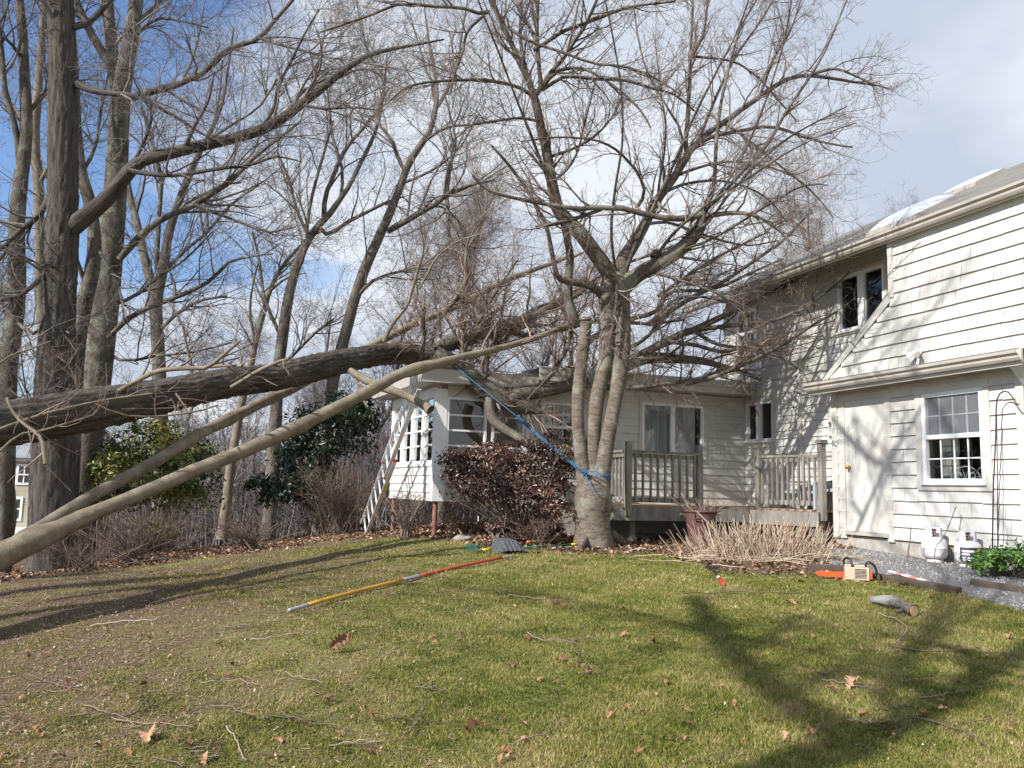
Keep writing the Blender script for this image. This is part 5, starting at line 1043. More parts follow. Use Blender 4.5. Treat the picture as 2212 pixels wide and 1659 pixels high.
def stems_at(base, tipsC, n, r=.012):
    j = rng.integers(0, len(tipsC), n); T = tipsC[j]; b_ = np.array(base) + np.stack([rng.normal(0, .12, n), rng.normal(0, .12, n), np.zeros(n)], -1)
    m_ = (b_ + T) / 2 + rng.normal(0, .08, (n, 3)); f = np.linspace(0, 1, 7)[None, :, None]
    Pt = (1 - f) ** 2 * b_[:, None] + 2 * f * (1 - f) * m_[:, None] + f ** 2 * T[:, None]; return Pt, np.broadcast_to(np.linspace(r, r * .3, 7)[None], (n, 7))
def leafy(name, label, cat, blobs, n, size, ml, base, mt='twig_brush', nst=40, aspect=2.4, group=None, rs=.012, fill=False):
    root = empty(name, base, 0, label, cat, group); C, Nn = blob_pts(blobs, n, fill)
    Pt, R = stems_at(base, C, nst, rs); tubes_obj("stems", [(Pt, R, 4)], M[mt], root, base)
    rb = np.clip(rng.normal(.45, .22, len(C)) + .25 * np.sin(C[:, 0] * 3 + C[:, 2] * 4), 0, 1)
    leaves_mesh("foliage", C, Nn, size, M[ml], root, base, aspect, rb); return root
leafy("rhododendron", "tall yellow green evergreen shrub behind the twin poles at left", "shrub", [pxblob(335, 960, 150, 100, 17.2), pxblob(300, 1030, 210, 120, 17.2), pxblob(410, 1020, 130, 150, 19.3), pxblob(240, 1060, 120, 130, 19), pxblob(380, 1080, 180, 90, 19)], 7200, .12, 'leaf_yellow', (*P(330, 1130, 19)[:2], gz(P(330, 1130, 19)[0], 19)), aspect=2.2)
leafy("rhododendron", "dark green evergreen shrub at the foot of the thick pale trunk", "shrub", [pxblob(225, 1010, 110, 120, 18.2), pxblob(200, 1060, 90, 100, 18)], 1500, .12, 'leaf_rhodo', (*P(215, 1150, 18)[:2], gz(P(215, 1150, 18)[0], 18)))
leafy("rhododendron", "big dark glossy evergreen bush left of the ladder", "shrub", [pxblob(720, 945, 190, 170, 18.5), pxblob(770, 910, 110, 110, 18.5), pxblob(660, 1000, 130, 110, 18.2), pxblob(620, 1075, 140, 110, 18), pxblob(690, 1080, 130, 90, 18), pxblob(565, 1060, 60, 70, 18)], 6200, .13, 'leaf_rhodo', (*P(690, 1140, 18)[:2], gz(P(690, 1140, 18)[0], 18)))
leafy("rhododendron", "small round yellow green bush low under the lower pole", "shrub", [pxblob(350, 1148, 62, 54, 15.6)], 520, .11, 'leaf_yellow', G(350, 1180))
wb = G(1110, 1188)
def wine(px, py, w, h, Y): return pxblob(px, py, w, h, Y, .42)
leafy("burgundy_shrub", "wide burgundy leaved shrub in front of the sunroom, thinning below", "shrub", [wine(1010, 1000, 130, 60, 13.15), wine(1080, 985, 140, 60, 13.25), wine(1150, 985, 140, 70, 13.06), wine(1210, 1000, 90, 90, 12.86), wine(1120, 1030, 200, 60, 13.06), wine(1010, 1035, 90, 40, 13.06), wine(1200, 1060, 110, 70, 12.86), wine(1150, 1085, 110, 50, 12.96), wine(1100, 1070, 90, 40, 12.96), wine(1215, 1110, 70, 60, 12.77), wine(1190, 952, 90, 40, 13.34), wine(1060, 1000, 200, 70, 13.06), wine(1150, 1020, 170, 90, 12.86), wine(1180, 1130, 110, 70, 12.77), wine(1040, 1075, 110, 50, 13.06), wine(1140, 1150, 150, 50, 12.77), wine(1080, 1060, 240, 110, 12.96), wine(1160, 1090, 170, 110, 12.77), wine(1000, 1050, 110, 90, 13.15), wine(980, 1000, 70, 50, 13.25)], 13000, .070, 'leaf_wine', np.array([*P(1130, 1170, 13.1)[:2], gz(*P(1130, 1170, 13.1)[:2])]), nst=150, aspect=2.8, rs=.010, fill=True)
leafy("burgundy_shrub", "small burgundy leaved clump at the edge of the lawn behind the snow shovel", "shrub", [pxblob(1075, 1145, 90, 44, 13.0, .25), pxblob(1110, 1158, 60, 30, 12.9, .2), pxblob(1190, 1150, 60, 30, 13.0, .2)], 1000, .085, 'leaf_wine', G(1085, 1178), nst=30, aspect=2.8, rs=.008)
leafy("ground_cover", "bright green leafy ground cover plant beside the gas tanks", "plant", [pxblob(2190, 1215, 150, 62, 9.9, .35), pxblob(2130, 1222, 70, 44, 9.9, .25), pxblob(2240, 1205, 90, 70, 9.8, .35)], 2600, .055, 'leaf_green', np.array([*G(2180, 1240)]), nst=60, aspect=1.8, rs=.005)
def brush(name, label, px, py, Y, w, h, nst, sub=(8, 4), mt='twig_brush', r=.009, cat="shrub", fan=.8, base=None):
    b0 = G(px, py) if base is None else np.asarray(base); s = b0[1] / F
    bb = b0 + np.stack([rng.normal(0, w * s * .12, nst), rng.normal(0, .15, nst), np.zeros(nst)], -1); bb[:, 2] = ground_z(bb[:, 0], bb[:, 1]) - .02
    tp = b0 + np.stack([rng.normal(0, w * s * .36, nst), rng.normal(0, .3, nst), h * s * rng.uniform(.5, 1.05, nst)], -1)
    md = (bb + tp) / 2 + rng.normal(0, .07, (nst, 3)) + np.array([0, 0, h * s * .12]); f = np.linspace(0, 1, 7)[None, :, None]
    Pt = (1 - f) ** 2 * bb[:, None] + 2 * f * (1 - f) * md[:, None] + f ** 2 * tp[:, None]; R = np.broadcast_to(np.linspace(r, r * .4, 7)[None], (nst, 7))
    g = [(Pt, R, 5)]; P1, R1 = grow(Pt, R, m=sub[0], t0=.2, t1=1, ang=(25, 70), L=(h * s * .15, h * s * .45), up=.2, wig=.15, K=5, rf=.6, rmin=.0035, tshort=.3); g.append((P1, R1, 3))
    if sub[1]: P2, R2 = grow(P1, R1, m=sub[1], t0=.2, t1=1, ang=(25, 70), L=(h * s * .06, h * s * .2), up=.1, wig=.15, K=3, rf=.7, rmin=.0028, tshort=.3); g.append((P2, R2, 3))
    root = empty(name, b0, 0, label, cat); tubes_obj("stems", g[:1], M[mt], root, b0); tubes_obj("twigs", g[1:], M[mt], root, b0); return root
brush("bare_shrub", "leafless tan shrub at the left sunroom corner by the ladder foot", 872, 1160, 14, 90, 92, 30, base=[*P(878, 1150, 14.1)[:2], gz(*P(878, 1150, 14.1)[:2])])
brush("bare_shrub", "leafless brown shrub mass under the dark evergreen bush", 730, 1160, 17, 150, 140, 56, (9, 5), base=[*P(735, 1150, 17.2)[:2], gz(*P(735, 1150, 17.2)[:2])], mt='twig_dark')
brush("bare_shrub", "tangled leafless shrub under the sunroom behind the rusty post", 960, 1168, 15, 150, 70, 36, base=HWr(-4.3, -5.0, .72) * [1, 1, 0] + [0, 0, .72])
brush("bare_shrub", "tangled brown bramble at the wood edge under the lower pole", 290, 1222, 13, 200, 110, 50, (9, 4), mt='twig_dark')
brush("bare_shrub", "brown bramble clump at the base of the darkest trunk", 175, 1236, 12, 150, 70, 36, (8, 4), mt='twig_dark')
brush("bare_shrub", "thin bare bush between the ladder and the small round bush", 540, 1190, 15, 150, 70, 36, (8, 4), mt='twig_dark')
brush("bare_shrub", "bare pale stems growing along the foot of the addition wall", 1165, 1180, 13.5, 100, 80, 18, (5, 3), mt='twig_dark')

# cut back perennial: a fan of dry stalks by the deck
cb = G(1655, 1208); n = 620; b_ = cb + np.stack([rng.normal(0, .42, n), rng.normal(.05, .22, n), np.zeros(n)], -1); b_[:, 2] = ground_z(b_[:, 0], b_[:, 1]) - .02
dv = np.stack([(b_[:, 0] - cb[0]) * .5 + rng.normal(0, .20, n), (b_[:, 1] - cb[1]) * .5 + rng.normal(0, .18, n), rng.uniform(.5, 1.0, n)], -1); L = rng.uniform(.15, .60, n)
f = np.linspace(0, 1, 5)[None, :, None]; Pt = b_[:, None] + unit(dv)[:, None] * L[:, None, None] * f; Pt[:, :, :2] += (rng.normal(0, .03, (n, 1, 2)) * f ** 2)
sh_ = empty("cut_back_shrub", cb, 0, "dense clump of cut back dry tan stalks in front of the deck", "shrub")
tubes_obj("stalks", [(Pt, np.broadcast_to(np.linspace(.0048, .0034, 5)[None], (n, 5)) * rng.uniform(.7, 1.3, (n, 1)), 5)], M['stalk'], sh_, cb)
n = 170; b2 = cb + np.stack([rng.normal(-.2, .5, n), rng.normal(-.05, .22, n), np.zeros(n)], -1); b2[:, 2] = ground_z(b2[:, 0], b2[:, 1]) + rng.uniform(.01, .07, n); a = rng.normal(0, .6, n)
e2 = b2 + np.stack([np.cos(a), np.sin(a) * .6, rng.normal(0, .10, n)], -1) * rng.uniform(.2, .7, n)[:, None]; e2[:, 2] = np.maximum(e2[:, 2], ground_z(e2[:, 0], e2[:, 1]) + .01)
f = np.linspace(0, 1, 4)[None, :, None]; Pt = b2[:, None] * (1 - f) + e2[:, None] * f + rng.normal(0, .012, (n, 4, 3))
tubes_obj("fallen_stalks", [(Pt, np.full((n, 4), .005), 4)], M['stalk'], sh_, cb)

# ------------------------------------------------------------------ neighbouring buildings beyond the wood
M['far_siding'] = sidingmat("tan_clapboard", (0.34, 0.32, 0.24), (0.27, 0.25, 0.19)); M['far_green'] = sidingmat("pale_green_clapboard", (0.36, 0.38, 0.27), (0.28, 0.29, 0.20)); M['far_roof'] = plain("grey_roof", (0.24, 0.25, 0.27), 0.9)
nb = empty("neighbour_house", P(-60, 1140, 40), 0, "tan clapboard neighbour house with white windows glimpsed between the left trunks", "house")
s_ = 40 / F; zb = P(60, 1142, 40)[2]; no = np.array(nb.location)
nx = lambda px: (px - 1106) * s_ - no[0]
mb = MB(); mb.box(nx(-260), nx(150), 0, 6, -1.0, P(60, 985, 40)[2] - no[2]); mb.build("wall", M['far_siding'], nb)
zt = P(60, 985, 40)[2] - no[2]
mb = MB(); mb.prism([(nx(-280), -.4, zt - .1), (nx(165), -.4, zt - .1), (nx(165), 3, zt + 1.5), (nx(-280), 3, zt + 1.5)], (0, .05, .12)); mb.prism([(nx(-280), 6.4, zt - .1), (nx(165), 6.4, zt - .1), (nx(165), 3, zt + 1.5), (nx(-280), 3, zt + 1.5)], (0, -.05, .12)); mb.build("roof", M['far_roof'], nb)
mb = MB(); mb.box(nx(28), nx(38), -.05, 0, 0, zt); mb.box(nx(-260), nx(150), -.06, -.005, zt - .25, zt - .05); mb.box(nx(20), nx(140), -1.2, -.05, -.4, .1); mb.build("trim", M['white'], nb)
for x0, x1, y0, y1 in ((50, 84, 1001, 1046), (42, 70, 1072, 1124), (-60, -20, 1000, 1046), (96, 126, 1001, 1046)):
    w = MB(); w.box(nx(x0), nx(x1), -.06, .02, P(0, y1, 40)[2] - no[2], P(0, y0, 40)[2] - no[2]); w = w.build("window", M['white'], nb)
    g_ = MB(); a0, a1, b0_, b1_ = nx(x0 + 5), nx(x1 - 5), P(0, y1 - 5, 40)[2] - no[2], P(0, y0 + 5, 40)[2] - no[2]; am, bm = (a0 + a1) / 2, (b0_ + b1_) / 2
    for p0, p1 in ((a0, am - .03), (am + .03, a1)):
        for q0, q1 in ((b0_, bm - .03), (bm + .03, b1_)): g_.box(p0, p1, -.066, -.0605, q0, q1)
    g_.build("pane", M['room'], w)
ga = empty("garage", P(525, 1145, 36), 0, "small pale green gabled garage far behind the cut pole", "garage"); go = np.array(ga.location); s_ = 36 / F; gxp = lambda px: (px - 525) * s_
gzv = lambda py: P(525, py, 36)[2] - go[2]
mb = MB(); mb.prism([(gxp(494), 0, -1), (gxp(566), 0, -1), (gxp(566), 0, gzv(1056)), (gxp(530), 0, gzv(1036)), (gxp(494), 0, gzv(1056))], (0, 5, 0)); mb.build("wall", M['far_green'], ga)
for a0, a1 in ((488, 530), (572, 530)):
    mb = MB(); mb.prism([(gxp(a0), -.25, gzv(1060)), (gxp(a1), -.25, gzv(1034)), (gxp(a1), -.25, gzv(1030)), (gxp(a0), -.25, gzv(1056))], (0, 5.4, 0)); mb.build("roof", M['far_roof'], ga)
    mb = MB(); mb.prism([(gxp(a0), -.29, gzv(1061)), (gxp(a1), -.29, gzv(1035)), (gxp(a1), -.29, gzv(1030)), (gxp(a0), -.29, gzv(1056))], (0, .03, 0)); mb.build("verge_board", M['white'], ga)
fh = empty("neighbour_house", P(440, 1140, 52), 0, "grey roofed white house far behind the yellow green shrub", "house"); fo = np.array(fh.location); s_ = 52 / F; fx = lambda px: (px - 440) * s_; fz = lambda py: P(440, py, 52)[2] - fo[2]
mb = MB(); mb.box(fx(380), fx(500), 0, 6, -1, fz(1060)); mb.build("wall", M['white'], fh); mb = MB(); mb.prism([(fx(372), -.4, fz(1062)), (fx(508), -.4, fz(1062)), (fx(508), 3, fz(1005)), (fx(372), 3, fz(1005))], (0, .05, .1)); mb.build("roof", M['far_roof'], fh)

# ------------------------------------------------------------------ ladder
def bridge(px, py, p0, n): return onplane(px, py, p0, n)
n2 = np.array([*(np.array(HW(*sunmap(0, 1, 0))[:2]) - np.array(HW(*sunmap(0, 0, 0))[:2])), 0]); u2 = np.array([*(np.array(HW(*sunmap(1, 0, 0))[:2]) - np.array(HW(*sunmap(0, 0, 0))[:2])), 0])
Kc = HWr(-3.93, -5.64, 0)
lb = G(783, 1153); lt = onplane(905, 832, Kc + n2 * .40, n2)
lad = empty("extension_ladder", lb, 0, "tall aluminium extension ladder leaning on the sunroom roof", "ladder")
ax = unit(lt - lb); wd = unit(u2 - (u2 @ ax) * ax); nr = np.cross(wd, ax); nr = nr * np.sign(nr[1] * -1 if abs(nr[1]) > .1 else 1)
LL = np.linalg.norm(lt - lb)
M['label_yellow'] = plain("yellow_label", (0.62, 0.66, 0.03), 0.5)
def section(nm, s0, s1, half, off):
    sec = MB()
    for sgn in (-1, 1):
        a = wd * sgn * half + nr * off; sec.bar(a + ax * s0, a + ax * s1, 0.028, 0.075, up=nr)
    ob = sec.build(nm, M['alu'], lad, bevel=.003)
    for s in np.arange(s0 + .25, s1 - .05, .305):
        r = MB(); r.tube([-wd * (half + .012) + nr * off + ax * s, wd * (half + .012) + nr * off + ax * s], .017, 8); r.build("rung", M['alu'], ob, smooth=True)
    return ob
b1 = section("base_section", 0.0, LL * .60, .215, 0.0); b2 = section("fly_section", LL * .47, LL * 1.02, .185, .045)
for sgn in (-1, 1):
    mb = MB(); a = wd * sgn * .215; mb.bar(a + ax * (LL * .60 - .02), a + ax * (LL * .60 + .008), .034, .082, up=nr); mb.build("end_cap", M['red'], b1)
    mb = MB(); a = wd * sgn * .185 + nr * .045; mb.bar(a + ax * (LL * .47 - .01), a + ax * (LL * .47 + .02), .034, .082, up=nr); mb.build("end_cap", M['red'], b2)
    mb = MB(); a = wd * sgn * .215; mb.bar(a - ax * .06, a + ax * .05, .05, .09, up=nr); mb.build("foot", M['black'], b1)
mb = MB(); mb.bar(-wd * .2305 + ax * LL * .385, -wd * .2305 + ax * LL * .455, .004, .055, up=nr); mb.build("safety_label", M['label_yellow'], b1)

# ------------------------------------------------------------------ rope
M['rope'] = plain("blue_rope", (0.032, 0.165, 0.30), 0.75, (0.018, 0.09, 0.18), 60)
ra, rb_, rc_ = P(1264, 1022, Yc - .24), P(1120, 902, 13.15), P(986, 793, 13.72)
rp = empty("blue_rope", ra, 0, "taut blue rope from the living tree up to the fallen trunk", "rope")
def sag(a, b, d, n=14): t = np.linspace(0, 1, n)[:, None]; q = a * (1 - t) + b * t; q[:, 2] -= d * 4 * (t * (1 - t))[:, 0]; return q
mb = MB()
for dx, dz in ((-.012, .016), (.012, -.002), (0, -.022)): mb.tube(sag(ra, rb_, .012) + [dx, 0, dz] - ra, .0085, 6)
mb.build("doubled_line", M['rope'], rp, smooth=True)
mb = MB(); mb.tube(sag(rb_, rc_, .008) - ra, .0075, 6); mb.build("single_line", M['rope'], rp, smooth=True)
def knot(c, s, nm):
    mb = MB()
    for k_ in range(3):
        t = np.linspace(0, 2 * math.pi, 16); R_ = Matrix.Rotation(k_ * 1.1 + .4, 3, 'Y') @ Matrix.Rotation(k_ * .8, 3, 'X')
        mb.tube([np.array(R_ @ Vector((s * math.cos(a), .4 * s * math.sin(2 * a), s * math.sin(a)))) + c - ra for a in t], .0095, 6)
    mb.build(nm, M['rope'], rp, smooth=True)
knot(ra, .035, "knot"); knot(rb_, .032, "knot"); kd = unit(rb_ - ra)
mb = MB(); t = np.linspace(0, 16 * math.pi, 90); e1 = unit(np.cross(kd, [0, 0, 1])); e2_ = np.cross(kd, e1)
mb.tube([rb_ - kd * (.03 + .25 * a / (16 * math.pi)) + .022 * (e1 * math.cos(a) + e2_ * math.sin(a)) - ra for a in t], .0085, 5); mb.build("knot_wrap", M['rope'], rp, smooth=True)
mb = MB()
for lp in ([(1266, 1022, -.24), (1282, 1027, -.34), (1298, 1030, -.36), (1312, 1027, -.30), (1318, 1024, -.10)], [(1266, 1020, -.24), (1284, 1018, -.32), (1300, 1024, -.37), (1313, 1031, -.30), (1321, 1030, -.12)], [(1290, 1008, -.30), (1292, 1020, -.36), (1302, 1030, -.37), (1314, 1033, -.30)]):
    mb.tube(resample(np.array([P(x, y, Yc + d) for x, y, d in lp]), 16) - ra, .008, 6)
mb.build("loop", M['rope'], rp, smooth=True)
mb = MB(); mb.tube(resample(np.array([P(x, y, Yc + d) for x, y, d in [(1265, 1024, -.26), (1272, 1042, -.32), (1282, 1058, -.37), (1294, 1068, -.38), (1307, 1069, -.32)]]), 18) - ra, .008, 6); mb.build("loose_end", M['rope'], rp, smooth=True)

# ------------------------------------------------------------------ things on the ground
def gp(px, py, h=0.0): q = G(px, py); return np.array([q[0], q[1], q[2] + h])
M['pole_yellow'] = plain("yellow_fibreglass", (0.55, 0.30, 0.03), 0.4, (0.45, 0.23, 0.02), 20); M['pole_red'] = plain("red_fibreglass", (0.50, 0.07, 0.04), 0.4); M['pole_grey'] = plain("grey_tube", (0.42, 0.41, 0.44), 0.4, metal=.3)
a, b = gp(623, 1326, .03), gp(1109, 1207, .035); L_ = np.linalg.norm(b - a)
po = empty("pole_saw", a, 0, "long yellow and red sectioned tool pole lying across the lawn", "pole saw")
cuts = [0, .085, .54, .63, .955, 1.0]; nm = [("ferrule", 'pole_grey', .0165), ("shaft", 'pole_yellow', .0185), ("joint", 'pole_grey', .020), ("shaft", 'pole_red', .0185), ("ferrule", 'pole_grey', .0165)]
rise = max(gz(*(a + (b - a) * t)[:2]) - (a + (b - a) * t)[2] for t in np.linspace(0, 1, 40)) + .016
def lie(t): return a + (b - a) * t + np.array([0, 0, max(rise * (1 - abs(2 * t - 1) ** 3), 0)])
# each cut is placed where its colour change shows
img = [(623, 1326), (664, 1317), (881, 1261), (922, 1251), (1086, 1212), (1109, 1207)]
dvec = (b - a)[:2]; tt = [float(((G(*q)[:2] - a[:2]) @ dvec) / (dvec @ dvec)) for q in img]; tt[0], tt[-1] = 0.0, 1.0
for (n_, mt, r_), t0_, t1_ in zip(nm, tt[:-1], tt[1:]):
    mb = MB(); mb.tube([lie(t) - a for t in np.linspace(t0_, t1_, 10)], r_, 12); mb.build(n_, M[mt], po, smooth=True)
# snow shovel, scoop humped upward
sc = gp(1112, 1200); ss = empty("snow_shovel", sc, 0, "black snow shovel lying face down with a wooden handle", "shovel")
M['scoop'] = plain("black_scoop", (0.085, 0.088, 0.095), 0.5, (0.055, 0.056, 0.06), 14)
p0, p1 = gp(1078, 1198), gp(1146, 1196); wx = unit((p1 - p0) * [1, 1, 0]); wy = np.array([-wx[1], wx[0], 0]); W_ = np.linalg.norm(p1 - p0); D_ = .40
mb = MB(); nu, nv = 22, 10
def sp_(i, j, dz=0.0):
    u, v = i / nu, j / nv; prof = .17 * min(1.0, 1.5 * math.sin(math.pi * min(1, max(0, u)))) ** .9 * min(1.0, .22 + 1.9 * v); rib = .008 * math.cos(u * 2 * math.pi * 7)
    return p0 + wx * W_ * (u * (1 - .22 * v) + .11 * v) + wy * D_ * v + np.array([0, 0, .02 + prof * (0.78 + .22 * v) + rib * (prof > .03) + dz]) - sc
for i in range(nu):
    for j in range(nv):
        mb.quad(sp_(i, j), sp_(i + 1, j), sp_(i + 1, j + 1), sp_(i, j + 1)); mb.quad(sp_(i, j, -.006), sp_(i, j + 1, -.006), sp_(i + 1, j + 1, -.006), sp_(i + 1, j, -.006))
mb.build("scoop", M['scoop'], ss, smooth=True)
M['handle_wood'] = plain("handle_wood", (0.50, 0.33, 0.19), 0.6, (0.40, 0.25, 0.14), 9)
h0, h1 = gp(1140, 1183, .08), gp(1222, 1171, .05); mb = MB(); mb.tube([h0 - sc, h1 - sc], .017, 10); mb.build("handle", M['handle_wood'], ss, smooth=True)
mb = MB(); mb.tube([h0 - sc - .01 * unit(h1 - h0), h0 - sc + .12 * unit(h1 - h0)], .021, 10); mb.build("handle_socket", plain("orange_socket", (0.55, 0.16, 0.06), .5), ss, smooth=True)
# leaf rake
r0 = gp(1040, 1193, .03); r1 = gp(1236, 1183, .045); rk = empty("leaf_rake", r0, 0, "green handled rake with yellow grips under the snow shovel", "rake")
M['rake_green'] = plain("green_tube", (0.015, 0.28, 0.13), .4); M['rake_yellow'] = plain("yellow_grip", (0.70, 0.50, 0.02), .5); M['rake_head'] = plain("dark_green_plastic", (0.03, 0.13, 0.085), .5)
d_ = unit(r1 - r0); mb = MB(); mb.tube([np.zeros(3), r1 - r0], .0135, 10); mb.build("handle", M['rake_green'], rk, smooth=True)
for t in (0.02, 1.0): mb = MB(); c_ = (r1 - r0) * t; mb.tube([c_ - d_ * .02, c_ + d_ * .13], .019, 10); mb.build("grip", M['rake_yellow'], rk, smooth=True)
hd = MB(); sd = unit(np.cross(d_, [0, 0, 1]))
for i in range(13):
    k_ = (i - 6) / 6; base_ = -d_ * .03; tip_ = -d_ * .19 + sd * k_ * .16 + np.array([0, 0, .02]); hd.tube([base_ + np.array([0, 0, .02]), (base_ + tip_) / 2 + np.array([0, 0, .06]), tip_ + np.array([0, 0, .03]), tip_ + np.array([0, 0, -.03]) - d_ * .01], .006, 5)
hd.bar(-d_ * .12 - sd * .09 + np.array([0, 0, .055]), -d_ * .12 + sd * .09 + np.array([0, 0, .055]), .012, .02); hd.build("tines", M['rake_head'], rk)
# chain saw
cs0 = gp(1849, 1254); cs = empty("chainsaw", cs0, 0, "tan and black chainsaw with an orange bar cover lying by the gravel", "chainsaw"); cs.scale = (.80, .80, .80)
fwd = unit((gp(1760, 1250) - cs0) * [1, 1, 0]); lat = np.array([fwd[1], -fwd[0], 0]); lat = lat if lat[1] < 0 else -lat; upv = np.array([0, 0, 1.0]); sc_ = .41 / 66 * 1.0
cp = lambda f_, l_, z_: fwd * f_ + lat * l_ + upv * z_
M['saw_body'] = plain("tan_plastic", (0.52, 0.44, 0.32), .5, (0.42, 0.35, 0.25), 14); M['saw_orange'] = plain("orange_plastic", (0.58, 0.10, 0.02), .45)
def cbox(f0, f1, l0, l1, z0, z1, mb): return mb.box(f0, f1, l0, l1, z0, z1, lambda x, y, z: tuple(cp(x, y, z)))
mb = MB(); cbox(-.17, .15, -.10, .10, .01, .19, mb); cbox(-.12, .15, -.08, .08, .19, .215, mb); mb.build("body", M['saw_body'], cs, bevel=.018)
mb = MB()
for i in range(7): cbox(-.13, .02, .1005, .1045, .045 + i * .019, .053 + i * .019, mb)
mb.build("vent_slots", M['black'], cs)
mb = MB(); cbox(-.21, -.165, -.08, .08, .03, .15, mb); mb.build("side_cover", M['saw_orange'], cs, bevel=.01)
mb = MB(); mb.prism([cp(.14, .02, .035), cp(.14, .02, .105), cp(.50, .02, .098), cp(.535, .02, .075), cp(.50, .02, .045)], lat * -.03); mb.build("bar_cover", M['saw_orange'], cs, bevel=.006)
mb = MB(); mb.tube(resample(np.array([cp(.13, -.09, .15), cp(.15, -.06, .27), cp(.11, 0, .305), cp(.07, .06, .29), cp(.05, .095, .20)]), 16), .016, 9); mb.build("front_handle", M['black'], cs, smooth=True)
mb = MB(); mb.tube(resample(np.array([cp(-.12, 0, .19), cp(-.16, 0, .26), cp(-.24, 0, .22), cp(-.27, 0, .10), cp(-.17, 0, .05)]), 14), .017, 9); mb.build("rear_handle", M['black'], cs, smooth=True)
# hammer-like hand axe
h0, h1 = gp(1536, 1231, .03), gp(1564, 1267, .02); hx = empty("hand_tool", h0, 0, "black handled hand tool with a red grip lying left of the chainsaw", "tool"); D2 = h1 - h0
mb = MB(); mb.tube([np.zeros(3), D2 * .58], .018, 9); mb.build("shaft", M['black'], hx, smooth=True)
mb = MB(); mb.tube([D2 * .58, D2 * .68], .019, 9); mb.build("collar", M['white'], hx, smooth=True); mb = MB(); mb.tube([D2 * .68, D2], .021, 9); mb.build("grip", M['red'], hx, smooth=True)
sd = unit(np.cross(D2, [0, 0, 1])); mb = MB(); mb.bar(-sd * .09 + unit(D2) * .01, sd * .07 + unit(D2) * .01, .04, .032); mb.build("head", M['black'], hx, bevel=.004)
# red and white marker strip
h0, h1 = gp(1922, 1243, .05), gp(2000, 1262, .04); mk = empty("marker_strip", h0, 0, "pink red and white strip lying on the gravel edge timber", "strip"); D2 = h1 - h0
M['pink'] = plain("pink_red", (0.72, 0.22, 0.20), .5)
for i in range(5):
    mb = MB(); mb.bar(D2 * i / 5, D2 * (i + 1) / 5, .055, .012); mb.build("stripe_panel", M['pink'] if i % 2 else M['white'], mk)
# edging timbers
def timber(p, q, w, h, lab):
    a_, b_ = gp(*p), gp(*q); c_ = (a_ + b_) / 2; e_ = empty("edging_timber", a_, 0, lab, "timber"); mb = MB()
    n_ = 5
    for i in range(n_):
        u0, u1 = a_ + (b_ - a_) * i / n_, a_ + (b_ - a_) * (i + 1) / n_
    mb.bar(np.array([0, 0, h * .3]), b_ - a_ + np.array([0, 0, h * .3]), w, h); mb.build("beam", M['decktop'] if False else M['dark_timber'], e_, bevel=.012); return e_
M['dark_timber'] = plain("dark_timber", (0.095, 0.066, 0.047), .9, (0.05, 0.036, 0.027), 9, .5, stretch=(1, 1, 1))
timber((1745, 1234), (1826, 1238), .15, .11, "short dark weathered timber behind the chainsaw bar"); timber((1880, 1250), (2072, 1284), .13, .09, "long dark weathered timber edging the gravel"); timber((2098, 1262), (2240, 1284), .12, .07, "dark timber edging in front of the green ground cover")
# lichen covered log
a_, b_ = gp(1884, 1307, .055), gp(1975, 1332, .05); lg = empty("cut_log", a_, 0, "short grey lichen covered branch log lying on the lawn at right", "log")
l_ = roughen((resample(np.array([a_, (a_ + b_) / 2 + [.02, 0, .03], b_]), 24), np.linspace(.040, .052, 24)), .26, 4); M['bark_lichen'] = bark("lichen_bark", (0.08, 0.066, 0.055), (0.20, 0.17, 0.145), (0.34, 0.34, 0.32), ridge=20, along=18, bs=.7, fine=60, dist=.02, amount=.8)
tubes_obj("log_bark", [(l_[0][None], l_[1][None], 14)], M['bark_lichen'], lg, a_)
d_ = unit(b_ - a_)
for e_, sg in ((l_[0][0], -1), (l_[0][-1], 1)): mb = MB(); mb.tube([e_ - a_ - d_ * .004, e_ - a_ + d_ * sg * .006], .047, 14); mb.build("sawn_end", M['handle_wood'], lg)
k_ = fmt("1935,1322,9 1948,1318,9 1958,1306,8", G(1940, 1325)[1], K=6); tubes_obj("knot_stub", [(k_[0][None], k_[1][None], 8)], M['bark_lichen'], lg, a_)
# stones by the tree foot
for px, py, s, lab in ((1352, 1166, .17, "largest grey stone between the tree foot and the deck"), (1385, 1162, .13, "flat grey stone second from the tree foot under the deck edge"), (1405, 1158, .09, "small pale stone farthest from the tree foot under the deck edge"), (1000, 1166, .12, "grey stone at the shrub bed right of the rusty post")):
    c_ = gp(px, py); mb = MB(); mb.lathe([(s * .75, -.05), (s, .02), (s * .85, s * .4), (s * .45, s * .55), (.005, s * .6)], 14); ph = rng.uniform(0, 6)
    mb.v = [(x * (1.25 + .2 * math.sin(3 * math.atan2(y, x) + ph)), y * (1 + .2 * math.cos(2 * math.atan2(y, x) + ph)), z * (1 + .25 * math.sin(5 * x / s + ph))) for x, y, z in mb.v]
    o = mb.build("stone", M['stone'], None, smooth=True); o.location = c_; tag(o, lab, "stone")
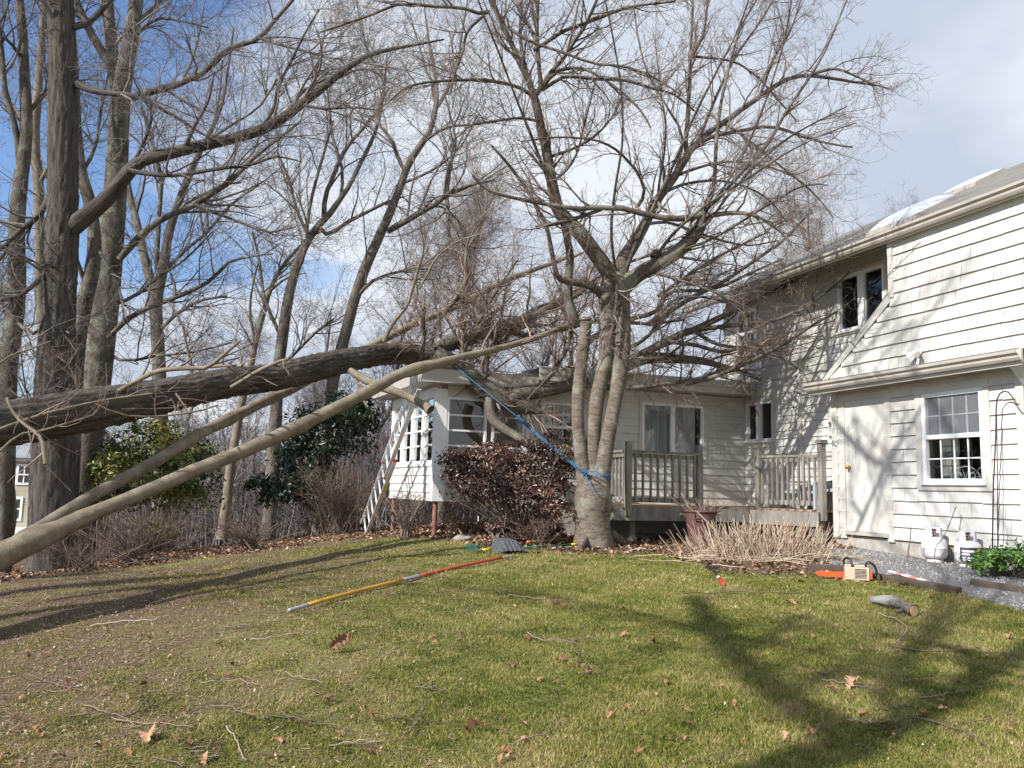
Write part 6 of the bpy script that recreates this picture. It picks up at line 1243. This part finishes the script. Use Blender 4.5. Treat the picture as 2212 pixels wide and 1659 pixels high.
# dustbin full of cut twigs
bc = gp(1514, 1178); M['bin'] = plain("brown_plastic", (0.125, 0.060, 0.055), .55, (0.095, 0.045, 0.042), 8)
bn = empty("trash_can", bc, 0, "dark brown plastic trash can filled with cut twigs beside the deck", "trash can"); s_ = bc[1] / F; Hb = 74 * s_; Rt, Rb_ = 34 * s_, 25 * s_
mb = MB(); mb.lathe([(Rb_ * .96, 0), (Rb_, .02), (Rt * .97, Hb * .9), (Rt * .97, Hb * .93), (Rt * 1.06, Hb * .94), (Rt * 1.07, Hb * .99), (Rt, Hb), (Rt * .93, Hb * .98), (Rt * .90, Hb * .75)], 36, cap=False); mb.lathe([(.001, Hb * .75), (Rt * .91, Hb * .75)], 36, cap=False); mb.build("can_body", M['bin'], bn, smooth=True)
ha = math.atan2(-1.0, -.42); mb = MB(); hp = lambda t, z, o: (math.cos(ha + t) * (Rt * .98 + o), math.sin(ha + t) * (Rt * .98 + o), z)
mb.tube([hp(-.22, Hb * .90, .0), hp(-.22, Hb * .86, .035), hp(-.20, Hb * .76, .04), hp(.20, Hb * .76, .04), hp(.22, Hb * .86, .035), hp(.22, Hb * .90, .0)], .011, 7); mb.build("handle", M['bin'], bn, smooth=True)
n = 46; a0 = rng.uniform(0, 6.28, n); b_ = np.stack([np.cos(a0) * Rt * .5 * rng.random(n), np.sin(a0) * Rt * .5 * rng.random(n), np.full(n, Hb * .76)], -1) + bc
tw = b_ + np.stack([rng.normal(0, .20, n), rng.normal(0, .18, n), rng.uniform(.06, .34, n)], -1); f = np.linspace(0, 1, 5)[None, :, None]; Pt = b_[:, None] * (1 - f) + tw[:, None] * f + rng.normal(0, .012, (n, 5, 3))
tg = empty("cut_twigs", bc + [0, 0, Hb * .76], 0, "bundle of cut twigs and dry stems sticking out of the trash can", "twigs"); P1, R1 = grow(Pt, np.full((n, 5), .006), m=3, t0=.3, t1=1, ang=(25, 60), L=(.08, .25), up=.1, wig=.15, K=4, rf=.6, rmin=.003)
lng = [fmt("1482,1160,5 1488,1175,5 1500,1195,4 1518,1210,4 1530,1216,3", bc[1] - .5, bc[1] - .7, 5), fmt("1505,1105,4 1530,1130,5 1548,1150,5 1556,1172,5 1580,1185,4", bc[1] - .3, bc[1] - .5, 5), fmt("1445,1070,4 1470,1092,4 1490,1106,4", bc[1], bc[1], 5), fmt("1472,1065,4 1484,1088,4 1492,1104,4", bc[1], bc[1], 5)]
tubes_obj("twigs", [(Pt, np.full((n, 5), .006), 4), (P1, R1, 3), (np.stack([l[0] for l in lng]), np.stack([l[1] for l in lng]), 5)], M['twig_brush'], tg, bc + [0, 0, Hb * .76])

# gas tanks against the wall
def tank(px, py, lab, label):
    c_ = onplane(px, py, HW(0, -.24, 0), ND); c_[2] = gz(c_[0], c_[1]); t = empty("gas_tank", c_, math.atan2(-1, -.15) + math.pi / 2, lab, "gas tank"); k = 1.03
    mb = MB(); mb.lathe([(.10 * k, .0), (.105 * k, .035)], 28, cap=False); mb.build("foot_ring", M['white'], t, smooth=True)
    pr = [(.02, .025), (.09, .03), (.135, .06), (.152, .105), (.153, .17), (.1545, .172), (.1545, .178), (.153, .18), (.152, .235), (.135, .28), (.09, .31), (.03, .318), (.001, .318)]
    mb = MB(); mb.lathe([(r * k, z * k) for r, z in pr], 32, cap=False); mb.build("body", M['tank_white'], t, smooth=True)
    mb = MB(); n_ = 20
    for i in range(n_):
        a0, a1 = -math.pi * .5 + math.pi * 1.62 * (i / n_ - .5) + 0, -math.pi * .5 + math.pi * 1.62 * ((i + 1) / n_ - .5)
        hole = .0 if not (7 <= i <= 12) else .0
        for r in (.098, .101): mb.quad((r * math.cos(a0), r * math.sin(a0), .31), (r * math.cos(a1), r * math.sin(a1), .31), (r * math.cos(a1), r * math.sin(a1), .44), (r * math.cos(a0), r * math.sin(a0), .44))
        mb.quad((.098 * math.cos(a0), .098 * math.sin(a0), .44), (.098 * math.cos(a1), .098 * math.sin(a1), .44), (.104 * math.cos(a1), .104 * math.sin(a1), .446), (.104 * math.cos(a0), .104 * math.sin(a0), .446))
    cv = mb.build("collar", M['tank_white'], t); cv.rotation_euler = (0, 0, math.pi)
    mb = MB(); mb.lathe([(.018, .31), (.018, .37), (.026, .372), (.026, .40), (.01, .405)], 14); mb.tube([(0, 0, .36), (0, -.06, .36)], .016, 10); mb.build("valve", M['brass_dark'], t, smooth=True)
    mb = MB(); mb.lathe([(.02, .405), (.034, .41), (.034, .425), (.02, .43)], 14); mb.build("valve_knob", M['black'], t, smooth=True)
    if label:
        def patch(a0, a1, z0, z1, m_, nm_, r=.1595):
            mb = MB(); n_ = max(2, int(abs(a1 - a0) / .12))
            for i in range(n_):
                q0, q1 = a0 + (a1 - a0) * i / n_, a0 + (a1 - a0) * (i + 1) / n_; mb.quad((r * math.cos(q0), r * math.sin(q0), z0), (r * math.cos(q1), r * math.sin(q1), z0), (r * math.cos(q1), r * math.sin(q1), z1), (r * math.cos(q0), r * math.sin(q0), z1))
            return mb.build(nm_, m_, t)
        fc = -math.pi / 2; lbl = patch(fc - .95, fc + .95, .075, .245, M['tank_label'], "wrap_label")
        for a0, a1, z0, z1 in ((-.80, .10, .185, .212), (-.80, -.25, .150, .172), (-.78, .05, .110, .128), (-.75, .0, .083, .098), (.42, .78, .13, .165)):
            pt = patch(fc + a0, fc + a1, z0, z1, M['white'], "print_bar", .1605); pt.parent = lbl
        mb = MB(); ca_ = fc + .45; nrm_ = np.array([math.cos(ca_), math.sin(ca_), 0]); tg_ = np.array([-math.sin(ca_), math.cos(ca_), 0])
        mb.poly([nrm_ * .1625 + tg_ * .030 * math.cos(q) + np.array([0, 0, .205 + .030 * math.sin(q)]) for q in np.linspace(0, 2 * math.pi, 20)[:-1]]); pt = mb.build("round_sticker", M['label_gold'], lbl)
    return t
M['tank_white'] = plain("tank_enamel", (0.70, 0.68, 0.69), .4, (0.62, 0.60, 0.61), 6); M['brass_dark'] = plain("dull_brass", (0.22, 0.15, 0.11), .5); M['tank_label'] = plain("dark_label", (0.055, 0.05, 0.085), .5); M['label_gold'] = plain("gold_sticker", (0.72, 0.48, 0.05), .5)
tank(2019, 1199, "plain white gas tank nearer the back door", False); tank(2092, 1206, "white gas tank with a dark wrap label, half behind the green plant", True)
# shepherd hook plant hanger
hb_ = gp(2141, 1206) ; hb_ = np.array([*(onplane(2141, 1198, HW(0, -.16, 0), ND)[:2]), 0]); hb_[2] = gz(hb_[0], hb_[1])
hk = empty("plant_hook", hb_, 0, "tall thin black double pole plant hook in front of the wall by the gas tanks", "plant hook")
hq = lambda px, py, o=-.16: onplane(px, py, HW(0, o, 0), ND) - hb_
mb = MB(); mb.tube([np.array([0, 0, -.05]), hq(2146, 1050), hq(2151, 940), hq(2152, 880), hq(2154, 862), hq(2160, 850), hq(2169, 845), hq(2178, 847), hq(2186, 856), hq(2192, 866), hq(2197, 873), hq(2202, 874)], .0085, 8); mb.build("hook_rod", M['iron'], hk, smooth=True)
mb = MB(); mb.tube([hq(2155, 1206), hq(2155, 1050), hq(2153, 900)], .006, 6); mb.build("brace_rod", M['iron'], hk, smooth=True)
mb = MB(); mb.tube([hq(2141, 1166), hq(2170, 1166.5), hq(2196, 1168), hq(2199, 1174), hq(2198, 1200)], .006, 6); mb.build("step_bar", M['iron'], hk, smooth=True)
# sapling twig by the tanks
sp_t = fmt("2018,1206,2 2022,1180,2 2035,1165,2 2048,1140,2 2056,1118,2 2065,1095,2", 10.9, 10.9, 10); sp2 = fmt("1960,1212,3 1962,1190,3 1966,1165,2 1968,1140,2", 10.9, 10.9, 8)
for l_, lab in ((sp_t, "thin bare sapling growing in front of the plain gas tank"), (sp2, "short bare sapling stem growing left of the plain gas tank")):
    e_ = empty("sapling", l_[0][0], 0, lab, "sapling"); P1, R1 = grow(l_[0][None], np.maximum(l_[1], .004)[None], m=6, t0=.3, t1=1, ang=(30, 60), L=(.04, .12), up=.2, wig=.1, K=4, rf=.6, rmin=.0025)
    tubes_obj("stem", [(l_[0][None], np.maximum(l_[1], .0045)[None], 6)], M['twig_cherry'], e_, l_[0][0]); tubes_obj("twigs", [(P1, R1, 3)], M['twig_cherry'], e_, l_[0][0])

# ------------------------------------------------------------------ gravel, leaf litter, fallen sticks, dry leaves
n = 9000; lo, hi = gpoly.min(0), gpoly.max(0); xx = rng.uniform(lo[0], hi[0], n); yy = rng.uniform(lo[1], hi[1], n); k = in_poly(xx, yy, gpoly); C = np.stack([xx, yy, ground_z(xx, yy)], -1)[k]; k = in_view(C, .1); C = C[k]; n = len(C)
oct_ = np.array([[1, 0, 0], [0, 1, 0], [-1, 0, 0], [0, -1, 0], [0, 0, 1]], float); s = rng.uniform(.008, .022, n)[:, None, None] * rng.uniform(.6, 1.3, (n, 5, 3)); an = rng.uniform(0, 6.28, n); V = oct_[None] * s
V = np.stack([V[..., 0] * np.cos(an)[:, None] - V[..., 1] * np.sin(an)[:, None], V[..., 0] * np.sin(an)[:, None] + V[..., 1] * np.cos(an)[:, None], V[..., 2]], -1) + C[:, None]
T = (np.arange(n)[:, None, None] * 5 + np.array([[0, 1, 4], [1, 2, 4], [2, 3, 4], [3, 0, 4]])[None]).reshape(-1, 3)
tag(mesh_np("gravel", V, tris=T, m=M['gravel'], smooth=False, fattr=np.repeat(rng.random(n), 4)), label="grey gravel strip along the foot of the wall", cat="gravel", kind="stuff")
def litter(name, label, cat, n, xr, yr, keep, size, m, zoff=.012, tilt=.5):
    xx = rng.uniform(*xr, n); yy = rng.uniform(*yr, n); C = np.stack([xx, yy, ground_z(xx, yy) + zoff], -1); k = keep(xx, yy) & in_view(C, .05); C = C[k]
    Nn = unit(np.array([0, 0, 1.0]) + rng.normal(0, tilt, (len(C), 3))); tag(leaves_mesh(name, C, Nn, size, m, aspect=1.7), label=label, cat=cat, kind="stuff")
litter("leaf_litter", "brown leaf litter covering the ground under the wood", "leaf litter", 60000, (-16, 6), (9, 30), lambda x, y: (y > lawn_edge(x) - .15 + rng.normal(0, .25, len(x))) & ~in_poly(x, y, gpoly), .075, M['leaf_litter'], .02)
litter("lawn_debris", "bits of bark, seed and leaf scattered over the lawn", "debris", 30000, (-8, 7), (3.4, 14), lambda x, y: (y < lawn_edge(x)) & (rng.random(len(x)) < np.clip(.14 + .24 * (-x - .2), .10, .98)), .022, M['chip'], .022)
def thatch(n):
    yy = 3.2 * (12 / 3.2) ** rng.random(n); xx = rng.uniform(-.72, .72, n) * yy; k = (rng.random(n) < np.clip(.12 + .30 * (-xx), .10, .95)) & (yy < lawn_edge(xx)) & ~in_poly(xx, yy, gpoly); xx, yy = xx[k], yy[k]; n = len(xx)
    c = np.stack([xx, yy, ground_z(xx, yy) + .010], -1); a = rng.uniform(0, 6.28, n); L = rng.uniform(.015, .06, n)[:, None]; d = np.stack([np.cos(a), np.sin(a), rng.normal(0, .18, n)], -1); s = np.stack([-np.sin(a), np.cos(a), np.zeros(n)], -1) * (.0012 + .0003 * yy)[:, None]
    V = np.stack([c - d * L * .5 - s, c - d * L * .5 + s, c + d * L * .5 + s, c + d * L * .5 - s], 1).reshape(-1, 3); V[:, 2] = np.maximum(V[:, 2], np.repeat(c[:, 2], 4) - .004)
    tag(mesh_np("thatch_litter", V, quads=np.arange(4 * n).reshape(-1, 4), m=M['chip'], smooth=False, fattr=np.clip(rng.beta(1.3, 1.6, n), 0, 1)), label="matted straw and tiny twig bits on the worn side of the lawn", cat="thatch", kind="stuff")
thatch(60000)
def oak_leaf(seed):
    r = np.random.default_rng(seed); n = 12; L = 1.0; up_, lo_ = [], []
    for i in range(n + 1):
        t = i / n; w = .30 * math.sin(math.pi * min(1, t * 1.02)) ** .6 * (1.0 if i % 2 else .48) * r.uniform(.8, 1.15); up_.append((t, w)); lo_.append((t, -w * r.uniform(.8, 1.1)))
    mb = MB(); c1, c2 = r.uniform(-.55, .55), r.uniform(.3, 1.1)
    def B(t, w): z = .12 * math.sin(t * 3.0 + c1) + c2 * w * w * 2.2 + .05 * r.normal(); return (t - .5, w, z)
    mid = [B(i / n, 0) for i in range(n + 1)]; u_ = [B(*q) for q in up_]; l_ = [B(*q) for q in lo_]
    for i in range(n): mb.quad(mid[i], mid[i + 1], u_[i + 1], u_[i]); mb.quad(mid[i], l_[i], l_[i + 1], mid[i + 1])
    mb.tube([(-.5, 0, mid[0][2]), (-.62, .01, mid[0][2] + .03), (-.72, -.01, mid[0][2])], .010, 4); return mb
lm_ = []
for i, c in enumerate([(0.16, 0.06, 0.028), (0.30, 0.145, 0.065), (0.40, 0.20, 0.10), (0.46, 0.27, 0.15), (0.24, 0.11, 0.06)]): lm_.append(plain("dry_leaf_tone", c, .75, tuple(x * .7 for x in c), 5))
protos = [oak_leaf(s_) for s_ in range(5)]
lab_l = "dry brown oak leaf lying on the lawn"; grp_l = "dry oak leaves on the lawn"
special = {(735, 1410): (.17, "upright dark brown oak leaf on the lawn left of centre", 4), (1708, 1306): (.15, "bright tan crumpled leaf in front of the cut stalk clump", 3), (1205, 1312): (.13, "curled brown leaf right of the red pole end", 2), (1845, 1485): (.16, "pale orange leaf inside the forked shadow", 3), (320, 1604): (.16, "pair-like folded tan leaf at the lower left of the lawn", 3), (1025, 1585): (.15, "dark curled oak leaf near the bottom middle", 4)}
lp = list(special) + [(1797, 1497), (1355, 1472), (690, 1265), (1410, 1392), (405, 1615), (230, 1612), (1130, 1605), (1935, 1597), (2095, 1525), (1300, 1180), (1010, 1160), (960, 1150), (1640, 1420), (1875, 1225), (2000, 1225), (60, 1412), (100, 1420), (150, 1480), (580, 1300), (1440, 1480), (1560, 1490), (1215, 1430), (1905, 1440), (1480, 1545), (2180, 1590), (855, 1480), (775, 1530), (655, 1570), (1090, 1340), (940, 1395)]
while len(lp) < 190:
    x = rng.uniform(0, 2212); y = rng.uniform(1210, 1650); q = G(x, y)
    if q[1] < lawn_edge(q[0]) and not in_poly(np.array([q[0]]), np.array([q[1]]), gpoly)[0]: lp.append((x, y))
first = {}
for i, (px, py) in enumerate(lp):
    k = i % 5; mi = int(rng.integers(0, 5)); sz = rng.uniform(.035, .085); lab, g = lab_l, grp_l
    if (px, py) in special: sz, lab, mi = special[(px, py)]; g = None
    if k not in first: o = protos[k].build("dry_leaf", lm_[k], None); first[k] = o
    else: o = first[k].copy(); col.objects.link(o)
    q = gp(px, py, .022); o.location = q; o.scale = (sz,) * 3; o.rotation_euler = (rng.normal(0, .35), rng.normal(0, .35), rng.uniform(0, 6.28))
    if lab.startswith("upright"): o.rotation_euler = (1.35, -.6, .2); o.location = q + np.array([0, 0, .06])
    for k2 in ("group",):
        if k2 in o: del o[k2]
    tag(o, lab, "leaf", g)
    o.material_slots[0].link = 'OBJECT'; o.material_slots[0].material = lm_[mi]
def stick(pts_px, r, lab, grp=None, lift=.018):
    g_ = np.array([gp(x, y, lift) for x, y in pts_px]); q = resample(g_, 12)
    q[:, 2] = np.maximum(q[:, 2], ground_z(q[:, 0], q[:, 1]) + r) + np.abs(rng.normal(0, .010, 12)); rr = np.linspace(r, r * .55, 12)
    gs = [(q[None], rr[None], 5)]; P1, R1 = grow(q[None], rr[None], m=3, t0=.15, t1=.95, ang=(25, 60), L=(.03, .16), up=.05, wig=.12, K=4, rf=.6, rmin=.0025); gs.append((P1, R1, 3))
    o = tubes_obj("fallen_stick", gs, M['twig_dark' if rng.random() < .6 else 'twig_fallen'], None, q[0]); o.location = q[0]; tag(o, lab, "stick", grp); return o
stick([(1140, 1374), (1165, 1388), (1200, 1392), (1250, 1398)], .006, "curved bare stick on the lawn below the red pole end")
stick([(1900, 1330), (1945, 1350), (1960, 1365), (1930, 1400)], .008, "forked twig lying just below the lichen log"); stick([(1925, 1402), (2010, 1413), (2100, 1412), (2212, 1424)], .007, "long thin branch reaching the right photo edge inside the shadow")
stick([(1960, 1555), (2060, 1580), (2100, 1600), (2140, 1630)], .006, "long thin twig running down to the lower right corner"); stick([(1775, 1478), (1820, 1484), (1870, 1492), (1905, 1505)], .006, "twig lying beside the pale orange leaf"); stick([(480, 1362), (560, 1352), (610, 1346), (665, 1340)], .005, "long pale twig just below the grey pole tip")
stick([(195, 1358), (235, 1352), (290, 1347), (340, 1345)], .010, "stout pale stick along the edge of the trunk shadow"); stick([(1480, 1288), (1560, 1285), (1640, 1284), (1770, 1286)], .007, "pale straight stalk lying level below the stalk clump"); stick([(1075, 1296), (1130, 1294), (1160, 1298), (1215, 1302)], .007, "thin twig beside the curled leaf right of the pole")
lab_s = "short bare twig fallen on the lawn"; grp_s = "bare twigs fallen on the lawn"; c_ = 0
while c_ < 80:
    x = rng.uniform(-20, 2230); y = rng.uniform(1215, 1655)
    if rng.random() < .45: x = rng.uniform(-20, 900)
    q = G(x, y)
    if q[1] > lawn_edge(q[0]) or in_poly(np.array([q[0]]), np.array([q[1]]), gpoly)[0]: continue
    sc_ = (y - 1030) / 300; Lp = rng.uniform(30, 110) * sc_; th = rng.normal(-.1, .5); pts_ = [(x, y)]
    for _ in range(3): th += rng.normal(0, .22); pts_.append((pts_[-1][0] + math.cos(th) * Lp / 3, min(1690, max(1215, pts_[-1][1] + math.sin(th) * Lp / 3 * .45))))
    stick(pts_, rng.uniform(.0022, .0048), lab_s, grp_s); c_ += 1
